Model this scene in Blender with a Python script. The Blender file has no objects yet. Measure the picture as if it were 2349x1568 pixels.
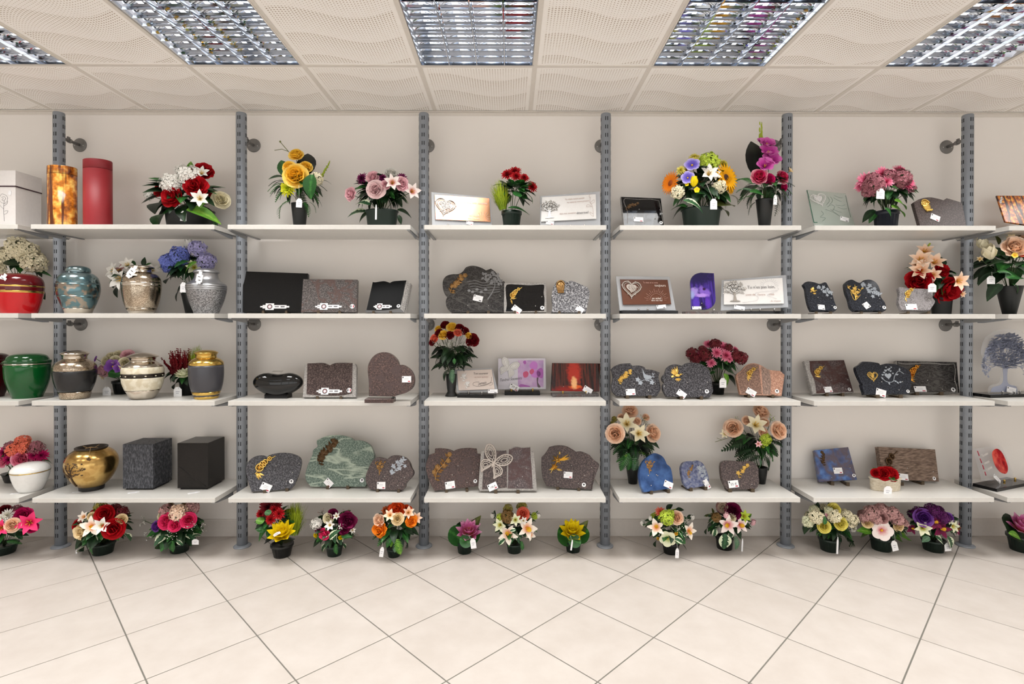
import bpy, bmesh, math, random
from mathutils import Vector, Matrix
PI = math.pi
sc = bpy.context.scene
COL = sc.collection

# ---------------------------------------------------------------- camera
F_PX, CXP, CYP = 1219.45, 1174.5, 748.7
YAW, PITCH, ROLL = 0.00421, -0.00618, 0.00081
CAM = Vector((0.0, -3.370, 1.348))
CEIL = 2.680
def _axes():
    cy, sy, cp, sp = math.cos(YAW), math.sin(YAW), math.cos(PITCH), math.sin(PITCH)
    fwd = Vector((sy*cp, cy*cp, sp)); right = Vector((cy, -sy, 0)); up = right.cross(fwd)
    c, s = math.cos(ROLL), math.sin(ROLL)
    return right*c + up*s, up*c - right*s, fwd
RT, UP, FW = _axes()
cam = bpy.data.cameras.new('camera')
cam.sensor_width = 36.0; cam.sensor_fit = 'HORIZONTAL'
cam.lens = 36.0*F_PX/2349.0
cam.shift_y = (CYP-784.0)/2349.0
cam.clip_start = 0.02
cam_o = bpy.data.objects.new('camera', cam); COL.objects.link(cam_o)
m = Matrix((RT, UP, -FW)).transposed().to_4x4(); m.translation = CAM
cam_o.matrix_world = m
sc.camera = cam_o
sc.cycles.max_bounces = 8; sc.cycles.glossy_bounces = 3; sc.cycles.diffuse_bounces = 4; sc.cycles.caustics_reflective = False; sc.cycles.caustics_refractive = False

# ---------------------------------------------------------------- world, lights, exposure
sc.view_settings.view_transform = 'Standard'
sc.view_settings.look = 'None'
sc.view_settings.gamma = 1.0
sc.view_settings.use_curve_mapping = False
sc.view_settings.exposure = 0.0
w = bpy.data.worlds.new('overcast_day'); sc.world = w; w.use_nodes = True
w.node_tree.nodes['Background'].inputs[0].default_value = (1.0, 0.985, 0.96, 1)
w.node_tree.nodes['Background'].inputs[1].default_value = 1.75
TX0, TS = 0.12915, 0.6                    # ceiling grid
LAMP_POWER = 10.0
LAMP_SPREAD = 116.0
LAMP_ROWS = [-0.9, -2.7, -4.5]      # centre Y of the recessed lamp rows
LAMP_COLS = [TX0 + TS*(k+0.5) for k in (-7, -5, -3, -1, 1, 3, 5)]
def ceiling_light_lamp(x, y):
    l = bpy.data.lights.new('louvre_lamp', 'AREA'); l.shape = 'SQUARE'; l.size = 0.54
    l.energy = LAMP_POWER; l.color = (1.0, 0.985, 0.96); l.spread = math.radians(LAMP_SPREAD)
    o = bpy.data.objects.new('louvre_lamp', l); COL.objects.link(o); o.location = (x, y, CEIL-0.006)
for ly in LAMP_ROWS:
    for lx in LAMP_COLS: ceiling_light_lamp(lx, ly)

# ---------------------------------------------------------------- pixel to world
def ray(px, py): return (RT*((px-CXP)/F_PX) + UP*(-(py-CYP)/F_PX) + FW)
def at_y(px, py, Y):
    d = ray(px, py); return CAM + d*((Y-CAM.y)/d.y)
def at_z(px, py, Z):
    d = ray(px, py); return CAM + d*((Z-CAM.z)/d.z)
def mpp(Y): return (Y-CAM.y)/F_PX        # metres per pixel on the plane at Y
SHELF_Z = {1: 1.898, 2: 1.402, 3: 0.912, 4: 0.368, 0: 0.0}

# ---------------------------------------------------------------- materials
MATS = {}
def _nt(name):
    mt = bpy.data.materials.new(name); mt.use_nodes = True
    nt = mt.node_tree; b = nt.nodes['Principled BSDF']
    return mt, nt, b
def srgb(c):
    f = lambda v: v/12.92 if v <= 0.04045 else ((v+0.055)/1.055)**2.4
    return tuple(f(x/255.0) for x in c) + (1,)
def N(nt, t, **kw):
    n = nt.nodes.new(t)
    for k, v in kw.items():
        if k == 'op': n.operation = v
        else: setattr(n, k, v)
    return n
def L(nt, a, b): nt.links.new(a, b)
def ramp(nt, fac, stops, interp='LINEAR'):
    r = N(nt, 'ShaderNodeValToRGB'); r.color_ramp.interpolation = interp
    el = r.color_ramp.elements
    while len(el) > 1: el.remove(el[0])
    el[0].position = stops[0][0]; el[0].color = stops[0][1]
    for p, c in stops[1:]:
        e = el.new(p); e.color = c
    L(nt, fac, r.inputs[0]); return r.outputs[0]
def math_n(nt, op, a, b=None, c=None):
    n = N(nt, 'ShaderNodeMath', op=op)
    for i, v in enumerate((a, b, c)):
        if v is None: continue
        if isinstance(v, (int, float)): n.inputs[i].default_value = v
        else: L(nt, v, n.inputs[i])
    return n.outputs[0]
def flat(name, c, rough=0.5, metal=0.0, spec=0.5, **kw):
    if name in MATS: return MATS[name]
    mt, nt, b = _nt(name)
    b.inputs['Base Color'].default_value = srgb(c); b.inputs['Roughness'].default_value = rough
    b.inputs['Metallic'].default_value = metal; b.inputs['Specular IOR Level'].default_value = spec
    for k, v in kw.items():
        b.inputs[k.replace('_', ' ')].default_value = v
    # fine tonal grain so that no surface is one dead tone
    tc = N(nt, 'ShaderNodeTexCoord'); no = N(nt, 'ShaderNodeTexNoise'); no.inputs['Scale'].default_value = 60
    L(nt, tc.outputs['Object'], no.inputs['Vector'])
    k = tuple(min(1, v*1.02) for v in srgb(c)[:3])+(1,); d = tuple(v*0.98 for v in srgb(c)[:3])+(1,)
    L(nt, ramp(nt, no.outputs['Fac'], [(0.3, d), (0.7, k)]), b.inputs['Base Color'])
    MATS[name] = mt; return mt
def granite(name, stops, scale=90, rough=0.22, vein=None, bump=0.0, stretch=(1, 1, 1), spec=0.3):
    """stops: list of (pos, rgb) over a fine noise; vein: (rgb, scale, width, stretch)"""
    if name in MATS: return MATS[name]
    mt, nt, b = _nt(name)
    tc = N(nt, 'ShaderNodeTexCoord'); mp = N(nt, 'ShaderNodeMapping'); mp.inputs['Scale'].default_value = stretch
    L(nt, tc.outputs['Object'], mp.inputs['Vector'])
    no = N(nt, 'ShaderNodeTexNoise'); no.inputs['Scale'].default_value = scale; no.inputs['Detail'].default_value = 3
    no.inputs['Roughness'].default_value = 0.65; L(nt, mp.outputs[0], no.inputs['Vector'])
    vo = N(nt, 'ShaderNodeTexVoronoi'); vo.inputs['Scale'].default_value = scale*1.6; L(nt, mp.outputs[0], vo.inputs['Vector'])
    fac = math_n(nt, 'ADD', math_n(nt, 'MULTIPLY', no.outputs['Fac'], 0.75), math_n(nt, 'MULTIPLY', vo.outputs['Distance'], 0.32))
    col = ramp(nt, fac, [(p, srgb(c)) for p, c in stops])
    if vein:
        vc, vs, vw, vst = vein
        m2 = N(nt, 'ShaderNodeMapping'); m2.inputs['Scale'].default_value = vst; m2.inputs['Rotation'].default_value = (0, 0, 0.25)
        L(nt, tc.outputs['Object'], m2.inputs['Vector'])
        n2 = N(nt, 'ShaderNodeTexNoise'); n2.inputs['Scale'].default_value = vs; n2.inputs['Detail'].default_value = 3
        n2.inputs['Distortion'].default_value = 0.6
        L(nt, m2.outputs[0], n2.inputs['Vector'])
        f2 = math_n(nt, 'SUBTRACT', 1.0, math_n(nt, 'MULTIPLY', math_n(nt, 'ABSOLUTE', math_n(nt, 'SUBTRACT', n2.outputs['Fac'], 0.5)), 1.0/vw))
        f2 = math_n(nt, 'MAXIMUM', f2, 0.0)
        mx = N(nt, 'ShaderNodeMixRGB'); L(nt, f2, mx.inputs[0]); L(nt, col, mx.inputs[1]); mx.inputs[2].default_value = srgb(vc)
        col = mx.outputs[0]
    L(nt, col, b.inputs['Base Color']); b.inputs['Roughness'].default_value = rough; b.inputs['Specular IOR Level'].default_value = spec
    if bump:
        bp = N(nt, 'ShaderNodeBump'); bp.inputs['Strength'].default_value = bump; bp.inputs['Distance'].default_value = 0.002
        L(nt, fac, bp.inputs['Height']); L(nt, bp.outputs[0], b.inputs['Normal'])
    MATS[name] = mt; return mt
def petal_mat(name, inner, outer, rough=0.62, edge=None):
    """artificial petals: one colour at the heart of the flower, another at the tips (object space)"""
    if name in MATS: return MATS[name]
    mt, nt, b = _nt(name)
    tc = N(nt, 'ShaderNodeTexCoord'); ln = N(nt, 'ShaderNodeVectorMath', op='LENGTH'); L(nt, tc.outputs['Object'], ln.inputs[0])
    no = N(nt, 'ShaderNodeTexNoise'); no.inputs['Scale'].default_value = 5; L(nt, tc.outputs['Object'], no.inputs['Vector'])
    f = math_n(nt, 'ADD', ln.outputs['Value'], math_n(nt, 'MULTIPLY', math_n(nt, 'SUBTRACT', no.outputs['Fac'], 0.5), 0.35))
    st = [(0.05, srgb(inner)), (0.6, srgb(outer))]
    if edge: st.append((1.0, srgb(edge)))
    L(nt, ramp(nt, f, st), b.inputs['Base Color'])
    b.inputs['Roughness'].default_value = rough; b.inputs['Specular IOR Level'].default_value = 0.25
    b.inputs['Subsurface Weight'].default_value = 0.0
    MATS[name] = mt; return mt
def leaf_mat(name, c1, c2, rough=0.42, edge=None):
    if name in MATS: return MATS[name]
    mt, nt, b = _nt(name)
    tc = N(nt, 'ShaderNodeTexCoord'); sx = N(nt, 'ShaderNodeSeparateXYZ'); L(nt, tc.outputs['Object'], sx.inputs[0])
    no = N(nt, 'ShaderNodeTexNoise'); no.inputs['Scale'].default_value = 7; L(nt, tc.outputs['Object'], no.inputs['Vector'])
    f = math_n(nt, 'MULTIPLY', math_n(nt, 'ABSOLUTE', sx.outputs['Y']), 5.0)
    f = math_n(nt, 'ADD', f, math_n(nt, 'MULTIPLY', math_n(nt, 'SUBTRACT', no.outputs['Fac'], 0.5), 1.2))
    st = [(0.0, srgb(c2)), (0.45, srgb(c1))]
    if edge: st += [(0.72, srgb(c1)), (0.8, srgb(edge))]
    L(nt, ramp(nt, f, st), b.inputs['Base Color'])
    b.inputs['Roughness'].default_value = rough; b.inputs['Specular IOR Level'].default_value = 0.35
    MATS[name] = mt; return mt

# ---------------------------------------------------------------- mesh building
class MB:
    def __init__(s): s.v = []; s.f = []; s.mi = []; s.sm = []
    def add(s, vs, fs, M=None, mi=0, smooth=False):
        o = len(s.v)
        s.v += [tuple(M @ Vector(p)) for p in vs] if M is not None else [tuple(p) for p in vs]
        s.f += [tuple(i+o for i in f) for f in fs]; s.mi += [mi]*len(fs); s.sm += [smooth]*len(fs)
        return s
    def box(s, a, b, M=None, mi=0):
        (x0, y0, z0), (x1, y1, z1) = a, b
        vs = [(x0,y0,z0),(x1,y0,z0),(x1,y1,z0),(x0,y1,z0),(x0,y0,z1),(x1,y0,z1),(x1,y1,z1),(x0,y1,z1)]
        return s.add(vs, [(0,3,2,1),(4,5,6,7),(0,1,5,4),(1,2,6,5),(2,3,7,6),(3,0,4,7)], M, mi)
    def prism(s, poly, z0, z1, M=None, mi=0, bev=0.0, smooth=False):
        """poly counter-clockwise in xy, extruded z0..z1; bev chamfers the z1 rim"""
        if sum(a[0]*b[1]-b[0]*a[1] for a, b in zip(poly, poly[1:]+poly[:1])) < 0: poly = poly[::-1]
        n = len(poly)
        if bev:
            ins = inset(poly, bev)
            vs = [(x, y, z0) for x, y in poly]+[(x, y, z1-bev) for x, y in poly]+[(x, y, z1) for x, y in ins]
            s.add(vs, [tuple(range(n-1, -1, -1)), tuple(range(2*n, 3*n))], M, mi)
            s.add(vs, [], M); o = len(s.v)-3*n
            for k in (0, n):
                for i in range(n):
                    j = (i+1) % n; s.f.append((o+k+i, o+k+j, o+k+n+j, o+k+n+i)); s.mi.append(mi); s.sm.append(False)
            return s
        vs = [(x, y, z0) for x, y in poly]+[(x, y, z1) for x, y in poly]
        fs = [tuple(range(n-1, -1, -1)), tuple(range(n, 2*n))]+[(i, (i+1) % n, n+(i+1) % n, n+i) for i in range(n)]
        return s.add(vs, fs, M, mi)
    def lathe(s, prof, n=28, sx=1.0, sy=1.0, M=None, mi=0, cap=True, smooth=True):
        """prof: [(r,z)...] bottom to top"""
        vs, fs = [], []
        for r, z in prof:
            for i in range(n):
                a = 2*PI*i/n; vs.append((r*sx*math.cos(a), r*sy*math.sin(a), z))
        for k in range(len(prof)-1):
            for i in range(n):
                j = (i+1) % n; fs.append((k*n+i, k*n+j, (k+1)*n+j, (k+1)*n+i))
        s.add(vs, fs, M, mi, smooth)
        if cap:
            o = len(s.v)-len(vs)
            s.f += [tuple(o+i for i in range(n-1, -1, -1)), tuple(o+(len(prof)-1)*n+i for i in range(n))]
            s.mi += [mi, mi]; s.sm += [False, False]
        return s
    def tube(s, pts, r, n=6, M=None, mi=0, r1=None, closed=False, squash=None):
        pts = [Vector(p) for p in pts]; vs, fs = [], []; m_ = len(pts)
        for k, p in enumerate(pts):
            a = pts[(k-1) % m_] if (k or closed) else p; b = pts[(k+1) % m_] if (k < m_-1 or closed) else p
            t = (b-a); t = t.normalized() if t.length > 1e-9 else Vector((0, 0, 1))
            x = t.orthogonal().normalized() if abs(t.z) > 0.95 else t.cross(Vector((0, 0, 1))).normalized()
            y = t.cross(x)
            rr = r if r1 is None else r+(r1-r)*k/max(1, m_-1)
            for i in range(n):
                q = 2*PI*i/n; vs.append(p+x*(rr*math.cos(q))+y*(rr*math.sin(q)))
        K = m_ if closed else m_-1
        for k in range(K):
            for i in range(n):
                j = (i+1) % n; k2 = (k+1) % m_; fs.append((k*n+i, k2*n+i, k2*n+j, k*n+j))
        if not closed: fs += [tuple(range(n)), tuple((m_-1)*n+i for i in range(n-1, -1, -1))]
        return s.add(vs, fs, M, mi, True)
    def ball(s, c, r, n=8, k=5, M=None, mi=0, sc3=(1, 1, 1)):
        pr = [(math.sin(PI*i/k), -math.cos(PI*i/k)) for i in range(k+1)]
        pr[0] = (0.02, -1); pr[-1] = (0.02, 1)
        T = Matrix.Translation(c) @ Matrix.Diagonal((r*sc3[0], r*sc3[1], r*sc3[2], 1))
        return s.lathe(pr, n, M=(M @ T) if M is not None else T, mi=mi)
    def mesh(s, name, mats):
        me = bpy.data.meshes.new(name); me.from_pydata(s.v, [], s.f)
        for mt in (mats if isinstance(mats, (list, tuple)) else [mats]): me.materials.append(mt)
        me.polygons.foreach_set('material_index', s.mi); me.polygons.foreach_set('use_smooth', s.sm)
        me.update(); return me
    def build(s, name, mats, parent=None, M=None, **props):
        return obj(name, s.mesh(name, mats), parent, M, **props)
def inset(poly, d):
    out = []; n = len(poly)
    for i in range(n):
        a, p, b = Vector(poly[i-1]), Vector(poly[i]), Vector(poly[(i+1) % n])
        e1 = (p-a); e2 = (b-p)
        if e1.length < 1e-9 or e2.length < 1e-9: out.append(tuple(p)); continue
        e1.normalize(); e2.normalize()
        n1 = Vector((-e1.y, e1.x)); n2 = Vector((-e2.y, e2.x)); k = 1+n1.dot(n2)
        out.append(tuple(p+(n1+n2)*(d/max(k, 0.4))))
    return out
def obj(name, me, parent=None, M=None, **props):
    o = bpy.data.objects.new(name, me); COL.objects.link(o)
    if parent: o.parent = parent
    if M is not None: o.matrix_local = M
    for k, v in props.items(): o[k] = v
    return o
def thing(name, label, cat, loc=(0, 0, 0), rz=0.0, group=None):
    o = bpy.data.objects.new(name, None); COL.objects.link(o); o.empty_display_size = 0.05
    o.location = loc; o.rotation_euler = (0, 0, rz); o['label'] = label; o['category'] = cat
    if group: o['group'] = group
    return o
def structure(o, label=None, cat=None):
    o['kind'] = 'structure'
    if label: o['label'] = label
    if cat: o['category'] = cat
    return o
def copy_tree(o, parent=None):
    c = o.copy(); COL.objects.link(c); c.parent = parent
    for ch in [q for q in bpy.data.objects if q.parent == o]: copy_tree(ch, c)
    return c
def curve(pts, n=6):
    """closed Catmull-Rom through pts; (x, y, 1) marks a sharp corner"""
    out = []; m_ = len(pts); cor = [len(p) > 2 and p[2] for p in pts]; P = [Vector(p[:2]) for p in pts]
    for i in range(m_):
        j = (i+1) % m_; p1, p2 = P[i], P[j]
        if cor[i] and cor[j]: out.append(tuple(p1)); continue
        p0 = p1 if cor[i] else P[i-1]; p3 = p2 if cor[j] else P[(j+1) % m_]
        for k in range(n):
            t = k/n
            q = 0.5*((2*p1)+(p2-p0)*t+(2*p0-5*p1+4*p2-p3)*t*t+(3*p1-p0-3*p2+p3)*t**3)
            out.append(tuple(q))
    return out
def spline(pts, n=6):
    """open Catmull-Rom through 2-D or 3-D points"""
    P = [Vector(p) for p in pts]; out = []
    for i in range(len(P)-1):
        p0 = P[max(0, i-1)]; p1, p2 = P[i], P[i+1]; p3 = P[min(len(P)-1, i+2)]
        for k in range(n):
            t = k/n
            out.append(0.5*((2*p1)+(p2-p0)*t+(2*p0-5*p1+4*p2-p3)*t*t+(3*p1-p0-3*p2+p3)*t**3))
    return out+[P[-1]]

# ================================================================ THE SHOP
# ---- surfaces
def wall_mat():
    mt, nt, b = _nt('wall_paint')
    tc = N(nt, 'ShaderNodeTexCoord'); no = N(nt, 'ShaderNodeTexNoise'); no.inputs['Scale'].default_value = 1.3; no.inputs['Detail'].default_value = 4
    L(nt, tc.outputs['Object'], no.inputs['Vector'])
    L(nt, ramp(nt, no.outputs['Fac'], [(0.3, srgb((238, 233, 228))), (0.7, srgb((242, 238, 233)))]), b.inputs['Base Color'])
    n2 = N(nt, 'ShaderNodeTexNoise'); n2.inputs['Scale'].default_value = 220; L(nt, tc.outputs['Object'], n2.inputs['Vector'])
    bp = N(nt, 'ShaderNodeBump'); bp.inputs['Strength'].default_value = 0.05; L(nt, n2.outputs['Fac'], bp.inputs['Height']); L(nt, bp.outputs[0], b.inputs['Normal'])
    b.inputs['Roughness'].default_value = 0.7; b.inputs['Specular IOR Level'].default_value = 0.2
    return mt
WALL = wall_mat()
def floor_mat():
    mt, nt, b = _nt('floor_tile')
    tc = N(nt, 'ShaderNodeTexCoord'); ge = N(nt, 'ShaderNodeNewGeometry')
    oi = N(nt, 'ShaderNodeObjectInfo')
    no = N(nt, 'ShaderNodeTexNoise'); no.inputs['Scale'].default_value = 7; no.inputs['Detail'].default_value = 5; no.inputs['Roughness'].default_value = 0.6
    L(nt, ge.outputs['Position'], no.inputs['Vector'])
    f = math_n(nt, 'ADD', no.outputs['Fac'], math_n(nt, 'MULTIPLY', math_n(nt, 'SUBTRACT', oi.outputs['Random'], 0.5), 0.18))
    L(nt, ramp(nt, f, [(0.3, srgb((192, 184, 177))), (0.72, srgb((202, 195, 189)))]), b.inputs['Base Color'])
    b.inputs['Roughness'].default_value = 0.42; b.inputs['Specular IOR Level'].default_value = 0.4
    return mt
FLOORM = floor_mat()
GROUT = flat('grout', (112, 110, 103), 0.9)
def tile_mat():
    """mineral ceiling tile, white with wavy rows of pin holes"""
    mt, nt, b = _nt('ceiling_tile')
    tc = N(nt, 'ShaderNodeTexCoord'); sp = N(nt, 'ShaderNodeSeparateXYZ'); L(nt, tc.outputs['Object'], sp.inputs[0])
    X, Y = sp.outputs['X'], sp.outputs['Y']
    wv = math_n(nt, 'MULTIPLY', math_n(nt, 'SINE', math_n(nt, 'ADD', math_n(nt, 'MULTIPLY', X, 10.5), 0.6)), 0.045)
    yy = math_n(nt, 'ADD', Y, wv)
    S = 1/0.0142
    cx = math_n(nt, 'SUBTRACT', math_n(nt, 'FRACT', math_n(nt, 'MULTIPLY', X, S)), 0.5)
    cy = math_n(nt, 'SUBTRACT', math_n(nt, 'FRACT', math_n(nt, 'MULTIPLY', yy, S)), 0.5)
    d = math_n(nt, 'SQRT', math_n(nt, 'ADD', math_n(nt, 'MULTIPLY', cx, cx), math_n(nt, 'MULTIPLY', cy, cy)))
    size = math_n(nt, 'MULTIPLY_ADD', math_n(nt, 'FRACT', math_n(nt, 'ADD', math_n(nt, 'MULTIPLY', yy, 1/0.2), 0.12)), 0.20, 0.10)
    # plain margin round each tile
    mar = math_n(nt, 'LESS_THAN', math_n(nt, 'MAXIMUM', math_n(nt, 'ABSOLUTE', X), math_n(nt, 'ABSOLUTE', Y)), 0.272)
    hole = math_n(nt, 'MULTIPLY', math_n(nt, 'LESS_THAN', d, size), mar)
    sepz = math_n(nt, 'LESS_THAN', sp.outputs['Z'], 0.0005)
    hole = math_n(nt, 'MULTIPLY', hole, sepz)
    no = N(nt, 'ShaderNodeTexNoise'); no.inputs['Scale'].default_value = 25; L(nt, tc.outputs['Object'], no.inputs['Vector'])
    base = ramp(nt, no.outputs['Fac'], [(0.3, srgb((248, 244, 239))), (0.7, srgb((250, 247, 243)))])
    mx = N(nt, 'ShaderNodeMixRGB'); L(nt, hole, mx.inputs[0]); L(nt, base, mx.inputs[1]); mx.inputs[2].default_value = srgb((186, 172, 158))
    L(nt, mx.outputs[0], b.inputs['Base Color'])
    bp = N(nt, 'ShaderNodeBump'); bp.inputs['Strength'].default_value = 0.4; bp.inputs['Distance'].default_value = 0.002; bp.invert = True
    L(nt, hole, bp.inputs['Height']); L(nt, bp.outputs[0], b.inputs['Normal'])
    b.inputs['Roughness'].default_value = 0.85; b.inputs['Specular IOR Level'].default_value = 0.15
    return mt
TILEM = tile_mat()
CREAM = flat('cream_enamel', (222, 216, 208), 0.45)
XL, XR, YB = -5.27, 5.53, -7.2             # side walls and shop front

# ---- floor: laid diagonally, every tile a piece
FT, FA = 0.40278, -0.01111
FO = Vector((-1.65259, 2.86726+CAM.y))
FAv = Vector((math.cos(-PI/4+FA), math.sin(-PI/4+FA)))*FT; FBv = Vector((math.cos(PI/4+FA), math.sin(PI/4+FA)))*FT
fl = MB().box((XL, YB, -0.12), (XR, 0.0, -0.0022)).build('floor', GROUT)
structure(fl, 'beige square floor tiles laid diagonally with grey joints', 'floor')
def clip(poly, n, c):
    out = []
    for i in range(len(poly)):
        a, b = poly[i-1], poly[i]; da = a.dot(n)-c; db = b.dot(n)-c
        if (da < 0) != (db < 0): out.append(a+(b-a)*(da/(da-db)))
        if db < 0: out.append(b)
    return out
h = FT/2-0.0027
ea, eb = FAv.normalized(), FBv.normalized()
full = MB().prism([tuple(ea*x+eb*y) for x, y in ((-h, -h), (h, -h), (h, h), (-h, h))], -0.01, 0.0, bev=0.0006).mesh('floor_tile', FLOORM)
rest = MB()
for i in range(-30, 40):
    for j in range(-30, 40):
        c = FO + FAv*(i+0.5) + FBv*(j+0.5)
        if not (XL-0.3 < c.x < XR+0.3 and YB-0.3 < c.y < 0.3): continue
        sq = [c+ea*x+eb*y for x, y in ((-h, -h), (h, -h), (h, h), (-h, h))]
        cut = sq
        for n_, k_ in ((Vector((0, 1)), -0.001), (Vector((1, 0)), XR), (Vector((-1, 0)), -XL), (Vector((0, -1)), -YB)):
            if cut: cut = clip(cut, n_, k_)
        if len(cut) < 3: continue
        near = c.y > -2.45 and abs(c.x) < 4.3
        if near and len(cut) == 4 and all((a-b).length < 1e-6 for a, b in zip(cut, sq)):
            obj('floor_tile', full, fl, Matrix.Translation((c.x, c.y, 0)))
        elif near:
            MB().prism([tuple(q-c) for q in cut], -0.01, 0.0).build('floor_tile', FLOORM, fl, Matrix.Translation((c.x, c.y, 0)))
        else:
            rest.prism([tuple(q) for q in cut], -0.01, 0.0)
rest.build('floor_tiles_beyond', FLOORM, fl, kind='stuff')

# ---- walls
structure(MB().box((XL-0.1, 0.0, 0.0), (XR+0.1, 0.12, CEIL+0.15)).build('wall_back', WALL), 'plain off-white wall behind the display shelves', 'wall')
structure(MB().box((XL-0.12, YB, 0.0), (XL, 0.0, CEIL+0.15)).build('wall_left', WALL), 'off-white side wall at the urn end', 'wall')
structure(MB().box((XR, YB, 0.0), (XR+0.12, 0.0, CEIL+0.15)).build('wall_right', WALL), 'off-white side wall at the plaque end', 'wall')
structure(MB().prism([(0, 0), (-0.009, 0), (-0.009, 0.100), (-0.006, 0.107), (0, 0.107)], XL, XR,
          Matrix(((0, 0, 1, 0), (1, 0, 0, 0), (0, 1, 0, 0), (0, 0, 0, 1)))).build('baseboard_back', flat('skirting', (216, 210, 204), 0.5)), 'off-white skirting board below the shelves', 'skirting board')
structure(MB().box((XL, -0.022, CEIL-0.004), (XR, 0, CEIL)).box((XL, -0.003, CEIL-0.022), (XR, 0, CEIL)).build('trim_1', CREAM), 'cream edge trim where ceiling meets wall', 'trim')
# shop front: unseen frames behind the camera, left without panes to admit fill light
FRAME = flat('front_frame', (190, 190, 190), 0.4)
nwin = 5
for k in range(nwin):
    x0 = XL+(XR-XL)*k/nwin; x1 = XL+(XR-XL)*(k+1)/nwin
    fr = MB()
    fr.box((x0, YB-0.06, 0), (x0+0.05, YB, CEIL)).box((x1-0.05, YB-0.06, 0), (x1, YB, CEIL)).box((x0, YB-0.06, 0), (x1, YB, 0.12)).box((x0, YB-0.06, CEIL-0.1), (x1, YB, CEIL))
    o = fr.build('open_frame_%d' % (k+1), FRAME)
    structure(o, 'unseen grey shop front frame left open without panes, bay %s' % ('one two three four five'.split()[k]), 'open_frame')

# ---- ceiling: slab, grid bars, tiles
ce = MB().box((XL, YB, CEIL+0.10), (XR, 0, CEIL+0.15)).build('ceiling', CREAM)
structure(ce, 'suspended ceiling of perforated cream tiles in a metal grid', 'ceiling')
k0, k1 = -9, 9
bar = MB().box((-0.012, YB, 0), (0.012, 0, 0.004)).box((-0.0015, YB, 0.004), (0.0015, 0, 0.03)).mesh('grid_bar', CREAM)
for k in range(k0, k1+1):
    obj('grid_bar', bar, ce, Matrix.Translation((TX0+TS*k, 0, CEIL)))
bar2 = MB().box((XL, -0.012, 0), (XR, 0.012, 0.004)).mesh('grid_bar', CREAM)
for r in range(1, 12):
    obj('grid_bar', bar2, ce, Matrix.Translation((0, -TS*r, CEIL+0.0004)))
tile = MB().prism([(-0.294, -0.294), (0.294, -0.294), (0.294, 0.294), (-0.294, 0.294)], -0.012, 0.0, bev=0.002).mesh('ceiling_tile', TILEM)
flip = Matrix.Diagonal((1, -1, -1, 1))
lamp_cells = {(round((x-TX0)/TS-0.5), round(-y/TS-0.5)) for x in LAMP_COLS for y in LAMP_ROWS}
for k in range(k0, k1):
    for r in range(0, 12):
        if (k, r) in lamp_cells: continue
        obj('ceiling_tile', tile, ce, Matrix.Translation((TX0+TS*(k+0.5), -TS*(r+0.5), CEIL+0.003)) @ flip)

# ---- recessed louvre lights
ALU = flat('louvre_aluminium', (226, 232, 242), 0.07, metal=1.0)
ALU2 = flat('reflector_aluminium', (214, 220, 230), 0.2, metal=1.0)
mt, nt, b = _nt('lamp_tube'); b.inputs['Emission Color'].default_value = (0.9, 0.95, 1, 1); b.inputs['Emission Strength'].default_value = 4.0; TUBE = mt
DARKGAP = flat('dark_gap', (70, 62, 54), 0.6)
g = 0.285
def lmesh():
    fr = MB()
    for a, b_ in (((-0.3, -0.3), (0.3, -g)), ((-0.3, g), (0.3, 0.3)), ((-0.3, -g), (-g, g)), ((g, -g), (0.3, g))):
        fr.box((a[0]+0.004, a[1]+0.004, -0.003), (b_[0]-0.004, b_[1]-0.004, 0.0))
    hs = MB().box((-g, -g, 0.085), (g, g, 0.095)).box((-g-.002, -g, 0), (-g, g, 0.09)).box((g, -g, 0), (g+.002, g, 0.09)).box((-g, -g-.002, 0), (g, -g, 0.09)).box((-g, g, 0), (g, g+.002, 0.09))
    XY = Matrix(((1, 0, 0, 0), (0, 0, 1, 0), (0, 1, 0, 0), (0, 0, 0, 1))); YZ = Matrix(((0, 0, 1, 0), (1, 0, 0, 0), (0, 1, 0, 0), (0, 0, 0, 1)))
    # ridge between two lamp troughs: thin below, wide above
    lg = MB().prism([(0.0022, 0), (0.006, 0.014), (0.012, 0.026), (-0.012, 0.026), (-0.006, 0.014), (-0.0022, 0)], -g, g, XY)
    # cross lamella: thin bright lower edge, wider above
    tr = MB().prism([(0.0016, 0), (0.0034, 0.012), (0.0062, 0.022), (-0.0062, 0.022), (-0.0034, 0.012), (-0.0016, 0)], -g, g, YZ)
    sd = MB().prism([(g-0.001, 0), (g-0.007, 0.014), (g-0.016, 0.03), (g-0.001, 0.03)], -g, g, XY)
    # trough of the mirror reflector: arched across, faceted cell by cell along its length
    vs, fs = [], []; nx, ny = 10, 54; wx = 2*g/4
    for jy in range(ny+1):
        y = -g+2*g*jy/ny; c_ = ((y+g)/(2*g)*9) % 1.0
        for ix in range(nx+1):
            t = ix/nx-0.5; vs.append((t*wx, y, 0.024+0.030*(1-(2*t)**2)+0.006*math.sin(PI*c_)))
    for jy in range(ny):
        for ix in range(nx): q = jy*(nx+1)+ix; fs.append((q, q+nx+1, q+nx+2, q+1))
    tf = MB().add(vs, fs, smooth=True)
    tu = MB().tube([(0, -g+0.02, 0.040), (0, g-0.02, 0.040)], 0.008, 10)
    return fr.mesh('frame', CREAM), hs.mesh('housing', ALU2), lg.mesh('ridge_reflector', ALU), tr.mesh('lamella', ALU), sd.mesh('side_reflector', ALU), tu.mesh('tube', TUBE), tf.mesh('trough_reflector', ALU)
LM = lmesh()
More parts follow.
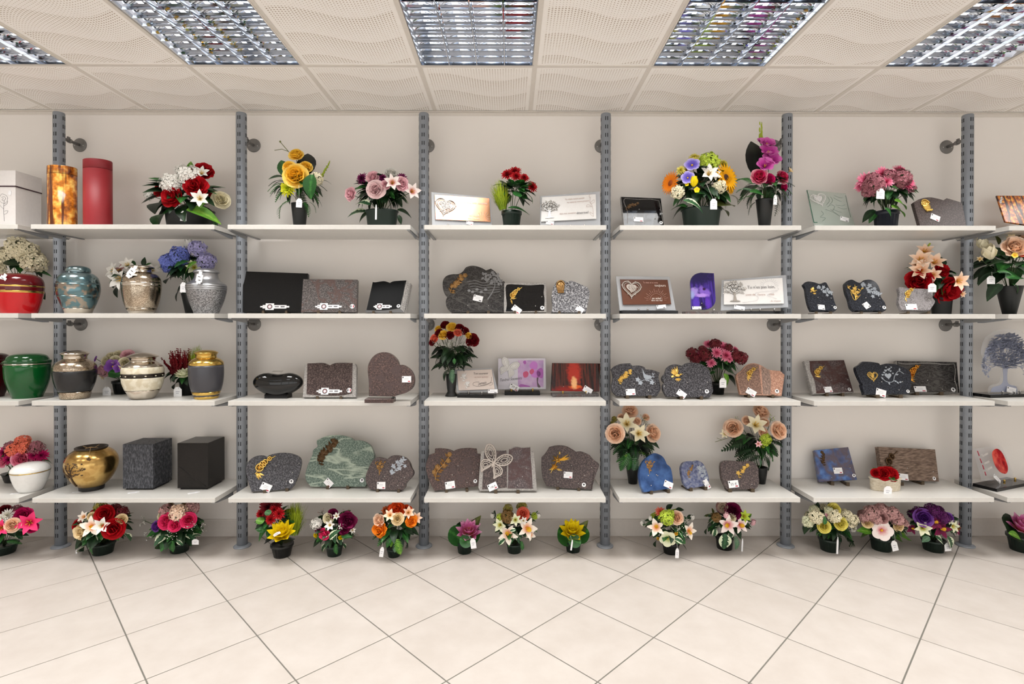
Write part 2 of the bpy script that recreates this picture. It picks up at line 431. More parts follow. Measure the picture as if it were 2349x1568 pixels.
def ceiling_light(x, y, label):
    t = thing('ceiling_light', label, 'ceiling light', (x, y, CEIL), 0, 'recessed louvre lights')
    obj('frame', LM[0], t); obj('housing', LM[1], t)
    for i in range(3): obj('ridge_reflector', LM[2], t, Matrix.Translation((2*g*((i+1)/4-0.5), 0, 0.001)))
    for i in range(9): obj('lamella', LM[3], t, Matrix.Translation((0, -g+2*g*(i+0.5)/9+0.0, 0.002)))
    obj('side_reflector', LM[4], t); obj('side_reflector', LM[4], t, Matrix.Rotation(PI, 4, 'Z'))
    for i in range(4):
        M_ = Matrix.Translation((2*g*((i+0.5)/4-0.5), 0, 0)); obj('trough_reflector', LM[6], t, M_); obj('tube', LM[5], t, M_)
where = {-7: 'in the shelf row, beyond the urn end', -5: 'above the bay with the white box', -3: 'above the yellow rose cone', -1: 'above the geranium pot',
         1: 'above the sunflower arrangement', 3: 'above the pink hydrangea pot', 5: 'in the shelf row, beyond the plaque end'}
for ri, ly in enumerate(LAMP_ROWS):
    for k, lx in zip((-7, -5, -3, -1, 1, 3, 5), LAMP_COLS):
        if ri == 0: lab = 'recessed mirror louvre light '+where[k]
        else: lab = 'recessed mirror louvre light in a ceiling row out in the shop'
        ceiling_light(lx, ly, lab)

# ---- slotted posts
PX = [-3.807, -2.71015, -1.61658, -0.51856, 0.57867, 1.67577, 2.77138, 3.868]
PY, PTOP = -0.156, 2.612
GREY = flat('grey_post_enamel', (140, 146, 154), 0.38, metal=0.15)
GREY2 = flat('grey_tie_enamel', (126, 124, 122), 0.42, metal=0.2)
SLOT = flat('slot_dark', (28, 30, 36), 0.8)
tube_me = MB().lathe([(0.0302, 0.008), (0.0302, PTOP-0.008), (0.028, PTOP-0.002), (0.022, PTOP)], 28).mesh('tube', GREY)
sl = MB()
for kz in range(51):
    z = 0.075+0.05*kz
    if z > PTOP-0.03: break
    for ang in (0, PI/2, -PI/2):
        for s_ in (-1, 1):
            a = ang+s_*0.0060/0.0302
            M = Matrix.Rotation(a, 4, 'Z') @ Matrix.Translation((0, -0.0302, z))
            sl.box((-0.0024, -0.0004, -0.0115), (0.0024, 0.001, 0.0115), M)
slot_me = sl.mesh('slot_rows', SLOT)
flange_me = MB().lathe([(0.050, 0.0), (0.050, 0.004), (0.046, 0.008), (0.034, 0.012), (0.0302, 0.013)], 32).mesh('floor_flange', GREY)
tie = MB()
MR = Matrix.Rotation(PI/2, 4, 'X')
tie_arm = MB().tube([(0, 0.025, 0), (0, 0.150, 0)], 0.0085, 10).lathe([(0.014, -0.008), (0.014, 0.008)], 14, M=Matrix.Translation((0, 0.075, 0)) @ MR).box((-0.004, 0.06, 0.008), (0.004, 0.078, 0.022)).mesh('tie_arm', GREY2)
tie_disc = MB().lathe([(0.043, 0.0), (0.043, 0.003), (0.040, 0.006), (0.015, 0.008)], 30, M=Matrix.Translation((0, 0.156, 0)) @ MR).mesh('wall_plate', GREY2)
screw = MB()
for s_ in (-1, 1): screw.ball((0.026*s_, 0.1485, -0.004), 0.004, 8, 4)
screw_me = screw.mesh('screws', flat('screw_zinc', (200, 200, 198), 0.3, metal=0.8))
nm = ['beyond the white box', 'beside the orange forest urn', 'between the urns and the black slab', 'between the heart plaque and the rose bouquet',
      'between the red forest print and the bird plaque', 'beside the gladiolus cone', 'before the acrylic tree', 'beyond the acrylic tree']
for i, x in enumerate(PX):
    t = thing('shelf_post', 'round grey slotted steel post '+nm[i], 'post', (x, PY, 0), 0, 'slotted shelving posts')
    obj('tube', tube_me, t); s2 = obj('slot_rows', slot_me, t); s2['kind'] = 'stuff'; obj('floor_flange', flange_me, t)
    for z in (2.468, 1.342):
        a = obj('tie_arm', tie_arm, t, Matrix.Translation((0, 0, z)))
        p_ = obj('wall_plate', tie_disc, t, Matrix.Translation((0, 0, z))); obj('screws', screw_me, p_)

# ---- shelves
BOARD = flat('shelf_laminate', (210, 208, 203), 0.32)
STEEL = flat('bracket_steel', (150, 152, 154), 0.35, metal=0.5)
YF, YK, TH = -0.390, -0.030, 0.0255
row_n = {1: 'top', 2: 'second', 3: 'third', 4: 'lowest'}
bay_n = ['the white box bay', 'the urn bay', 'the black slab bay', 'the geranium bay', 'the sunflower arrangement bay', 'the glass plaque bay', 'the acrylic tree bay']
SW = 1.022
def ring(x0, x1, y0, y1, r):
    return [(x0+r, y0), (x1-r, y0), (x1, y0+r), (x1, y1), (x0, y1), (x0, y0+r)]
bd = MB().prism(ring(-SW/2, SW/2, YF, YK, 0.003), -TH, 0, bev=0.001).mesh('board', BOARD)
br = MB().prism([(0.030, -0.006), (0.030, -0.05), (0.07, -0.05), (0.20, -0.036), (0.225, -0.030), (0.225, -0.0275), (0.03, -0.0275)], -0.002, 0.002,
    Matrix(((0, 0, 1, 0), (-1, 0, 0, 0), (0, 1, 0, 0), (0, 0, 0, 1)))).box((-0.002, -0.23, -0.031), (0.016, 0.12, -0.0262)).mesh('bracket', STEEL)
brm = MB().prism([(0.030, -0.006), (0.030, -0.05), (0.07, -0.05), (0.20, -0.036), (0.225, -0.030), (0.225, -0.0275), (0.03, -0.0275)], -0.002, 0.002,
    Matrix(((0, 0, 1, 0), (-1, 0, 0, 0), (0, 1, 0, 0), (0, 0, 0, 1)))).box((-0.016, -0.23, -0.031), (0.002, 0.12, -0.0262)).mesh('bracket', STEEL)
for b_i in range(7):
    cx = (PX[b_i]+PX[b_i+1])/2
    for r in (1, 2, 3, 4):
        t = thing('wall_shelf', 'white laminate shelf board, %s of four in %s' % (row_n[r], bay_n[b_i]), 'shelf', (cx, 0, SHELF_Z[r]), 0, 'white shelves between the posts')
        obj('board', bd, t)
        obj('bracket', br, t, Matrix.Translation((-SW/2+0.004, PY, 0))); obj('bracket', brm, t, Matrix.Translation((SW/2-0.004, PY, 0)))

# ================================================================ GOODS: helpers
ORG = {}
for r_, y0_ in ((1, 250), (2, 530), (3, 720), (4, 920), (0, 1130)):
    for l_, x0_, w_ in (('A', 0, 560), ('B', 540, 460), ('C', 960, 460), ('D', 1380, 460), ('E', 1800, 549)):
        ORG[(r_, l_)] = (x0_, y0_, (2327 if (r_ == 1 and l_ in 'BCD') else 2349)/w_)
GOLD = flat('gold_metal', (236, 198, 108), 0.3, metal=0.85)
BRONZE = flat('bronze_metal', (176, 138, 88), 0.36, metal=0.85)
DBRONZE = flat('dark_bronze_metal', (104, 80, 56), 0.42, metal=0.8)
SILVER = flat('silver_metal', (205, 203, 200), 0.2, metal=1.0)
WHITEM = flat('white_lacquer', (228, 226, 224), 0.35)
LACE = flat('pale_metal_lace', (196, 186, 178), 0.4, metal=0.2)
ETCH = flat('engraved_white', (170, 178, 188), 0.85)
ETCHG = flat('engraved_grey', (138, 138, 140), 0.85)
CARD = flat('price_card', (240, 240, 242), 0.55)
INK = flat('ink', (48, 46, 50), 0.7)
REDINK = flat('red_ink', (176, 44, 66), 0.6)
WOODF = flat('easel_wood', (78, 64, 46), 0.6)
BLACKG = granite('black_polished_granite', [(0.3, (10, 10, 11)), (0.6, (18, 18, 19)), (0.8, (30, 30, 31))], 160, 0.04)
BLACKM = granite('black_honed_granite', [(0.3, (15, 15, 16)), (0.6, (22, 22, 22)), (0.8, (30, 29, 29))], 200, 0.35, spec=0.22)
DGREY = granite('dark_grey_granite', [(0.3, (20, 19, 22)), (0.48, (44, 43, 47)), (0.66, (100, 99, 104))], 130, 0.25)
DGREYV = granite('dark_clouded_granite', [(0.28, (28, 27, 28)), (0.5, (48, 46, 46)), (0.72, (78, 76, 75))], 120, 0.2, vein=((84, 82, 80), 12, 0.05, (1, 2.2, 1)))
BLUEDARK = granite('dark_blue_granite', [(0.3, (14, 15, 20)), (0.5, (30, 33, 40)), (0.7, (66, 71, 82))], 170, 0.12)
BROWN = granite('brown_granite', [(0.3, (30, 24, 24)), (0.5, (62, 51, 50)), (0.68, (108, 92, 88))], 130, 0.2)
BROWNP = granite('brown_polished_granite', [(0.28, (46, 39, 38)), (0.5, (70, 60, 58)), (0.7, (100, 88, 85))], 150, 0.3, spec=0.3)
BLACKS = granite('black_satin_granite', [(0.3, (9, 9, 10)), (0.6, (14, 14, 15)), (0.8, (20, 20, 21))], 160, 0.3, spec=0.06)
REDBR = granite('red_brown_granite', [(0.3, (30, 23, 22)), (0.5, (64, 49, 46)), (0.68, (108, 84, 78))], 130, 0.22, vein=((78, 62, 60), 8, 0.04, (1, 1.5, 1)))
MAUVE = granite('mauve_granite', [(0.3, (44, 38, 40)), (0.5, (76, 65, 66)), (0.68, (116, 102, 102))], 130, 0.18, vein=((76, 52, 50), 6, 0.07, (1, 1, 1)))
GREYSP = granite('grey_speckled_granite', [(0.28, (46, 45, 46)), (0.5, (82, 78, 78)), (0.7, (124, 118, 116))], 130, 0.14, vein=((96, 78, 75), 7, 0.04, (1, 1, 1)))
LGREY = granite('light_grey_granite', [(0.3, (70, 68, 70)), (0.5, (120, 116, 118)), (0.72, (172, 168, 168))], 160, 0.1, vein=((150, 146, 148), 10, 0.06, (1.5, 1, 1)))
SALT = granite('salt_and_pepper_granite', [(0.36, (36, 36, 40)), (0.5, (92, 92, 97)), (0.62, (164, 164, 168)), (0.76, (214, 214, 216))], 110, 0.3)
GREEN = granite('green_veined_granite', [(0.3, (46, 62, 55)), (0.5, (88, 106, 95)), (0.7, (138, 152, 140))], 120, 0.25, vein=((168, 180, 164), 3.2, 0.03, (0.7, 2.6, 1)))
EDGE = granite('sawn_granite_edge', [(0.3, (120, 118, 116)), (0.5, (150, 147, 144)), (0.7, (182, 178, 174))], 140, 0.7, bump=0.3)
WOODG = granite('brown_banded_granite', [(0.3, (62, 50, 42)), (0.5, (108, 90, 78)), (0.7, (146, 126, 112))], 60, 0.45, stretch=(0.35, 2.4, 1))
SALMON = granite('salmon_granite', [(0.28, (120, 84, 70)), (0.5, (176, 132, 112)), (0.7, (206, 164, 142))], 110, 0.3)
SALMON2 = granite('salmon_grey_granite', [(0.28, (70, 58, 54)), (0.5, (130, 110, 100)), (0.7, (180, 150, 136))], 110, 0.3, stretch=(2.4, 0.6, 1))
BLUE = granite('blue_granite', [(0.3, (44, 50, 74)), (0.5, (70, 94, 146)), (0.68, (96, 132, 192))], 14, 0.12, vein=((98, 88, 96), 9, 0.12, (1, 1, 1)))
BLUEP = granite('blue_polished_granite', [(0.3, (20, 30, 56)), (0.5, (46, 74, 122)), (0.7, (74, 108, 162))], 10, 0.07)
def clear(name, c, alpha, rough=0.05):
    if name in MATS: return MATS[name]
    mt, nt, b = _nt(name); b.inputs['Base Color'].default_value = srgb(c); b.inputs['Roughness'].default_value = rough
    b.inputs['Alpha'].default_value = alpha; MATS[name] = mt; return mt
GLASS = clear('pale_green_glass', (176, 196, 184), 0.30)
FROST = clear('frosted_acrylic', (200, 204, 210), 0.55, 0.35)
ACRYL = clear('clear_acrylic', (226, 228, 232), 0.16)
EMER = flat('emerald_glass_edge', (24, 104, 78), 0.1)

_TX = {}
def text_mesh(s, shear=0.0):
    """unit-size lettering: (verts, faces) with the origin at the start of the base line"""
    if (s, shear) in _TX: return _TX[(s, shear)]
    cu = bpy.data.curves.new('lettering', 'FONT'); cu.body = s; cu.size = 1.0; cu.shear = shear; cu.resolution_u = 3
    o = bpy.data.objects.new('lettering', cu); COL.objects.link(o)
    me = bpy.data.meshes.new_from_object(o.evaluated_get(bpy.context.evaluated_depsgraph_get()))
    r = ([tuple(v.co) for v in me.vertices], [tuple(p.vertices) for p in me.polygons])
    bpy.data.objects.remove(o); bpy.data.curves.remove(cu); bpy.data.meshes.remove(me)
    _TX[(s, shear)] = r; return r

def rect(x0, y0, x1, y1): return [(x0, y0, 1), (x1, y0, 1), (x1, y1, 1), (x0, y1, 1)]
class Plaque:
    """a slab standing on a shelf, leaning back; outlines are read off the photograph and cast on the slab's own plane"""
    def __init__(s, name, label, cat, row, bay, x, y, Y=None, yaw=0, lean=18, lift=0.012, group=None):
        s.o = ORG[(row, bay)]; s.row = row; Z = SHELF_Z[row]
        px, py = s.px((x, y))
        b = at_z(px, py, Z+lift) if Y is None else at_y(px, py, Y)
        s.T = thing(name, label, cat, (b.x, b.y, Z), math.radians(yaw), group or 'memorial plaques on the shelves')
        a = math.radians(lean); s.lift = lift; s.lean = a
        s.ML = Matrix(((1, 0, 0, 0), (0, math.sin(a), -math.cos(a), 0), (0, math.cos(a), math.sin(a), lift), (0, 0, 0, 1)))
        W = Matrix.Translation((b.x, b.y, Z)) @ Matrix.Rotation(math.radians(yaw), 4, 'Z')
        s.W = W; Q = W @ s.ML; s.O = Q.translation; s.u, s.v, s.n = (Q.col[i].to_3d() for i in range(3))
        s.k = (s.O-CAM).dot(FW)/F_PX/s.o[2]          # metres per zoomed pixel
        s.ybase = y
    def px(s, p): return (s.o[0]+p[0]/s.o[2], s.o[1]+p[1]/s.o[2])
    def uv(s, p, w=0.0):
        d = ray(*s.px(p)); O = s.O+s.n*w; t = (O-CAM).dot(s.n)/d.dot(s.n); q = CAM+d*t-O
        return (q.dot(s.u), max(0.0, q.dot(s.v)) if p[1] < s.ybase-3 else max(0.0, min(q.dot(s.v), 0.0)))
    def uvf(s, p, w=0.0):
        d = ray(*s.px(p)); O = s.O+s.n*w; t = (O-CAM).dot(s.n)/d.dot(s.n); q = CAM+d*t-O
        return Vector((q.dot(s.u), q.dot(s.v)))
    def slab(s, pts, th, mat, name='slab', bev=0.0015, n=6, w=0.0, sub=None, edge=None):
        poly = [s.uv(p, w) for p in curve(pts, n)]
        out = []
        for p in poly:
            if not out or (Vector(p)-Vector(out[-1])).length > 5e-4: out.append(p)
        mb = MB().prism(out, w-th, w, bev=bev)
        if edge is not None: mb.mi = [1 if len(f) == 4 and i > 1 else 0 for i, f in enumerate(mb.f)]
        return mb.build(name, [mat, edge] if edge is not None else mat, sub or s.T, None if sub else s.ML)
    def relief(s, pts, h, mat, name, n=5, w=0.0, sub=None, bev=0.0):
        poly = [tuple(s.uvf(p, w)) for p in curve(pts, n)]
        return MB().prism(poly, w, w+h, bev=bev).build(name, mat, sub or s.T, None if sub else s.ML)
    def lines(s, paths, r, mat, name, w=0.0, n=4, closed=False, sub=None):
        mb = MB()
        for p in paths:
            q = [s.uvf(a, w) for a in p]
            mb.tube([(a.x, a.y, w+r*0.3) for a in (spline(q, n) if len(q) > 2 else q)], r, 4, closed=closed)
        return mb.build(name, mat, sub or s.T, None if sub else s.ML)
    def orn(s, fn, x, y, size, mat, name, rot=0, w=0.0, flat_h=1.0, mir=1, **kw):
        c = s.uvf((x, y), w); mb = MB(); fn(mb, random.Random(int(x*7+y)), **kw); S = size*s.k
        M = Matrix.Translation((c.x, c.y, w)) @ Matrix.Rotation(math.radians(rot), 4, 'Z') @ Matrix.Diagonal((S*mir, S, S*flat_h, 1))
        return mb.build(name, mat, s.T, s.ML @ M)
    def tag(s, x, y, w=105, h=68, rot=0, off=0.002, txt=None, red=True):
        c = s.uvf((x, y), off); W, H = w*s.k/2, h*s.k/2
        M = s.ML @ Matrix.Translation((c.x, c.y, off)) @ Matrix.Rotation(math.radians(rot), 4, 'Z')
        t = MB().box((-W, -H, 0), (W, H, 0.0007)).build('price_tag', CARD, s.T, M)
        MB().box((-W*.88, H*.35, 0.0007), (-W*.66, H*.82, 0.0009)).build('tag_logo', INK, t)
        MB().box((W*.3, -H*.8, 0.0007), (W*.8, -H*.5, 0.0009)).build('tag_mark', REDINK if red else INK, t)
        if txt:
            v, f = text_mesh(txt); wd = max(p[0] for p in v); S = 1.25*W/wd
            MB().add([(p[0]*S-W*.6, p[1]*S-H*.35, 0.001) for p in v], f).build('tag_price', INK, t)
        else:
            mb = MB()
            for i in range(2): mb.box((-W*.5, H*(.25-.4*i), 0.0007), (W*.45, H*(.33-.4*i), 0.00085))
            mb.build('tag_print', flat('grey_print', (176, 176, 184), 0.7), t)
        return t
    def studs(s, pts, mat=None, r=0.0032):
        me = MB().ball((0, 0, 0.002), r, 8, 5, sc3=(1, 1, 0.8)).mesh('stud', mat or SILVER)
        for p in pts:
            c = s.uvf(p); obj('stud', me, s.T, s.ML @ Matrix.Translation((c.x, c.y, 0)))
    def sticker(s, x, y, r=21, w=0.0, tri=False):
        c = s.uvf((x, y), w); R = r*s.k; M = s.ML @ Matrix.Translation((c.x, c.y, w))
        t = MB().lathe([(R, 0), (R, 0.0006)], 20).build('round_sticker', CARD, s.T, M)
        if tri:
            MB().box((-R*.75, -R*.5, 0.0006), (-R*.3, R*.5, 0.0008)).build('sticker_print', INK, t)
            MB().box((R*.3, -R*.5, 0.0006), (R*.75, R*.5, 0.0008)).build('sticker_print', REDINK, t)
        else:
            MB().ball((0, R*.2, 0.0006), R*.5, 8, 4, sc3=(1, .8, .05)).box((-R*.1, -R*.7, 0.0006), (R*.1, R*.1, 0.0008)).build('sticker_print', INK, t)
    def easel(s, xs, w=0.014, d=0.055, mat=None, lip=0.008):
        for x in xs:
            c = s.uvf((x, s.ybase))
            MB().prism([(-0.010, 0), (d, 0), (d, 0.006), (0.004, s.lift), (-0.004, s.lift), (-0.004, s.lift+lip), (-0.010, s.lift+lip)], -w/2, w/2,
                       Matrix(((0, 0, 1, c.x), (1, 0, 0, 0), (0, 1, 0, 0), (0, 0, 0, 1)))).build('easel_foot', mat or WOODF, s.T)
    def base(s, x0, x1, h, d, mat, name='base', front=0.03):
        """block on the shelf under the plate, x0..x1 in picture pixels at the foot of the plate"""
        a, b_ = s.uvf((x0, s.ybase)).x, s.uvf((x1, s.ybase)).x
        return MB().prism([(a, -front), (b_, -front), (b_, d-front), (a, d-front)], 0, h, bev=0.0015).build(name, mat, s.T)
    def pins(s, xs, h=0.016, y=-0.006, mat=None):
        for x in xs:
            a = s.uvf((x, s.ybase)).x
            MB().lathe([(0.0045, 0), (0.0045, h), (0.003, h+0.002)], 10, M=Matrix.Translation((a, y, s.lift*0.6))).ball((a, y, s.lift*0.6+h), 0.006, 10, 5).build('holding_pin', mat or SILVER, s.T)
    def text(s, t, x, y, h, mat, name='lettering', shear=0.0, rot=0, w=0.0003, sx=1.0, width=None):
        c = s.uvf((x, y), w); v, f = text_mesh(t, shear); S = h*s.k/0.72
        if width: sx = width*s.k/(max(p[0] for p in v)*S)
        M = s.ML @ Matrix.Translation((c.x, c.y, w)) @ Matrix.Rotation(math.radians(rot), 4, 'Z')
        return MB().add([(p[0]*S*sx, p[1]*S, 0.0002) for p in v], f).build(name, mat, s.T, M)

# ---------------------------------------------------------------- cast ornaments, drawn in a unit square
def leaf2(mb, x, y, a, l, wd, h=0.1, z=0.0):
    M = Matrix.Translation((x, y, z)) @ Matrix.Rotation(a, 4, 'Z')
    mb.add([(0, 0, 0), (0.45*l, wd, 0.02), (l, 0, 0.02), (0.45*l, -wd, 0.02), (0.45*l, 0, h)], [(0, 3, 4), (3, 2, 4), (2, 1, 4), (1, 0, 4)], M)
def rose3(mb, x, y, r, z=0.04):
    for q, (rr, zz) in enumerate(((0.85, 0), (0.5, 0.1), (0.2, 0.2))):
        mb.tube([(x+r*rr*math.cos(t*PI/4+q), y+r*rr*math.sin(t*PI/4+q), z+zz*r*2) for t in range(8)], r*0.24, 4, closed=True)
    for i in range(5): leaf2(mb, x, y, i*2*PI/5, r*1.35, r*0.4, 0.08)
def o_roses(mb, rng, n=5, bend=0.25, leaves=9):
    P = spline([(-0.45, -1.0), (-0.3-bend*.3, -0.4), (0.05, 0.2), (0.5, 0.95)], 6)
    mb.tube([(p.x, p.y, 0.06) for p in P], 0.035, 5)
    for i in range(leaves):
        p = P[int((len(P)-1)*(0.1+0.85*i/leaves))]; a = 1.05+(1.1 if i % 2 else -1.1)+rng.uniform(-.2, .2)
        leaf2(mb, p.x, p.y, a, rng.uniform(.35, .5), .1, .12, .04)
    for i in range(n):
        t = 0.35+0.65*i/max(1, n-1); p = P[int((len(P)-1)*t)]
        rose3(mb, p.x+rng.uniform(-.22, .22), p.y+rng.uniform(-.1, .1), rng.uniform(.15, .24))
def o_orchid(mb, rng, n=3):
    P = spline([(-0.8, -0.9), (-0.4, -0.4), (0.2, 0.2), (1.0, 0.75)], 6)
    mb.tube([(p.x, p.y, 0.06) for p in P], 0.04, 5)
    for i in range(4): leaf2(mb, -0.75+rng.uniform(-.1, .1), -0.8, rng.uniform(-.3, 1.2)+i*.3-1.2, .8, .12, .1)
    for i in range(n):
        p = P[int((len(P)-1)*(0.35+.6*i/n))]; r = 0.36-.06*i
        mb.tube([(p.x+r*math.cos(t*PI/5), p.y+.1+r*math.sin(t*PI/5), 0.12) for t in range(10)], 0.07, 4, closed=True)
        for j in range(5): leaf2(mb, p.x, p.y+.1, j*2*PI/5+.4, r, r*.34, .2, .03)
        mb.ball((p.x, p.y+.1, .14), .09, 6, 4)
def o_leaves(mb, rng, n=16, spread=1.0):
    for s_ in (-1, 0, 1):
        P = spline([(0, -1.0), (0.12*s_, -0.3), (0.45*s_*spread, 0.3), (0.6*s_*spread, 0.95-.2*abs(s_))], 5)
        mb.tube([(p.x, p.y, .05) for p in P], .03, 4)
        for i in range(n//3):
            p = P[int((len(P)-1)*(.2+.8*i/(n//3)))]
            leaf2(mb, p.x, p.y, PI/2+(0.9 if i % 2 else -0.9)+rng.uniform(-.2, .2), .38, .09, .1, .04)
    rose3(mb, 0, .45, .2); rose3(mb, .25, .05, .18); rose3(mb, -.25, .1, .18)
def o_bird(mb, rng, wing=1.0):
    mb.ball((0.05, -0.35, .1), .2, 10, 6, sc3=(2.0, 1, .7)); mb.ball((0.5, -.2, .12), .14, 8, 5)
    leaf2(mb, .6, -.18, .1, .25, .04, .06, .1)
    for k, a in enumerate((1.6, 1.85, 2.1, 1.35)): leaf2(mb, 0.1-.08*k, -.25, a, 1.25*wing-.1*k, .16, .12, .08)
    for k, a in enumerate((2.3, 2.55, 2.75)): leaf2(mb, -0.05, -.28, a, 1.05*wing-.1*k, .14, .1, .06)
    for a in (3.2, 3.4, 3.6): leaf2(mb, -.3, -.4, a, .55, .08, .06, .05)
    for i in range(5): leaf2(mb, .1, -.7, -2.6+i*.55, .5, .1, .1)
def o_lily(mb, rng):
    P = spline([(-.7, -1), (-.35, -.35), (0, .15)], 5); mb.tube([(p.x, p.y, .05) for p in P], .04, 5)
    for cx, cy, r in ((-.15, .2, .55), (-.35, -.45, .38)):
        for i in range(6): leaf2(mb, cx, cy, i*PI/3+.3, r, .1, .2, .04)
        mb.ball((cx, cy, .12), .09, 6, 4)
    for a in (.35, .6, .2): leaf2(mb, 0, .1, a, 1.15, .09, .12, .03)
    mb.ball((.1, .8, .08), .08, 6, 5, sc3=(1, 2, 1))
    leaf2(mb, -.3, -.6, -.2, .7, .1, .1); leaf2(mb, -.4, -.6, 3.4, .5, .1, .1)
def o_face(mb, rng):
    mb.ball((0, .1, 0), .55, 14, 8, sc3=(.95, 1.45, .28)); mb.ball((.08, .2, .12), .3, 12, 8, sc3=(.8, 1.15, .5))
    mb.ball((.12, .18, .27), .06, 6, 5, sc3=(.8, 2, 1))
    for s_ in (-1, 1): mb.ball((.08+.13*s_, .3, .25), .04, 6, 4)
    mb.tube([(-.02, .0, .25), (.1, -.03, .27), (.2, .0, .25)], .03, 4)
    for i in range(7): mb.tube([(-.45+.04*i, .7-.1*i, .1), (-.5+.08*i, 0, .16), (-.3+.1*i, -.75, .12)], .06, 4)
    mb.tube([(.55*math.cos(t*PI/8+.3), .15+.8*math.sin(t*PI/8+.3), .08) for t in range(8)], .08, 5)
    for i in range(4): mb.ball((-.3+.2*i, -.62, .15), .14, 6, 4)
def _wing(pts, s_): return [(x*s_, y) for x, y in pts]
def o_butterfly(mb, rng, r=.045, solid=False):
    up = [(.05, .1), (.1, .5), (.35, .95), (.8, 1.2), (1.12, 1.1), (1.12, .7), (.9, .35), (.5, .12)]
    lo = [(.05, .04), (.5, .04), (.84, -.1), (.92, -.45), (.7, -.75), (.56, -1.0), (.45, -.75), (.2, -.38)]
    for s_ in (-1, 1):
        for w_ in (up, lo):
            W_ = curve(_wing(w_, s_), 5); cx = sum(p[0] for p in W_)/len(W_); cy = sum(p[1] for p in W_)/len(W_)
            mb.tube([(p[0], p[1], .06) for p in W_], r*1.3, 4, closed=True)
            for q in (.68, .36): mb.tube([(cx+(p[0]-cx)*q, cy+(p[1]-cy)*q, .06) for p in W_[::2]], r*.8, 4, closed=True)
            for p in W_[::3]: mb.tube([(cx+(p[0]-cx)*.66, cy+(p[1]-cy)*.66, .06), (p[0], p[1], .06)], r*.6, 4)
            if solid:
                mb.prism([(cx+(p[0]-cx)*.95, cy+(p[1]-cy)*.95) for p in W_], .02, .04)
        mb.tube([(0, .35, .1), (.1*s_, .65, .1), (.22*s_, .85, .1)], .018, 4)
    mb.ball((0, 0, .08), .09, 8, 6, sc3=(.8, 4.4, .8))
def heart_pts(n=36, sx=1.0, sy=1.0):
    out = []
    for i in range(n):
        t = 2*PI*i/n; out.append((sx*math.sin(t)**3, sy*(13*math.cos(t)-5*math.cos(2*t)-2*math.cos(3*t)-math.cos(4*t))/16))
    return out
def o_heart(mb, rng, fill=True):
    H = heart_pts(40); mb.tube([(x, y, .08) for x, y in H], .06, 4, closed=True)
    mb.tube([(x*.82, y*.8, .08) for x, y in H], .03, 4, closed=True)
    for i in range(13):
        t = rng.uniform(0, 2*PI); q = rng.uniform(.1, .6); x, y = q*math.sin(t)**3, q*(13*math.cos(t)-5*math.cos(2*t)-2*math.cos(3*t)-math.cos(4*t))/16
        r = rng.uniform(.1, .2); mb.tube([(x+r*math.cos(a*PI/4), y+r*math.sin(a*PI/4), .07) for a in range(7)], .045, 4)
        leaf2(mb, x, y, rng.uniform(0, 6), .35, .1, .08, .04)
    for i in range(0, 40, 5): leaf2(mb, H[i][0]*.95, H[i][1]*.95, math.atan2(H[i][1], H[i][0]), .2, .07, .06, .05)
    if fill: mb.prism([(x*.55, y*.55+.05) for x, y in H], .01, .04)
def o_tree(mb, rng, leaves=90, solid=False):
    mb.prism([(-.14, -1), (-.07, -.5), (-.12, -.15), (.12, -.15), (.08, -.5), (.16, -1)], 0, .08)
    mb.prism(curve([(-.45, -1.04), (-.1, -.94), (.15, -.95), (.45, -1.04)], 4), 0, .07)
    tips = []
    def br(x, y, a, l, d):
        x2, y2 = x+l*math.cos(a), y+l*math.sin(a); mb.tube([(x, y, .05), ((x+x2)/2+.03*rng.uniform(-1, 1), (y+y2)/2, .06), (x2, y2, .05)], .028*d+.012, 4, r1=.028*(d-1)+.014)
        tips.append((x2, y2, a))
        if d > 1:
            for s_ in (-.5, .05, .5): br(x2, y2, a+s_+rng.uniform(-.15, .15), l*.68, d-1)
    for a in (.75, 1.25, 1.75, 2.3): br(0, -.2, a, .48, 3)
    br(0, -.3, .3, .5, 2); br(0, -.3, 2.85, .5, 2)
    for i in range(leaves):
        x, y, a = rng.choice(tips); leaf2(mb, x+rng.uniform(-.07, .07), y+rng.uniform(-.07, .07), rng.uniform(0, 6.3), rng.uniform(.1, .2), .055, .05, .04)
def o_sprig(mb, rng, n=14):
    """flat engraved sprig of blossoms and leaves"""
    P = spline([(-.9, -.7), (-.3, -.3), (.3, .2), (.8, .8)], 6); mb.tube([(p.x, p.y, .01) for p in P], .03, 4)
    for i in range(n):
        p = P[int((len(P)-1)*i/n)]; leaf2(mb, p.x, p.y, .8+(1 if i % 2 else -1)*rng.uniform(.6, 1.2), rng.uniform(.3, .5), .1, .02)
    for cx, cy, r in ((-.5, .1, .3), (.15, -.25, .28), (.45, .5, .34), (-.05, .45, .25), (-.75, -.45, .22), (.75, -.1, .24)):
        for i in range(5): leaf2(mb, cx, cy, i*2*PI/5+cx, r, r*.33, .03)
        mb.tube([(cx+r*.25*math.cos(t), cy+r*.25*math.sin(t), .02) for t in (0, 1.05, 2.1, 3.14, 4.2, 5.2)], .03, 4, closed=True)
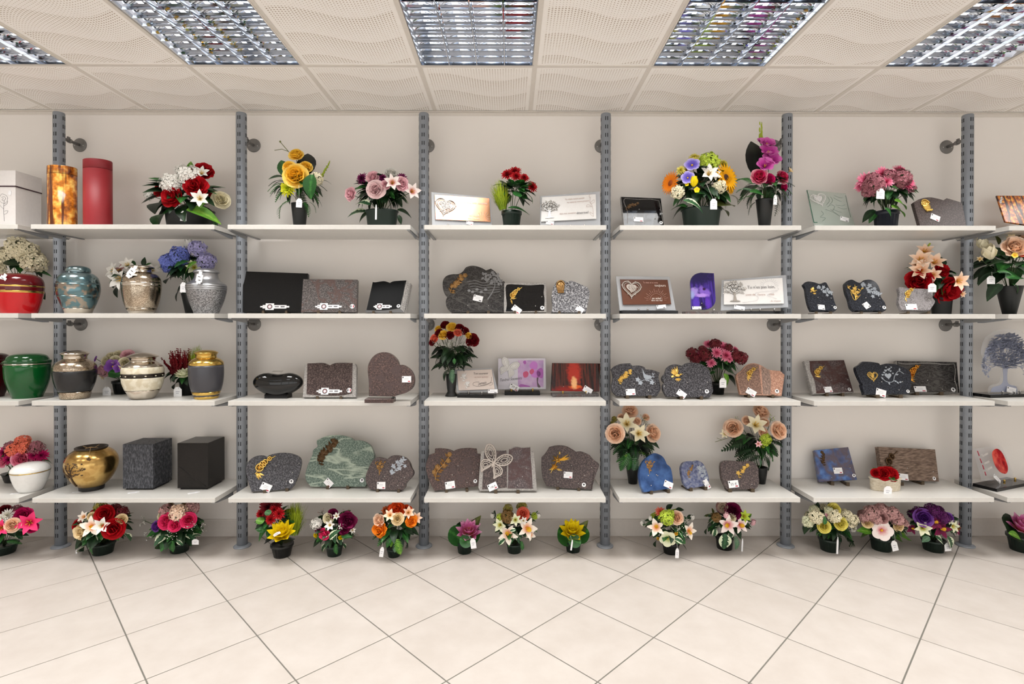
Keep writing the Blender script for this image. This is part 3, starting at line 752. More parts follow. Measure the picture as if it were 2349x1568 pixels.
def o_birdsprig(mb, rng):
    mb.prism(curve([(-.35, .95, 1), (-.1, .35), (.2, .2), (.5, .15), (.62, 0, 1), (.42, -.18), (.1, -.28), (-.2, -.1), (-.3, .4)], 5), 0, .02)
    P = spline([(-.8, -.75), (-.3, -.35), (.3, -.35), (.95, .4)], 6); mb.tube([(p.x, p.y, .01) for p in P], .03, 4)
    for i in range(8):
        p = P[int((len(P)-1)*(.45+.55*i/8))]; leaf2(mb, p.x, p.y, .8+(1 if i % 2 else -1)*1.0, .3, .07, .02)
    for cx, cy in ((-.65, -.65), (.6, -.6), (-.9, -.3)):
        for i in range(5): leaf2(mb, cx, cy, i*2*PI/5, .3, .11, .02)
def o_hearts(mb, rng):
    for x, y, q in ((0, 0, .36), (-.15, .55, .15), (.15, .65, .14), (.35, .5, .12), (-.35, .35, .12), (.3, .75, .1), (-.05, .9, .09), (-.55, .1, .12), (.55, .25, .1), (.5, .9, .09)):
        mb.prism([(x+q*a, y+q*b) for a, b in heart_pts(18)], 0, .02)
    mb.tube([(p.x, p.y, .01) for p in spline([(-.6, -.35), (-.2, -.65), (.4, -.6), (.7, 0), (1.2, .5), (1.7, .2)], 6)], .035, 4)
    for x, y, a in ((-.55, -.4, 2.2), (-.1, -.65, -1.2), (.5, -.5, -.4), (.8, .1, .2), (1.3, .5, 1.4), (.75, -.6, -.8), (1.0, -.7, .2)): leaf2(mb, x, y, a, .35, .09, .02)
def o_pinetree(mb, rng):
    """engraved landscape: leaning tree and low hills"""
    mb.tube([(p.x, p.y, .01) for p in spline([(.25, -1), (.6, -.4), (.75, .1), (.6, .6)], 5)], .05, 4, r1=.02)
    for x, y, q in ((.1, .75, .3), (.5, .8, .36), (.85, .6, .34), (.3, .45, .26), (1.0, .3, .26), (.7, .35, .3)):
        for i in range(7): leaf2(mb, x+rng.uniform(-q, q)*.6, y+rng.uniform(-q, q)*.4, rng.uniform(0, 6), .3, .09, .02)
    for k in range(5): mb.tube([(p.x, p.y, .008) for p in spline([(-1.2+.1*k, .3-.18*k), (-.6, .38-.2*k), (-.1, .22-.18*k), (.5, .3-.2*k), (1.1, .2-.15*k)], 4)], .018, 4)
    for x in (-1.05, -.8, -.5, -.2, .1): mb.ball((x, -.35+.1*math.sin(x*9), 0), .13, 6, 4, sc3=(1, .8, .1))

class Urn:
    def __init__(s, name, label, cat, row, bay, x, y, Y=None, group=None):
        s.o = ORG[(row, bay)]; Z = SHELF_Z[row]; px, py = s.o[0]+x/s.o[2], s.o[1]+y/s.o[2]
        b = at_z(px, py, Z) if Y is None else at_y(px, py, Y)
        if Y is None: b.y = max(b.y, -0.33)
        s.Y = b.y; s.k = mpp(b.y)/s.o[2]; s.y0 = y
        s.T = thing(name, label, cat, (b.x, b.y, Z), 0, group or 'urns on the shelves')
    def sec(s, name, prof, mat, n=40, sx=1.0, sy=1.0, sub=None, cap=True, sm=3):
        P = [(r*s.k, (s.y0-y)*s.k) for r, y in prof]
        if sm and len(P) > 2: P = [(max(0.0006, p.x), p.y) for p in spline(P, sm)]
        return MB().lathe(P, n, sx, sy, cap=cap).build(name, mat, sub or s.T)
    def flag_tag(s, x, y, rot=25, w=60, h=120, Yoff=None):
        """white string tag stuck on the side; picture pixels"""
        d = (x-0)*0
        W, H = w*s.k/2, h*s.k/2
        yo = Yoff if Yoff is not None else -0.1
        c = at_y(s.o[0]+x/s.o[2], s.o[1]+y/s.o[2], s.Y+yo)-s.T.location
        M = Matrix.Translation(c) @ Matrix.Rotation(math.radians(rot), 4, 'Y') @ Matrix.Rotation(PI/2, 4, 'X')
        t = MB().prism([(-W, -H*.7), (-W*.7, -H*.7), (-W*.7, -H), (W*.7, -H), (W*.7, -H*.7), (W, -H*.7), (W, H*.5), (W*.5, H*.5), (W*.5, H), (-W*.5, H), (-W*.5, H*.5), (-W, H*.5)], 0, .0007).build('price_tag', CARD, s.T, M)
        MB().box((-W*.5, H*.05, .0007), (W*.3, H*.14, .0009)).box((-W*.2, -H*.5, .0007), (W*.5, -H*.38, .0009)).build('tag_print', INK, t)

# ================================================================ PLAQUES
# ---- top row
p = Plaque('copper_plaque', 'copper plaque with lace heart on frosted back beside the red geranium pot', 'plaque', 1, 'C', 500, 1352, Y=-0.25, yaw=14, lean=16, lift=0.016)
p.slab([(148, 960, 1), (835, 1022, 1), (852, 1352, 1), (158, 1352, 1)], 0.006, FROST, 'frosted_back')
COPPER = flat('brushed_copper', (226, 164, 128), 0.24, metal=0.85)
c = p.slab([(187, 992, 1), (823, 1032, 1), (838, 1308, 1), (196, 1280, 1)], 0.003, COPPER, 'copper_plate', w=0.010)
p.orn(o_heart, 310, 1125, 115, WHITEM, 'lace_heart', rot=-12, w=0.010)
WT = flat('white_print', (242, 236, 230), 0.5)
p.lines([[(745+62*math.cos(a)*q, 1275-62*math.sin(a)*q*.95) for q in (.75, 1.5)] for a in [PI*i/9 for i in range(10)]], 0.0006, WT, 'sun_rays', w=0.0132)
p.text('Tu étais et tu seras', 470, 1085, 26, WT, w=0.0132, width=210); p.text('toujours', 690, 1100, 30, WT, w=0.0132, width=110); p.text('un soleil', 590, 1240, 26, WT, w=0.0132, width=110); p.text('dans nos vies', 575, 1270, 20, WT, w=0.0132, width=140)
p.base(262, 826, 0.014, 0.07, BLACKG, front=0.035); p.pins((340, 487, 735), 0.012); p.tag(595, 1322, 80, 42, -8, off=0.016)
p = Plaque('tree_plaque', 'white plaque with silver tree and word éternel on frosted back, top shelf', 'plaque', 1, 'C', 1740, 1352, Y=-0.25, yaw=-10, lean=16, lift=0.016)
p.slab([(1410, 1010, 1), (2105, 952, 1), (2112, 1352, 1), (1412, 1352, 1)], 0.006, FROST, 'frosted_back')
p.slab([(1430, 1022, 1), (2058, 985, 1), (2064, 1272, 1), (1420, 1306, 1)], 0.003, WHITEM, 'white_plate', w=0.010)
p.orn(o_tree, 1520, 1155, 115, SILVER, 'tree_ornament', w=0.0115, leaves=60, rot=2)
DT = flat('grey_print_dark', (78, 74, 76), 0.6); BT = flat('rose_brown_print', (170, 136, 124), 0.6)
p.text('Tu étais notre passé', 1700, 1056, 18, BT, rot=3, w=0.0132, width=225); p.text('tu resteras notre présent', 1725, 1090, 18, BT, rot=3, w=0.0132, width=255)
p.text('dans nos souvenirs', 1635, 1222, 20, BT, rot=2, w=0.0132, width=195); p.text('éternel', 1835, 1218, 32, DT, rot=2, w=0.0132, width=135)
p.lines([[(2030, 1245), (2020, 1130), (1990, 1080), (1995, 1020)], [(2010, 1130), (1950, 1135), (1965, 1105), (2010, 1130)], [(2000, 1100), (2040, 1080), (2035, 1050), (1995, 1085)], [(1990, 1030), (1980, 1010), (1995, 985)], [(2025, 1215), (1990, 1195), (2000, 1225), (2030, 1245)]], 0.0006, BT, 'line_flower', w=0.0132)
p.base(1432, 2000, 0.014, 0.07, BLACKG, front=0.035); p.pins((1670, 1768, 1925), 0.012); p.tag(1525, 1320, 95, 45, -8, off=0.016)
p = Plaque('black_plaque', 'mirror black granite plaque with bronze spray beside the sunflower planter', 'plaque', 1, 'D', 490, 1350, Y=-0.22, lean=22, lift=0.006)
p.slab([(220, 1013, 1), (690, 1032, 1), (728, 1350, 1), (258, 1350, 1)], 0.02, BLACKG, 'slab', edge=EDGE, bev=0.003)
p.lines([[(270, 1040), (258, 1075), (300, 1200), (300, 1330)], [(270, 1036), (420, 1048), (560, 1046), (660, 1062)], [(665, 1060), (690, 1180), (712, 1320)]], 0.0014, EDGE, 'chiselled_margin')
p.orn(o_roses, 342, 1128, 78, DBRONZE, 'bronze_spray', rot=-30, n=6); p.tag(428, 1280, 112, 62, -2); p.studs([(435, 1165), (676, 1172), (622, 1272)]); p.sticker(690, 1318, 20); p.easel((390, 600))
p = Plaque('glass_plaque', 'clear green-edged glass plaque with white lace heart beside the pink hydrangeas', 'plaque', 1, 'E', 480, 1118, Y=-0.20, lean=24, lift=0.008)
p.slab([(218, 792, 1), (600, 828, 1), (682, 1118, 1), (285, 1118, 1)], 0.012, GLASS, 'glass_slab', bev=0.001)
p.lines([[(219, 796), (286, 1112)], [(286, 1112), (320, 1112)]], 0.0024, EMER, 'glass_edge'); p.lines([[(597, 850), (632, 1000)], [(632, 1000), (648, 1060)]], 0.0012, flat('dark_edge', (40, 60, 52), 0.2), 'glass_edge')
p.orn(o_heart, 332, 885, 78, WHITEM, 'lace_heart', rot=12)
GE = flat('etched_grey_green', (104, 122, 112), 0.8)
p.lines([[(420, 860), (440, 900), (410, 940)], [(400, 985), (470, 1010), (540, 1050), (580, 1060)], [(450, 985), (500, 1020), (530, 1045)], [(470, 980), (510, 1000), (560, 1015)], [(360, 1000), (380, 1030), (350, 1060), (400, 1070), (370, 1100)], [(480, 870), (530, 900), (560, 905)], [(490, 850), (540, 870), (570, 870)], [(500, 940), (560, 950), (590, 940)], [(440, 940), (470, 900), (450, 860)], [(520, 960), (570, 980), (610, 975)], [(420, 960), (460, 940), (490, 960), (470, 1000)]], 0.0011, GE, 'etched_wheat')
p.tag(588, 1080, 82, 50, -18, red=False); p.base(370, 600, 0.008, 0.06, BLACKG, front=0.03)
p = Plaque('wave_plaque', 'brown polished wave plaque with gold portrait medallion beside the pink hydrangea pot', 'plaque', 1, 'E', 1550, 1122, Y=-0.28, lean=20, lift=0.006)
p.slab([(1264, 915, 1), (1330, 880), (1420, 864), (1500, 876), (1560, 893, 1), (1592, 873, 1), (1670, 895), (1742, 917, 1), (1775, 1122, 1), (1322, 1122, 1)], 0.022, BROWNP)
p.orn(o_face, 1392, 955, 80, GOLD, 'gold_medallion', rot=8); p.tag(1478, 1065, 88, 66, -28); p.easel((1400, 1650))
def forest_mat(name, trunk, leaf, leaf2c, glow, gx=0.0, axis='Y', sc_=1.0, floorc=None):
    mt, nt, b = _nt(name)
    tc = N(nt, 'ShaderNodeTexCoord'); mp = N(nt, 'ShaderNodeMapping'); L(nt, tc.outputs['Object'], mp.inputs['Vector'])
    mp.inputs['Scale'].default_value = (60*sc_, 4*sc_, 4*sc_) if axis == 'Y' else (60*sc_, 60*sc_, 4*sc_)
    n1 = N(nt, 'ShaderNodeTexNoise'); n1.inputs['Scale'].default_value = 1.2; n1.inputs['Detail'].default_value = 2; L(nt, mp.outputs[0], n1.inputs['Vector'])
    n2 = N(nt, 'ShaderNodeTexNoise'); n2.inputs['Scale'].default_value = 45*sc_; n2.inputs['Detail'].default_value = 5; L(nt, tc.outputs['Object'], n2.inputs['Vector'])
    c1 = ramp(nt, n2.outputs['Fac'], [(0.32, srgb(trunk)), (0.5, srgb(leaf)), (0.64, srgb(leaf2c))])
    t = ramp(nt, n1.outputs['Fac'], [(0.44, (0, 0, 0, 1)), (0.52, (1, 1, 1, 1))])
    mx = N(nt, 'ShaderNodeMixRGB'); L(nt, t, mx.inputs[0]); mx.inputs[1].default_value = srgb(trunk); L(nt, c1, mx.inputs[2])
    mx.inputs[0].default_value = 1
    L(nt, mx.outputs[0], b.inputs['Base Color']); b.inputs['Roughness'].default_value = 0.15
    MATS[name] = mt; return mt
def glow_mat(name, trunk, leaf, spots):
    """printed forest: dark trunks, with coloured light spots (cx, cy, sx, sy, rgb) in metres on the plate"""
    mt, nt, b = _nt(name); tc = N(nt, 'ShaderNodeTexCoord'); sp = N(nt, 'ShaderNodeSeparateXYZ'); L(nt, tc.outputs['Object'], sp.inputs[0])
    mp = N(nt, 'ShaderNodeMapping'); mp.inputs['Scale'].default_value = (90, 5, 1); L(nt, tc.outputs['Object'], mp.inputs['Vector'])
    n1 = N(nt, 'ShaderNodeTexNoise'); n1.inputs['Scale'].default_value = 1.0; n1.inputs['Detail'].default_value = 3; L(nt, mp.outputs[0], n1.inputs['Vector'])
    n2 = N(nt, 'ShaderNodeTexNoise'); n2.inputs['Scale'].default_value = 60; n2.inputs['Detail'].default_value = 4; L(nt, tc.outputs['Object'], n2.inputs['Vector'])
    col = ramp(nt, n1.outputs['Fac'], [(.42, srgb(trunk)), (.58, srgb(leaf))])
    for cx, cy, sx, sy, rgb in spots:
        u_ = math_n(nt, 'DIVIDE', math_n(nt, 'SUBTRACT', sp.outputs['X'], cx), sx); v_ = math_n(nt, 'DIVIDE', math_n(nt, 'SUBTRACT', sp.outputs['Y'], cy), sy)
        r2 = math_n(nt, 'ADD', math_n(nt, 'MULTIPLY', u_, u_), math_n(nt, 'MULTIPLY', v_, v_)); r2 = math_n(nt, 'ADD', r2, math_n(nt, 'MULTIPLY', math_n(nt, 'SUBTRACT', n2.outputs['Fac'], .5), 1.4))
        f = math_n(nt, 'MAXIMUM', math_n(nt, 'SUBTRACT', 1.0, r2), 0.0); f = math_n(nt, 'MINIMUM', math_n(nt, 'MULTIPLY', f, 1.3), 1.0)
        mx = N(nt, 'ShaderNodeMixRGB'); L(nt, f, mx.inputs[0]); L(nt, col, mx.inputs[1]); mx.inputs[2].default_value = srgb(rgb); col = mx.outputs[0]
    L(nt, col, b.inputs['Base Color']); b.inputs['Roughness'].default_value = .14; MATS[name] = mt; return mt
AUT = forest_mat('autumn_print', (60, 30, 22), (206, 106, 28), (244, 190, 70), None)
p = Plaque('autumn_plaque', 'glossy photo plaque of orange autumn leaves at the end of the top shelf', 'plaque', 1, 'E', 2330, 1115, Y=-0.22, yaw=-6, lean=22, lift=0.010)
p.slab([(2080, 848, 1), (2560, 850, 1), (2600, 1112, 1), (2165, 1105, 1)], 0.010, AUT, 'print_plate'); p.base(2200, 2560, 0.009, 0.07, BLACKG, front=0.035); p.pins((2280, 2460), 0.012)
p.orn(o_roses, 2125, 900, 40, SILVER, 'silver_spray')

# ---- second row
p = Plaque('black_slab', 'large plain black rectangular granite slab on small wooden feet', 'plaque', 2, 'B', 455, 950, Y=-0.20, yaw=4, lean=12, lift=0.012)
p.slab([(88, 468, 1), (848, 494, 1), (845, 948, 1), (85, 945, 1)], 0.03, BLACKM); p.easel((330, 600), w=0.012)
def long_tag(p, x, y, L_=330, rot=0):
    c_ = p.uvf((x, y), 0.002); k = p.k; M = p.ML @ Matrix.Translation((c_.x, c_.y, 0.002)) @ Matrix.Rotation(math.radians(rot), 4, 'Z')
    t = MB().box((-L_/2*k, -8*k, 0), (-L_*.3*k, 8*k, .0008)).box((-L_*.42*k, -22*k, 0), (L_*.40*k, 20*k, .0008)).box((-L_*.32*k, -40*k, 0), (-L_*.03*k, 40*k, .001)).box((L_*.4*k, -10*k, 0), (L_/2*k, 10*k, .0008)).build('price_tag', CARD, p.T, M)
    MB().tube([(-L_*.175*k+26*k*math.cos(a*PI/8), 26*k*math.sin(a*PI/8), .001) for a in range(16)], 4*k, 4, closed=True).build('tag_emblem', INK, t)
    MB().tube([(-L_*.175*k+18*k*math.cos(a*PI/6), 18*k*math.sin(a*PI/6), .001) for a in range(12)], 2.4*k, 4, closed=True).build('tag_emblem', REDINK, t)
    MB().box((0, -6*k, .0008), (L_*.14*k, 6*k, .001)).box((L_*.2*k, -8*k, .0008), (L_*.34*k, 8*k, .001)).build('tag_print', flat('grey_ink', (120, 120, 126), .7), t)
long_tag(p, 462, 884)
p = Plaque('grey_slab', 'speckled grey polished granite slab overlapping the large black slab', 'plaque', 2, 'B', 1100, 955, Y=-0.27, yaw=0, lean=14, lift=0.010)
p.slab([(793, 560, 1), (1428, 565, 1), (1418, 955, 1), (768, 948, 1)], 0.03, GREYSP); p.easel((975, 1225)); long_tag(p, 1090, 882, 310); p.sticker(1368, 880, 27, tri=True)
p = Plaque('book_plaque', 'black polished open book plaque with pale sawn edges on the second shelf', 'plaque', 2, 'B', 1750, 965, Y=-0.24, yaw=-6, lean=24, lift=0.010)
p.slab([(1608, 592, 1), (1640, 596), (1740, 583), (1810, 603, 1), (1860, 583), (2003, 574, 1), (2055, 610, 1), (1985, 960, 1), (1525, 955, 1)], 0.03, BLACKS, 'slab', edge=EDGE)
p.relief([(2003, 577, 1), (2050, 610, 1), (1978, 948, 1), (1930, 905, 1)], 0.001, EDGE, 'page_edge'); p.relief([(1528, 925, 1), (1735, 928), (1930, 903, 1), (1976, 948, 1), (1720, 957), (1522, 950, 1)], 0.001, flat('cut_granite_grey', (92, 92, 92), .6), 'page_edge')
p.lines([[(1985, 600), (1948, 900)], [(2015, 610), (1960, 920)], [(2035, 615), (1970, 935)]], 0.0008, flat('page_line', (70, 70, 70), .7), 'page_lines', w=0.001)
p.easel((1620, 1820)); long_tag(p, 1725, 882, 220); p.sticker(1910, 876, 22)
p = Plaque('cloud_plaque', 'large dark cloud-shaped granite plaque engraved with tree and lake', 'plaque', 2, 'C', 680, 955, Y=-0.20, lean=14, lift=0.012)
p.slab([(283, 640), (290, 570), (330, 522), (400, 503), (470, 500), (520, 470), (560, 420), (640, 403), (730, 425), (790, 458, 1), (848, 437, 1), (900, 475), (950, 545), (972, 590, 1), (1010, 592), (1015, 680), (1000, 955, 1), (395, 955, 1), (335, 895), (320, 820), (338, 768, 1), (300, 720)], 0.03, DGREYV)
p.orn(o_roses, 450, 615, 125, BRONZE, 'bronze_roses', rot=-8, n=8, leaves=14); p.orn(o_pinetree, 770, 640, 170, ETCHG, 'engraving', flat_h=0.4)
p.tag(697, 786, 112, 72, -14, red=False); p.studs([(578, 870), (818, 872), (958, 762)]); p.easel((580, 820), w=0.016)
p = Plaque('framed_black_plaque', 'black mirror rectangle with chiselled grey border beside the cloud plaque', 'plaque', 2, 'C', 1250, 950, Y=-0.24, lean=14, lift=0.012)
p.slab([(1003, 606, 1), (1496, 602, 1), (1500, 950, 1), (1000, 950, 1)], 0.025, EDGE, 'slab')
p.relief([(1032, 632), (1150, 626), (1300, 634), (1440, 626), (1472, 640), (1466, 720), (1476, 800), (1470, 932, 1), (1024, 940, 1), (1034, 850), (1024, 740)], 0.0012, BLACKG, 'polished_face')
p.orn(o_orchid, 1135, 725, 85, GOLD, 'gold_spray', rot=5, n=4, w=0.0012); p.tag(1150, 918, 112, 72, -38, off=0.004); p.studs([(1445, 768), (1370, 876)]); p.sticker(1450, 897, 24, w=0.0012); p.easel((1130, 1375))
p = Plaque('speckled_plaque', 'small salt-and-pepper granite plaque with bronze face medallion', 'plaque', 2, 'C', 1760, 955, Y=-0.26, lean=14, lift=0.010)
p.slab([(1560, 760), (1580, 660), (1610, 600), (1660, 572), (1710, 578), (1740, 596, 1), (1790, 580), (1850, 600), (1930, 635), (1985, 665), (2004, 735), (1985, 850), (1960, 955, 1), (1553, 950, 1), (1570, 880)], 0.03, SALT)
p.orn(o_face, 1665, 662, 92, BRONZE, 'bronze_medallion'); p.tag(1890, 915, 92, 66, -36, red=False); p.easel((1650, 1880))
p = Plaque('brown_plaque', 'brown plaque with lace heart and rising sun on frosted back', 'plaque', 2, 'D', 540, 905, Y=-0.25, yaw=5, lean=18, lift=0.022)
p.slab([(168, 526, 1), (798, 532, 1), (868, 905, 1), (212, 905, 1)], 0.006, FROST, 'frosted_back')
BRP = flat('brown_print', (98, 56, 38), 0.25); PK = flat('pale_rose_print', (206, 160, 146), 0.6); WP = flat('cream_print', (236, 222, 212), 0.6)
p.slab([(217, 562, 1), (775, 568, 1), (818, 855, 1), (253, 860, 1)], 0.003, BRP, 'brown_plate', w=0.010)
p.orn(o_heart, 350, 672, 112, LACE, 'lace_heart', w=0.0108, rot=-6)
p.text('Tu étais et tu seras', 487, 610, 22, PK, w=0.0132, width=180); p.text('toujours', 622, 648, 34, WP, w=0.0132, width=135)
sun = [(640, 805)]
p.lines([[(640+92*math.cos(a)*q, 806-92*math.sin(a)*q*.95) for q in (.98, (1.55 if i % 2 else 1.3))] for i, a in enumerate([PI*i/16 for i in range(17)])], 0.0009, PK, 'sun_rays', w=0.0132)
p.lines([[(640+74*math.cos(a), 806-74*math.sin(a)) for a in [PI*i/14 for i in range(15)]]], 0.0008, PK, 'sun_arc', w=0.0132)
p.text('un soleil', 590, 797, 28, WP, w=0.0132, width=112); p.text('dans nos vies', 582, 818, 20, WP, w=0.0132, width=135)
p.base(222, 862, 0.020, 0.075, BLACKG, front=0.04); p.pins((428, 535), 0.016); p.tag(700, 884, 112, 44, 6, off=0.014, red=False)
PURP = glow_mat('purple_flower_print', (30, 14, 92), (66, 38, 150), [(0, .21, .12, .055, (22, 10, 84)), (-.03, .12, .03, .03, (158, 136, 214)), (.015, .125, .02, .035, (132, 96, 200)), (.045, .11, .025, .03, (128, 92, 200)), (.01, .095, .05, .014, (178, 140, 226)), (-.045, .10, .018, .03, (150, 160, 216)), (.03, .135, .012, .01, (40, 10, 60)), (.045, .05, .02, .05, (90, 44, 176)), (-.025, .045, .025, .05, (82, 50, 176)), (.01, .03, .018, .03, (22, 8, 60))])
p = Plaque('iris_plaque', 'purple iris photo plaque with one rounded corner on a stone foot', 'plaque', 2, 'D', 1165, 925, Y=-0.25, lean=14, lift=0.020)
p.slab([(1046, 700, 1), (1040, 610), (1048, 560), (1072, 522), (1108, 496), (1160, 483, 1), (1318, 490, 1), (1338, 780, 1), (1334, 830), (1312, 872), (1270, 902), (1210, 918, 1), (1052, 912, 1)], 0.010, PURP, 'print_plate', edge=ACRYL)
p.base(958, 1385, 0.016, 0.06, GREYSP, front=0.035); p.pins((1310,), 0.014); p.tag(1115, 898, 108, 36, 0, red=False); p.studs([(1172, 846)])
p = Plaque('sun_tree_plaque', 'white plaque with silver tree and sun drawing on frosted back, second shelf', 'plaque', 2, 'D', 1790, 900, Y=-0.25, yaw=-6, lean=16, lift=0.022)
p.slab([(1408, 572, 1), (2160, 510, 1), (2190, 890, 1), (1395, 905, 1)], 0.006, FROST, 'frosted_back')
p.slab([(1432, 585, 1), (2120, 545, 1), (2138, 848, 1), (1432, 860, 1)], 0.003, WHITEM, 'white_plate', w=0.010)
p.orn(o_tree, 1552, 695, 130, SILVER, 'tree_ornament', w=0.011, leaves=80); GP = flat('grey_line_print', (186, 184, 190), 0.6)
p.text("Tu n'es pas loin,", 1708, 672, 36, DT, rot=1, w=0.0132, width=315); p.text('juste de', 1688, 752, 24, BT, w=0.0132, width=110); p.text("l'autre", 1830, 752, 24, BT, w=0.0132, width=85); p.text('côté', 1960, 748, 24, BT, w=0.0132, width=60)
p.text('du chemin', 1980, 824, 18, BT, w=0.0132, width=115)
p.lines([[(1965+74*math.cos(a)*q, 640-62*math.sin(a)*q) for q in (1.1, 1.5)] for a in [PI*i/12 for i in range(13)]], 0.0006, GP, 'sun_rays', w=0.0132)
p.lines([[(1965+70*math.cos(a), 640-58*math.sin(a)) for a in [PI*i/12 for i in range(13)]], [(2060, 660), (2060, 690), (1830, 715), (1800, 745), (1835, 775), (1810, 810), (1650, 835)], [(2060, 700), (1950, 740), (1960, 760), (2050, 790)]], 0.0006, GP, 'path_line', w=0.0132)
p.base(1480, 2105, 0.018, 0.075, BLACKG, front=0.04); p.pins((1745, 1850, 2015), 0.016); p.tag(1615, 896, 120, 46, -12, off=0.014, red=False)
p = Plaque('wavy_plaque', 'small dark polished wavy plaque with gold feather beside the glass-bay post', 'plaque', 2, 'E', 390, 785, Y=-0.24, lean=22, lift=0.008)
p.slab([(185, 515), (230, 492), (290, 500), (345, 515), (402, 500), (430, 540), (470, 620), (490, 690), (515, 750), (500, 780, 1), (262, 780, 1), (235, 720), (215, 630), (205, 560)], 0.022, BLUEDARK)
p.orn(o_bird, 280, 575, 45, GOLD, 'gold_bird', wing=.8); p.orn(o_sprig, 395, 580, 72, ETCH, 'engraving', rot=-70, flat_h=.4); p.tag(360, 745, 66, 52, -6, red=False); p.studs([(325, 650), (455, 658), (463, 732)]); p.sticker(495, 748, 16); p.easel((300, 440), d=.07)
p = Plaque('wavy_plaque', 'larger dark polished wavy plaque with gold bell spray beside the small grey plaque', 'plaque', 2, 'E', 830, 785, Y=-0.24, lean=22, lift=0.008)
p.slab([(592, 520), (610, 490), (660, 474), (700, 492), (740, 505), (780, 480), (850, 476), (905, 510), (935, 570), (945, 640), (985, 700), (1000, 760), (985, 780, 1), (685, 778, 1), (650, 740), (630, 660), (605, 600)], 0.024, BLUEDARK)
p.orn(o_leaves, 690, 600, 90, GOLD, 'gold_spray', rot=-10, spread=1.3); p.lines([[(645, 590), (685, 675), (745, 622)]], 0.002, GOLD, 'gold_frame', w=0.001); p.orn(o_sprig, 845, 575, 95, ETCH, 'engraving', rot=-80, flat_h=.4)
p.tag(803, 728, 62, 62, 30, red=False); p.studs([(795, 655), (930, 662), (935, 738)]); p.sticker(977, 748, 18); p.easel((740, 920), d=.07)
p = Plaque('small_grey_plaque', 'small light grey veined plaque with gold blossoms in front of red flowers', 'plaque', 2, 'E', 1300, 785, Y=-0.28, lean=18, lift=0.010)
p.slab([(1120, 555), (1160, 550), (1230, 560), (1340, 562), (1430, 570), (1458, 600, 1), (1455, 650), (1478, 690), (1450, 740), (1420, 778, 1), (1150, 775, 1), (1120, 700), (1130, 620)], 0.022, LGREY)
p.orn(o_orchid, 1222, 600, 66, GOLD, 'gold_blossoms'); p.tag(1243, 742, 112, 60, 0); p.studs([(1190, 662), (1415, 735)]); p.easel((1200, 1400))

# ---- third row
p = Plaque('open_book_plaque', 'brown granite open book plaque with pale page edges beside black heart urn', 'plaque', 3, 'B', 1100, 975, lean=16, lift=0.008, yaw=0)
p.slab([(812, 590, 1), (960, 570), (1050, 572), (1108, 598, 1), (1170, 572), (1300, 568), (1405, 582, 1), (1418, 620, 1), (1412, 972, 1), (788, 972, 1)], 0.03, EDGE, 'page_block')
p.relief([(845, 578, 1), (960, 574), (1040, 576), (1108, 600, 1), (1170, 576), (1280, 572), (1372, 574, 1), (1366, 928, 1), (1250, 950), (1100, 955), (950, 948), (835, 938, 1)], 0.002, BROWN, 'polished_pages')
p.easel((965, 1240), w=.014); long_tag(p, 1100, 903, 300); p.sticker(1332, 892, 28, w=.002, tri=True)
p = Plaque('heart_plaque', 'tilted heart-shaped red-brown granite plaque on a stone base', 'plaque', 3, 'B', 1720, 985, lean=4, lift=0.022, yaw=0)
p.slab([(1550, 640), (1575, 550), (1640, 475), (1730, 446), (1820, 465), (1890, 530), (1915, 596, 1), (1980, 600), (2060, 665), (2095, 755), (2080, 850), (2010, 915), (1900, 950), (1855, 968, 1), (1565, 960, 1), (1562, 800)], 0.035, REDBR)
p.base(1530, 1862, 0.022, 0.07, REDBR, front=0.03); p.tag(2005, 763, 108, 74, 0)
MB().box((0.052, -0.01, 0), (0.066, 0.03, 0.026)).build('prop_foot', BLACKM, p.T)
p = Plaque('souvenir_plaque', 'cream text plaque with white doves on a black block before rose bouquet', 'plaque', 3, 'C', 700, 925, lean=16, lift=0.022, yaw=-8)
p.slab([(418, 650, 1), (865, 632, 1), (932, 915, 1), (448, 922, 1)], 0.006, FROST, 'frosted_back')
CRP = flat('pale_rose_plate', (214, 200, 192), 0.4)
p.slab([(448, 662, 1), (858, 645, 1), (892, 880, 1), (470, 895, 1)], 0.003, CRP, 'cream_plate', w=0.008)
p.orn(o_bird, 540, 730, 55, WHITEM, 'white_dove', w=.009, rot=-20); p.orn(o_bird, 578, 820, 48, WHITEM, 'white_dove', w=.009, rot=-30)
p.text('Ton souvenir', 645, 708, 26, DT, rot=2, w=.0112, width=175); p.text('ne nous quittera', 655, 745, 17, BT, rot=2, w=.0112, width=165); p.text('jamais', 700, 828, 30, DT, shear=.3, rot=10, w=.0112, width=100)
p.lines([[(855, 735), (850, 790), (790, 830), (690, 845), (640, 830), (650, 800), (710, 795)], [(720, 842), (800, 820), (860, 800), (865, 825), (830, 835)]], .0007, DT, 'flourish', w=.0112)
p.base(475, 898, 0.020, 0.10, BLACKG, front=0.05); p.pins((590, 745), .014); p.tag(870, 904, 112, 44, 2, off=.02, red=False)
p = Plaque('orchid_plaque', 'white plaque with pink orchid print and silver butterfly on a black block', 'plaque', 3, 'C', 1210, 890, lean=6, lift=0.026, yaw=0)
p.slab([(932, 518, 1), (1490, 515, 1), (1496, 880, 1), (930, 884, 1)], 0.008, flat('pale_lilac_plate', (206, 202, 212), 0.3), 'plate')
OB = granite('orchid_print', [(0.3, (150, 130, 170)), (0.5, (186, 150, 196)), (0.7, (208, 180, 212))], 10, 0.2)
p.relief(rect(1165, 540, 1465, 855), .0006, OB, 'print_panel')
OP = flat('orchid_purple_print', (160, 70, 164), 0.25); OP2 = flat('orchid_magenta_print', (190, 60, 110), 0.25); OP3 = flat('orchid_light_print', (190, 110, 196), 0.25)
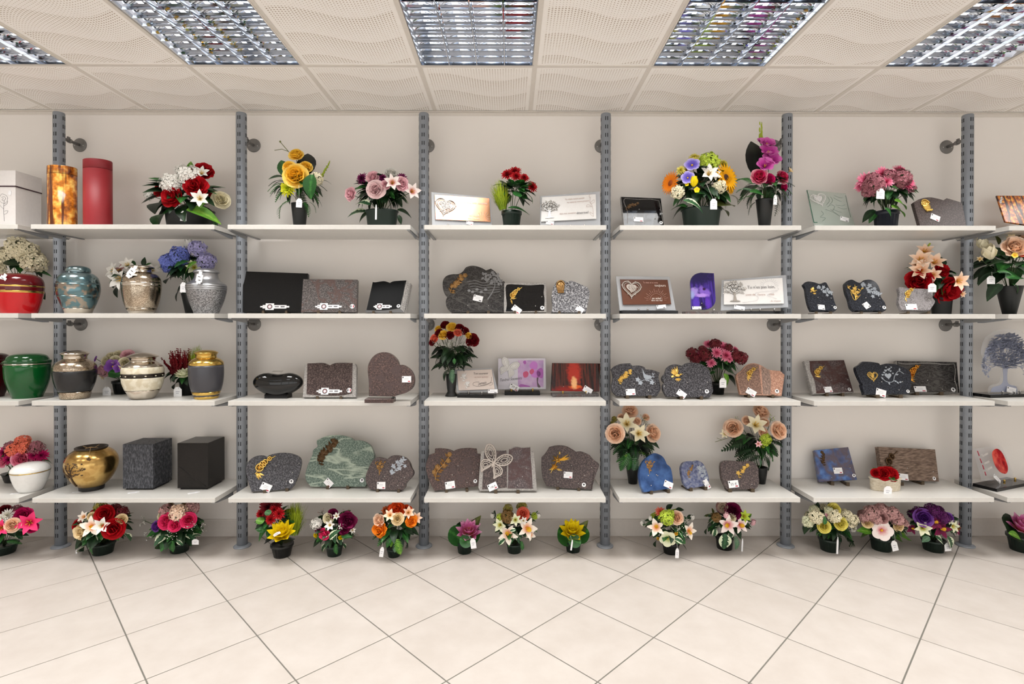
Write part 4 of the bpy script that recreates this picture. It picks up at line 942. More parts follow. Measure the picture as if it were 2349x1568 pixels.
for q, m_ in (([(1300, 600), (1340, 555), (1390, 575), (1385, 640), (1330, 650)], OP3), ([(1390, 660), (1440, 630), (1462, 680), (1450, 750), (1390, 720)], OP), ([(1320, 700), (1380, 655), (1430, 690), (1410, 740), (1340, 740)], OP3), ([(1225, 690), (1260, 668), (1290, 690), (1275, 735), (1235, 740)], OP2), ([(1225, 560), (1250, 545), (1262, 570), (1245, 590)], OP), ([(1385, 745), (1405, 740), (1400, 800), (1430, 852), (1395, 850)], flat('orchid_stem_print', (74, 48, 60), .3)), ([(1175, 845), (1200, 820), (1290, 838), (1310, 853, 1), (1175, 853, 1)], OP)):
    p.relief(q, .0008, m_, 'print_petal')
p.relief([(1300, 665), (1335, 640), (1355, 670), (1330, 705), (1305, 695)], .0012, OP2, 'print_petal')
p.orn(o_butterfly, 1050, 640, 92, WHITEM, 'butterfly', rot=-22, w=.001, solid=True)
p.text('Tendres Souvenirs', 950, 790, 34, DT, shear=.45, rot=6, w=.0012, width=265)
p.base(1008, 1420, 0.022, 0.07, BLACKG, front=0.04); p.pins((1088, 1338), .016, mat=GOLD); p.tag(1122, 858, 112, 62, -26, txt='39 €', off=.012)
REDF = glow_mat('red_forest_print', (26, 10, 8), (92, 34, 24), [(0.005, .12, .05, .10, (186, 44, 26)), (-.02, .012, .13, .035, (150, 24, 18)), (.012, .035, .045, .014, (232, 96, 30)), (.005, .06, .022, .045, (250, 190, 130))])
p = Plaque('forest_plaque', 'red glossy photo plaque of a forest path at sunset on stone base', 'plaque', 3, 'C', 1820, 920, lean=14, lift=0.020, yaw=4)
p.slab([(1565, 572, 1), (2128, 578, 1), (2118, 908, 1), (1548, 898, 1)], 0.008, REDF, 'print_plate')
p.base(1560, 2095, 0.018, 0.075, GREYSP, front=0.04); p.pins((1690, 1960), .014, mat=GOLD); p.studs([(1698, 850)]); p.tag(1982, 890, 108, 70, -32, off=.01, red=False)
p = Plaque('lobed_plaque', 'dark grey three-lobed plaque with gold bouquet and engraved bird', 'plaque', 3, 'D', 400, 965, lean=16, lift=0.012)
p.slab([(115, 640, 1), (150, 610), (230, 582), (335, 575, 1), (362, 606, 1), (440, 602), (500, 620), (515, 645, 1), (600, 655), (682, 685, 1), (668, 740), (692, 850), (680, 905), (650, 958, 1), (180, 958, 1), (130, 900), (118, 835), (138, 740)], 0.028, DGREY)
p.orn(o_roses, 270, 735, 95, GOLD, 'gold_bouquet', rot=-20, n=8, leaves=16); p.orn(o_birdsprig, 520, 735, 110, ETCH, 'engraved_bird', flat_h=.5); p.tag(340, 913, 112, 74, 4, off=.004); p.studs([(380, 818), (630, 818), (548, 895)]); p.easel((300, 560), w=.018)
p = Plaque('scalloped_plaque', 'dark speckled scalloped plaque with gold hummingbird before pink carnation pot', 'plaque', 3, 'D', 1010, 975, lean=16, lift=0.012)
p.slab([(712, 730), (745, 690, 1), (770, 620), (840, 588), (900, 592), (938, 606, 1), (990, 575), (1080, 568), (1180, 590), (1255, 650), (1285, 740), (1300, 850), (1308, 900), (1270, 972, 1), (765, 965, 1), (725, 890), (720, 830), (738, 800, 1), (715, 770)], 0.028, DGREY)
p.orn(o_bird, 880, 690, 88, GOLD, 'gold_hummingbird'); p.tag(937, 935, 108, 72, -38, off=.004); p.studs([(1000, 800), (1240, 798), (1155, 888), (735, 845)]); p.sticker(1233, 905, 24); p.easel((930, 1165), w=.016)
p = Plaque('salmon_plaque', 'salmon banded granite plaque with gold flower beside the shelf post', 'plaque', 3, 'D', 1850, 955, lean=16, lift=0.012, yaw=-4)
out = [(1580, 715), (1640, 660), (1700, 595), (1780, 575), (1860, 595), (1960, 650), (2095, 665, 1), (2145, 712, 1), (2110, 955, 1), (1625, 940, 1), (1600, 830)]
p.slab(out, 0.026, SALMON)
p.relief([(1592, 715), (1650, 662), (1705, 602), (1780, 583), (1840, 595, 1), (1850, 700), (1880, 938, 1), (1632, 934, 1), (1606, 830)], .0003, granite('salmon_brown_granite', [(.28, (72, 54, 46)), (.5, (122, 96, 84)), (.7, (160, 128, 112))], 120, .3), 'stone_band')
p.relief([(1870, 612, 1), (1968, 660, 1), (1985, 800), (1975, 945, 1), (1890, 940, 1), (1880, 780)], .0004, SALMON2, 'stone_band')
p.orn(o_orchid, 1755, 675, 75, GOLD, 'gold_flower'); p.tag(1752, 915, 112, 72, -32, off=.004); p.studs([(2115, 772)]); p.sticker(2055, 903, 24); p.easel((1720, 2000), w=.014)
p = Plaque('slanted_plaque', 'mauve square plaque with chiselled edge and gold flower on the third shelf', 'plaque', 3, 'E', 470, 785, lean=26, lift=0.012)
p.slab([(188, 458, 1), (585, 448, 1), (680, 768, 1), (275, 785, 1)], 0.024, MAUVE, edge=EDGE, bev=.003)
p.relief([(188, 460, 1), (240, 462), (250, 560), (290, 650), (310, 775, 1), (277, 782, 1)], .0015, EDGE, 'chiselled_margin', bev=.0005)
p.orn(o_orchid, 335, 555, 68, GOLD, 'gold_flower'); p.tag(427, 740, 78, 58, 4); p.studs([(460, 648), (618, 645), (568, 726)]); p.sticker(635, 738, 16); p.easel((410, 565), d=.08)
p = Plaque('hearts_plaque', 'dark granite plaque with engraved white hearts and gold heart pair', 'plaque', 3, 'E', 960, 803, lean=16, lift=0.012)
p.slab([(700, 525), (740, 490), (765, 466, 1), (840, 468), (920, 480), (938, 500, 1), (1000, 485), (1090, 490, 1), (1230, 560), (1240, 700), (1225, 785, 1), (785, 790, 1), (755, 690, 1), (765, 690), (720, 600)], 0.026, BLUEDARK)
p.orn(o_heart, 862, 608, 50, GOLD, 'gold_hearts', fill=False); p.orn(o_hearts, 1015, 605, 95, ETCH, 'engraved_hearts', flat_h=.4); p.tag(945, 772, 96, 72, -18, off=.004); p.studs([(950, 665), (1155, 665), (1120, 745)]); p.sticker(1210, 757, 16); p.easel((905, 1130), w=.02, d=.08)
p = Plaque('long_grey_plaque', 'long dark grey rectangular plaque with chiselled border overlapping hearts plaque', 'plaque', 3, 'E', 1440, 775, lean=20, lift=0.012, yaw=0)
p.slab([(1095, 455, 1), (1692, 470, 1), (1720, 775, 1), (1110, 775, 1)], 0.026, DGREYV, edge=EDGE, bev=.003)
p.lines([[(1110, 478), (1200, 490), (1400, 480), (1560, 492), (1662, 488)], [(1662, 488), (1675, 560), (1668, 640), (1690, 720), (1690, 780)]], .0028, EDGE, 'chiselled_margin')
p.orn(o_orchid, 1262, 560, 85, flat('amber_gold', (222, 160, 70), .25, metal=1.0), 'gold_flower', n=4); p.tag(1330, 735, 118, 56, 0, off=.004); p.studs([(1400, 652), (1662, 662), (1545, 738)]); p.sticker(1655, 742, 22); p.easel((1290, 1530), w=.022, d=.07)

# ---- lowest row
p = Plaque('grey_lobed_plaque', 'dark grey two-lobed plaque with gold orchid spray on the lowest shelf', 'plaque', 4, 'B', 400, 1045, lean=14, lift=0.010, yaw=14)
p.slab([(125, 800), (150, 710), (220, 650), (310, 632), (372, 650, 1), (420, 622), (540, 602), (660, 612), (750, 650), (775, 720), (745, 850), (690, 985, 1), (640, 1030, 1), (195, 1068, 1), (150, 940)], 0.03, DGREY)
p.orn(o_orchid, 340, 735, 118, GOLD, 'gold_orchid', n=4); p.tag(358, 1005, 118, 84, -26, off=.004); p.studs([(404, 862), (672, 832), (598, 938), (745, 725), (478, 755)]); p.sticker(655, 938, 24); p.easel((345, 605), w=.016)
p = Plaque('green_plaque', 'large green veined granite plaque with bronze rose cascade', 'plaque', 4, 'B', 1200, 1000, lean=14, lift=0.012)
p.slab([(955, 455, 1), (1050, 412), (1150, 395), (1260, 400), (1350, 425), (1390, 458, 1), (1480, 460), (1570, 505), (1615, 590), (1625, 680), (1590, 860), (1530, 985, 1), (1450, 1002), (880, 1000, 1), (830, 930), (818, 860), (850, 740), (905, 620, 1), (912, 570), (960, 530), (952, 490)], 0.032, GREEN)
p.orn(o_roses, 1070, 590, 150, DBRONZE, 'bronze_roses', n=9, leaves=16, rot=-4); p.tag(1092, 955, 100, 74, -42, off=.004); p.sticker(1482, 925, 24); p.easel((1085, 1320), w=.016)
p = Plaque('brown_lobed_plaque', 'brown two-lobed plaque with gold spray and white engraved flowers', 'plaque', 4, 'B', 1780, 1040, lean=12, lift=0.010, yaw=-4)
p.slab([(1525, 880), (1560, 780), (1610, 690), (1670, 655), (1740, 665), (1775, 680, 1), (1830, 640), (1900, 632), (1990, 660), (2040, 720), (2060, 780), (2085, 830), (2070, 880), (2000, 960), (1985, 1010), (1940, 1050, 1), (1580, 1035, 1), (1535, 960)], 0.03, BROWN)
p.orn(o_leaves, 1692, 770, 92, BRONZE, 'bronze_spray'); p.orn(o_sprig, 1905, 760, 110, ETCH, 'engraving', flat_h=.4, rot=10); p.tag(1708, 985, 100, 80, 2, off=.004); p.studs([(1748, 878), (1982, 895), (1902, 988)]); p.easel((1668, 1915), w=.014)
p = Plaque('brown_book_plaque', 'red-brown open book plaque with gold branch next to butterfly book', 'plaque', 4, 'C', 420, 1040, lean=14, lift=0.010, yaw=6)
p.slab([(125, 628, 1), (190, 605, 1), (195, 552, 1), (260, 548), (350, 558), (412, 580, 1), (480, 555), (590, 545), (682, 552, 1), (692, 612, 1), (735, 614, 1), (730, 990, 1), (690, 995, 1), (195, 1055, 1), (130, 940), (85, 780), (105, 680)], 0.03, REDBR)
p.orn(o_roses, 280, 770, 150, BRONZE, 'bronze_branch', n=5, leaves=14, rot=-6); p.tag(370, 980, 112, 82, 8, off=.004); p.studs([(462, 755), (395, 862), (632, 840), (568, 948), (698, 735)]); p.sticker(665, 935, 22); p.easel((328, 568), w=.016)
p = Plaque('butterfly_book_plaque', 'mauve open book plaque with large silver filigree butterfly', 'plaque', 4, 'C', 1040, 1050, lean=12, lift=0.012)
p.slab([(730, 590, 1), (775, 572, 1), (900, 575), (1010, 572), (1040, 598, 1), (1060, 565), (1130, 530), (1220, 540), (1312, 532, 1), (1322, 590, 1), (1350, 582, 1), (1385, 1000), (1380, 1045, 1), (720, 1050, 1), (700, 1010, 1)], 0.03, EDGE, 'page_block')
p.relief([(772, 582, 1), (900, 580), (1005, 580), (1032, 610), (1036, 1010, 1), (745, 1030, 1)], .002, BROWN, 'polished_page'); p.relief([(1058, 600), (1080, 562), (1140, 538), (1220, 546), (1308, 540, 1), (1340, 1022, 1), (1046, 1018, 1)], .002, MAUVE, 'polished_page')
p.orn(o_butterfly, 880, 730, 148, LACE, 'filigree_butterfly', rot=-28, w=.002); p.tag(868, 998, 112, 78, 24, txt='198 €', off=.006); p.studs([(965, 880), (1262, 782), (1216, 882), (1160, 982)]); p.easel((905, 1165), w=.018)
p = Plaque('lily_plaque', 'brown lobed plaque with gold lily spray next to the slotted post', 'plaque', 4, 'C', 1760, 1020, lean=14, lift=0.010, yaw=-8)
p.slab([(1440, 655, 1), (1490, 600), (1530, 535, 1), (1620, 515), (1720, 522), (1800, 560), (1845, 590, 1), (1910, 588), (2000, 625, 1), (2060, 690), (2115, 740), (2080, 850), (2020, 1045, 1), (1990, 1050), (1500, 990, 1), (1455, 900), (1440, 780)], 0.03, BROWN)
p.orn(o_lily, 1640, 710, 130, GOLD, 'gold_lily'); p.tag(1752, 862, 102, 72, -2, off=.004); p.studs([(1792, 752), (2028, 775), (1948, 868), (1636, 942), (1872, 966)]); p.sticker(1937, 978, 24); p.easel((1632, 1878), w=.016)
p = Plaque('blue_plaque', 'blue polished rounded plaque with bronze spray before peach bouquet', 'plaque', 4, 'D', 640, 1055, lean=18, lift=0.012, yaw=12)
p.slab([(445, 850), (470, 740), (530, 660), (610, 608), (690, 628), (735, 670), (765, 735, 1), (810, 780), (832, 880), (835, 960), (815, 1020, 1), (500, 1068, 1), (462, 980)], 0.026, BLUEP)
p.orn(o_leaves, 560, 760, 90, BRONZE, 'bronze_spray', rot=-10); p.tag(783, 975, 112, 74, -26, off=.006); p.studs([(545, 870), (640, 860), (580, 985), (655, 870)]); p.easel((578, 780), w=.014, d=.09)
p = Plaque('small_blue_plaque', 'small blue-grey double-arched plaque with bronze ornament and white engraving', 'plaque', 4, 'D', 1100, 1020, lean=16, lift=0.012, yaw=12)
p.slab([(935, 800), (950, 735), (985, 705), (1040, 700), (1070, 706, 1), (1120, 692), (1180, 720), (1220, 780), (1248, 860), (1258, 930), (1240, 985, 1), (1010, 1018, 1), (965, 960)], 0.024, granite('blue_grey_granite', [(.3, (62, 66, 88)), (.5, (96, 104, 138)), (.7, (140, 144, 160))], 40, .12))
p.orn(o_roses, 1035, 820, 70, BRONZE, 'bronze_figure', n=5); p.orn(o_sprig, 1185, 830, 85, ETCH, 'engraving', rot=80, flat_h=.4); p.tag(1232, 970, 62, 112, 22, off=.006, txt='59 €'); p.studs([(1045, 968)]); p.easel((1040,), w=.018, d=.09); p.easel((1215,), w=.018, d=.09)
p = Plaque('small_brown_plaque', 'small brown irregular plaque with gold rose before the second peach bouquet', 'plaque', 4, 'D', 1620, 1035, lean=14, lift=0.012)
p.slab([(1398, 745), (1440, 695), (1560, 698), (1650, 705), (1745, 702), (1800, 725), (1838, 790), (1840, 870), (1848, 940), (1825, 1005), (1790, 1030, 1), (1470, 1035, 1), (1430, 960), (1405, 880)], 0.028, BROWN)
p.orn(o_roses, 1650, 815, 85, GOLD, 'gold_rose', n=4, rot=-12); p.tag(1545, 968, 120, 82, 6, off=.004, txt='55 €'); p.studs([(1758, 972)]); p.easel((1500, 1765), w=.02)
p = Plaque('blue_slab_plaque', 'blue and grey square granite plaque with dark bronze rose', 'plaque', 4, 'E', 530, 800, lean=24, lift=0.014, yaw=-10)
p.slab([(290, 480, 1), (625, 448, 1), (712, 768, 1), (345, 832, 1)], 0.03, BLUE)
p.orn(o_roses, 378, 560, 65, DBRONZE, 'bronze_rose', rot=20, n=5, leaves=10); p.tag(523, 680, 82, 58, 4, off=.004); p.studs([(460, 748), (610, 730), (640, 652)]); p.sticker(680, 728, 16); p.easel((465, 615), w=.018, d=.09)
p = Plaque('banded_plaque', 'brown wood-grained granite rectangle with bronze poppy behind the stone boat', 'plaque', 4, 'E', 1240, 800, lean=18, lift=0.012, yaw=8)
p.slab([(922, 445, 1), (1478, 472, 1), (1522, 805, 1), (962, 765, 1)], 0.03, WOODG)
p.orn(o_orchid, 1042, 560, 90, DBRONZE, 'bronze_poppy', n=2); p.tag(1165, 742, 105, 62, -8, off=.004); p.studs([(1200, 655), (1455, 690)]); p.sticker(1468, 757, 18); p.easel((1140, 1345), w=.02, d=.08)
# acrylic tree and red acrylic on their black feet
p = Plaque('acrylic_tree', 'clear acrylic tree of life silhouette standing on a black base', 'ornament', 3, 'E', 2160, 770, lean=3, lift=0.02, yaw=10)
TREEM = flat('grey_blue_acrylic', (158, 164, 184), 0.3)
p.slab([(2010, 770, 1), (2020, 715), (2060, 690), (2110, 680), (2130, 640), (2132, 545), (2060, 530), (2000, 470), (1945, 400), (1950, 320), (1985, 230), (2070, 170), (2170, 145), (2290, 155), (2390, 220), (2430, 320), (2420, 420), (2350, 500), (2270, 540), (2195, 550), (2192, 640), (2230, 690), (2290, 710), (2310, 770, 1)], 0.010, ACRYL, 'acrylic_plate')
p.relief([(2020, 765, 1), (2040, 720), (2120, 692), (2145, 640), (2142, 520), (2185, 520), (2182, 640), (2205, 690), (2270, 710), (2285, 765, 1)], .001, TREEM, 'tree_trunk')
mbt = MB(); rng = random.Random(5); c0 = p.uvf((2165, 520)); R = 250*p.k
def br_(x, y, a, l, d):
    x2, y2 = x+l*math.cos(a), y+l*math.sin(a); mbt.tube([(x, y, .0008), (x2, y2, .0008)], .0012+.0009*d, 4, r1=.001+.0008*(d-1))
    if d > 0:
        for s_ in (-.6, 0.05, .6): br_(x2, y2, a+s_+rng.uniform(-.2, .2), l*.72, d-1)
    else:
        for i in range(3): mbt.add(*[[(x2+rng.uniform(-1, 1)*.008+q[0]*.009, y2+rng.uniform(-1, 1)*.006+q[1]*.009, .0012) for q in ((-1, 0), (0, -.5), (1, 0), (0, .5))], [(0, 1, 2, 3)]])
for a in (.25, .75, 1.2, 1.6, 2.0, 2.5, 2.95): br_(c0.x, c0.y, a, R*.42, 3)
for i in range(420):
    a_, q_ = rng.uniform(0, 2*PI), math.sqrt(rng.uniform(0.04, 1)); x_, y_ = c0.x+R*.88*q_*math.cos(a_)+.005, c0.y+R*.62+R*.70*q_*math.sin(a_); t_ = rng.uniform(0, 3.1)
    leaf2(mbt, x_, y_, t_, .016, .0035, .0004, .0012)
mbt.build('tree_branches', TREEM, p.T, p.ML)['kind'] = 'stuff'
p.base(1915, 2520, 0.018, 0.12, BLACKG, front=0.06); p.pins((2130, 2300), .014); p.tag(2225, 745, 110, 52, -12, off=.012, red=False)
p = Plaque('acrylic_plaque', 'clear acrylic plaque with red poppy petal print on a black base', 'plaque', 4, 'E', 2060, 800, lean=16, lift=0.02, yaw=22)
p.slab([(1885, 480), (1905, 462), (2080, 430), (2120, 440), (2150, 480), (2235, 690), (2240, 760, 1), (1985, 780), (1960, 730)], 0.02, ACRYL, 'acrylic_plate', bev=.001)
REDP = granite('poppy_print', [(.3, (110, 4, 14)), (.5, (196, 22, 30)), (.7, (232, 92, 74))], 18, .1)
p.relief([(2035, 520), (2050, 480), (2085, 465), (2130, 500), (2170, 580), (2190, 660), (2170, 710), (2110, 690), (2060, 620)], .001, REDP, 'poppy_print')
RE = flat('red_acrylic_edge', (176, 30, 60), .15)
p.lines([[(1890, 485), (1908, 535)], [(1915, 560), (1932, 605)], [(1940, 625), (1955, 668)], [(1962, 690), (1975, 728)]], .0028, RE, 'red_edge')
p.text('Tu nous', 1940, 548, 26, WT, rot=10, w=.0012, width=110); p.text('manques', 1965, 620, 26, WT, rot=10, w=.0012, width=90); p.text('à jamais', 1985, 682, 26, WT, rot=10, w=.0012, width=100)
p.base(1935, 2290, 0.018, 0.12, BLACKG, front=0.07); p.pins((2150, 2262), .014, mat=GOLD); p.tag(2085, 760, 100, 40, -45, off=.016, red=False)

# ================================================================ URNS AND BOXES
BRASS = flat('brass', (214, 178, 96), 0.18, metal=1.0)
NICKEL = flat('nickel', (206, 196, 182), 0.14, metal=1.0)
def patterned(name, c1, c2, scale, metal=1.0, rough=0.2, lo=.44, hi=.56):
    if name in MATS: return MATS[name]
    mt, nt, b = _nt(name); tc = N(nt, 'ShaderNodeTexCoord'); no = N(nt, 'ShaderNodeTexNoise'); no.inputs['Scale'].default_value = scale; no.inputs['Detail'].default_value = 3
    L(nt, tc.outputs['Object'], no.inputs['Vector']); L(nt, ramp(nt, no.outputs['Fac'], [(lo, srgb(c1)), (hi, srgb(c2))]), b.inputs['Base Color'])
    b.inputs['Metallic'].default_value = metal; b.inputs['Roughness'].default_value = rough; MATS[name] = mt; return mt
TEAL = patterned('teal_lustre', (98, 128, 136), (140, 160, 164), 14, 0.85, .16)
TEALG = patterned('teal_gold_scene', (100, 128, 134), (158, 146, 132), 26, 0.85, .18, .52, .58)
ENGR = patterned('engraved_silver', (146, 130, 112), (196, 182, 162), 220, 1.0, .2, .4, .6)
HAMM = patterned('hammered_pewter', (104, 104, 106), (164, 164, 166), 170, .7, .4)
PEWT = flat('satin_pewter', (176, 177, 180), .3, metal=.9)
MOP = patterned('mother_of_pearl', (214, 204, 178), (232, 226, 206), 30, .1, .25)
u = Urn('cremation_urn', 'glossy red urn with two gold lines in front of cream hydrangeas', 'urn', 2, 'A', 182, 787, Y=-0.27)
RED = flat('red_lacquer', (196, 10, 22), .08); DKRED = flat('dark_red_lacquer', (92, 10, 18), .08)
u.sec('body', [(138, 787), (150, 750), (168, 680), (182, 610), (185, 590)], RED); u.sec('gold_line', [(185, 592), (188, 585), (188, 578), (187, 572)], BRASS); u.sec('band', [(187, 572), (189, 550), (190, 536)], DKRED); u.sec('gold_line', [(190, 536), (191, 530), (190, 522)], BRASS); u.sec('lid', [(190, 522), (186, 480), (165, 440), (120, 415), (60, 405), (3, 402)], DKRED)
u.flag_tag(25, 460, 35, 60, 110, -.11)
u = Urn('cremation_urn', 'teal metallic urn with engraved landscape and domed lid', 'urn', 2, 'A', 755, 787, Y=-0.25)
u.sec('foot_band', [(104, 787), (110, 765), (120, 738)], NICKEL); u.sec('body', [(120, 738), (140, 690), (163, 620)], TEALG); u.sec('body', [(163, 620), (172, 560), (168, 500)], TEALG); u.sec('shoulder', [(168, 500), (155, 445), (125, 410), (98, 396)], TEAL); l_ = u.sec('lid', [(98, 392), (98, 375), (88, 350), (60, 335), (30, 330), (3, 328)], TEAL); u.flag_tag(610, 440, 55, 50, 150, -.06)
u = Urn('cremation_urn', 'silver engraved urn with flared lid in front of white lilies', 'urn', 2, 'A', 1362, 787, Y=-0.27)
u.sec('foot', [(100, 787), (104, 775), (112, 765)], NICKEL); u.sec('band', [(112, 765), (126, 735)], ENGR, sm=0); u.sec('body', [(126, 735), (148, 660), (162, 560), (162, 525)], ENGR); u.sec('ring', [(163, 525), (166, 518), (166, 500), (163, 492)], NICKEL); u.sec('shoulder', [(162, 492), (156, 450), (130, 412), (92, 392)], ENGR); u.sec('neck', [(92, 392), (84, 378), (84, 360)], NICKEL); u.sec('lid', [(96, 360), (106, 350), (106, 342), (90, 332), (50, 325), (3, 322)], NICKEL); u.flag_tag(1268, 390, 40, 60, 130, -.10)
u = Urn('cremation_urn', 'grey hammered pewter urn with smooth stepped neck beside blue hydrangeas', 'urn', 2, 'A', 1987, 787, Y=-0.27)
u.sec('body', [(106, 787), (118, 750), (148, 670), (168, 590), (172, 562)], HAMM); u.sec('ring', [(172, 562), (176, 556), (174, 548)], PEWT); u.sec('ring', [(174, 546), (177, 540), (174, 530)], PEWT); u.sec('ring', [(174, 528), (176, 520), (170, 508)], PEWT); u.sec('shoulder', [(168, 506), (150, 492), (118, 466), (106, 445), (100, 420), (99, 400)], PEWT); u.sec('lid', [(108, 400), (114, 390), (100, 372), (60, 356), (3, 350)], PEWT); u.flag_tag(1920, 445, 12, 60, 115, -.11)
u = Urn('cremation_urn', 'dark maroon urn with silver line at the cut-off end of the third shelf', 'urn', 3, 'A', -112, 795)
MAR = flat('maroon_lacquer', (58, 8, 14), .1); GRN = flat('green_lacquer', (10, 82, 34), .08); GRN2 = flat('green_lacquer_lid', (8, 66, 26), .08)
def lidded(u, cx, body, lid, y0):
    u.sec('body', [(115, y0), (118, y0-18), (148, y0-100), (170, y0-200), (175, y0-318)], body); u.sec('ring', [(175, y0-318), (178, y0-322), (178, y0-328)], NICKEL, sm=0)
    u.sec('lid', [(178, y0-328), (179, y0-352), (166, y0-358), (158, y0-375), (140, y0-400), (100, y0-416), (50, y0-422), (3, y0-424)], lid)
lidded(u, -112, MAR, MAR, 795)
u = Urn('cremation_urn', 'glossy green lidded urn with a thin silver line', 'urn', 3, 'A', 266, 800); lidded(u, 266, GRN, GRN2, 800)
u = Urn('cremation_urn', 'black urn with engraved silver shoulder and foot beside flower pot', 'urn', 3, 'A', 722, 810)
BLKL = flat('black_enamel', (26, 26, 28), .25)
u.sec('foot', [(108, 812), (114, 806), (118, 800), (128, 740)], ENGR); u.sec('body', [(130, 738), (158, 660), (172, 580), (172, 542)], BLKL); u.sec('shoulder', [(172, 540), (168, 500), (145, 465), (110, 442), (95, 430)], ENGR); u.sec('neck', [(95, 430), (96, 405), (108, 388)], NICKEL); u.sec('lid', [(112, 386), (112, 378), (90, 362), (45, 350), (3, 347)], NICKEL)
u = Urn('cremation_urn', 'silver urn with cream shell panels and a mosaic band', 'urn', 3, 'A', 1375, 812)
u.sec('foot', [(92, 814), (105, 800), (125, 765), (145, 726)], NICKEL); u.sec('lower_panel', [(146, 724), (168, 660), (174, 606)], MOP)
u.sec('mosaic_band', [(174, 604), (177, 585), (175, 568)], flat('mosaic_dark', (52, 46, 40), .15, metal=.6))
for i in range(26):
    if i % 2: 
        a = 2*PI*i/26; MB().box((-.0042, -.0012, -.0030), (.0042, .0006, .0030)).build('mosaic_piece', MOP, u.T, Matrix.Rotation(a, 4, 'Z') @ Matrix.Translation((0, -177*u.k, (812-586)*u.k)))
u.sec('upper_panel', [(175, 566), (174, 530), (166, 506)], MOP); u.sec('shoulder', [(164, 504), (140, 480), (110, 458), (104, 440)], NICKEL); u.sec('neck', [(104, 440), (112, 420), (132, 410)], NICKEL); u.sec('lid', [(134, 408), (125, 402), (90, 386), (40, 373), (3, 370)], NICKEL)
u = Urn('cremation_urn', 'dark grey urn with brass neck, lid and striped foot', 'urn', 3, 'A', 1985, 810)
GRYE = flat('grey_enamel', (62, 62, 68), .3)
u.sec('foot', [(98, 814), (104, 806), (110, 785)], BRASS); u.sec('stripe', [(110, 785), (114, 772)], GRYE, sm=0); u.sec('foot_band', [(114, 772), (124, 740)], BRASS, sm=0); u.sec('body', [(126, 738), (144, 660), (152, 570), (150, 490)], GRYE); u.sec('shoulder', [(150, 488), (146, 462), (120, 435), (92, 420)], BRASS); u.sec('neck', [(92, 420), (88, 400), (98, 380)], BRASS); u.sec('lid', [(102, 377), (102, 370), (80, 356), (45, 347), (3, 344)], BRASS)
u = Urn('cremation_urn', 'small white porcelain urn with gold line before pink roses', 'urn', 4, 'A', 293, 858)
WPOR = flat('white_porcelain', (232, 232, 230), .12)
u.sec('body', [(70, 862), (92, 850), (122, 790), (142, 720), (150, 672)], WPOR); u.sec('gold_line', [(150, 672), (153, 668), (152, 664)], BRASS); u.sec('lid', [(152, 663), (146, 640), (120, 610), (70, 590), (3, 582)], WPOR)
u = Urn('vase_urn', 'round golden brass vase urn with tree relief and twine bow', 'urn', 4, 'A', 882, 842)
GV = patterned('aged_brass', (176, 140, 82), (204, 170, 106), 18, 1.0, .22); TREED = flat('dark_relief', (70, 50, 28), .6)
u.sec('foot', [(98, 846), (100, 830), (104, 802)], flat('dark_foot', (28, 26, 26), .4)); u.sec('body', [(106, 804), (150, 758), (195, 680), (214, 600), (204, 535), (175, 490), (140, 462), (126, 452)], GV, cap=False)
u.sec('mouth', [(126, 452), (132, 440), (126, 434), (110, 442), (90, 470), (20, 500), (3, 505)], flat('dark_inside', (40, 30, 20), .5), cap=False)
def on_vase(a, z, dr=0.0):
    pr = [(106, 804), (150, 758), (195, 680), (214, 600), (204, 535), (175, 490), (140, 462), (126, 452)]
    for (r0, y0), (r1, y1) in zip(pr, pr[1:]):
        if y1 <= z <= y0:
            r = r0+(r1-r0)*(z-y0)/(y1-y0); break
    else: r = 126
    r = (r+dr)*u.k; return (r*math.sin(a), -r*math.cos(a), (u.y0-z)*u.k)
mbv = MB(); rng = random.Random(3)
AO = .34
mbv.tube([on_vase(AO-.62+.1*t, 775-115*t, 4) for t in (0, .33, .66, 1)], .0055, 6, r1=.003)
for a0, z0, a1, z1 in ((-.6, 690, -.25, 650), (-.57, 660, -.75, 600), (-.57, 670, -.4, 590), (-.25, 650, -.1, 640), (-.4, 590, -.3, 560), (-.75, 600, -.8, 570), (-.5, 620, -.55, 560), (-.6, 680, -.95, 640), (-.95, 640, -1.0, 600)):
    mbv.tube([on_vase(AO+a0+(a1-a0)*t, z0+(z1-z0)*t, 4) for t in (0, .5, 1)], .0028, 5, r1=.0016)
for i in range(60):
    a, z = AO+rng.uniform(-.95, .1), rng.uniform(545, 660); mbv.ball(on_vase(a, z, 3), .0042, 6, 3, sc3=(1.4, .6, .7))
mbv.build('tree_relief', TREED, u.T)
TW = flat('twine', (150, 122, 84), .9)
mb = MB(); z0 = (u.y0-432)*u.k; 
R0 = -133*u.k
mb.tube([(-.034, R0, z0+.020), (-.014, R0, z0+.008), (.0, R0-.002, z0+.008), (.018, R0, z0+.006), (.040, R0, z0+.020)], .0016, 5); mb.tube([(-.026, R0, z0+.004), (.0, R0-.002, z0+.012), (.034, R0, z0+.002)], .0014, 5)
mb.tube([(0, R0-.002, z0+.008), on_vase(-.05, 470, 5), on_vase(-.06, 500, 5)], .0016, 5); mb.build('twine_bow', TW, u.T, Matrix.Rotation(.62, 4, 'Z'))
mb = MB(); q = Vector(on_vase(-.06, 515, 5))
for i in range(12): mb.ball(q+Vector((rng.uniform(-.007, .007), rng.uniform(-.004, 0), rng.uniform(-.012, .012))), .0045, 5, 4)
mb.build('pendant', DBRONZE, u.T, Matrix.Rotation(.62, 4, 'Z'))

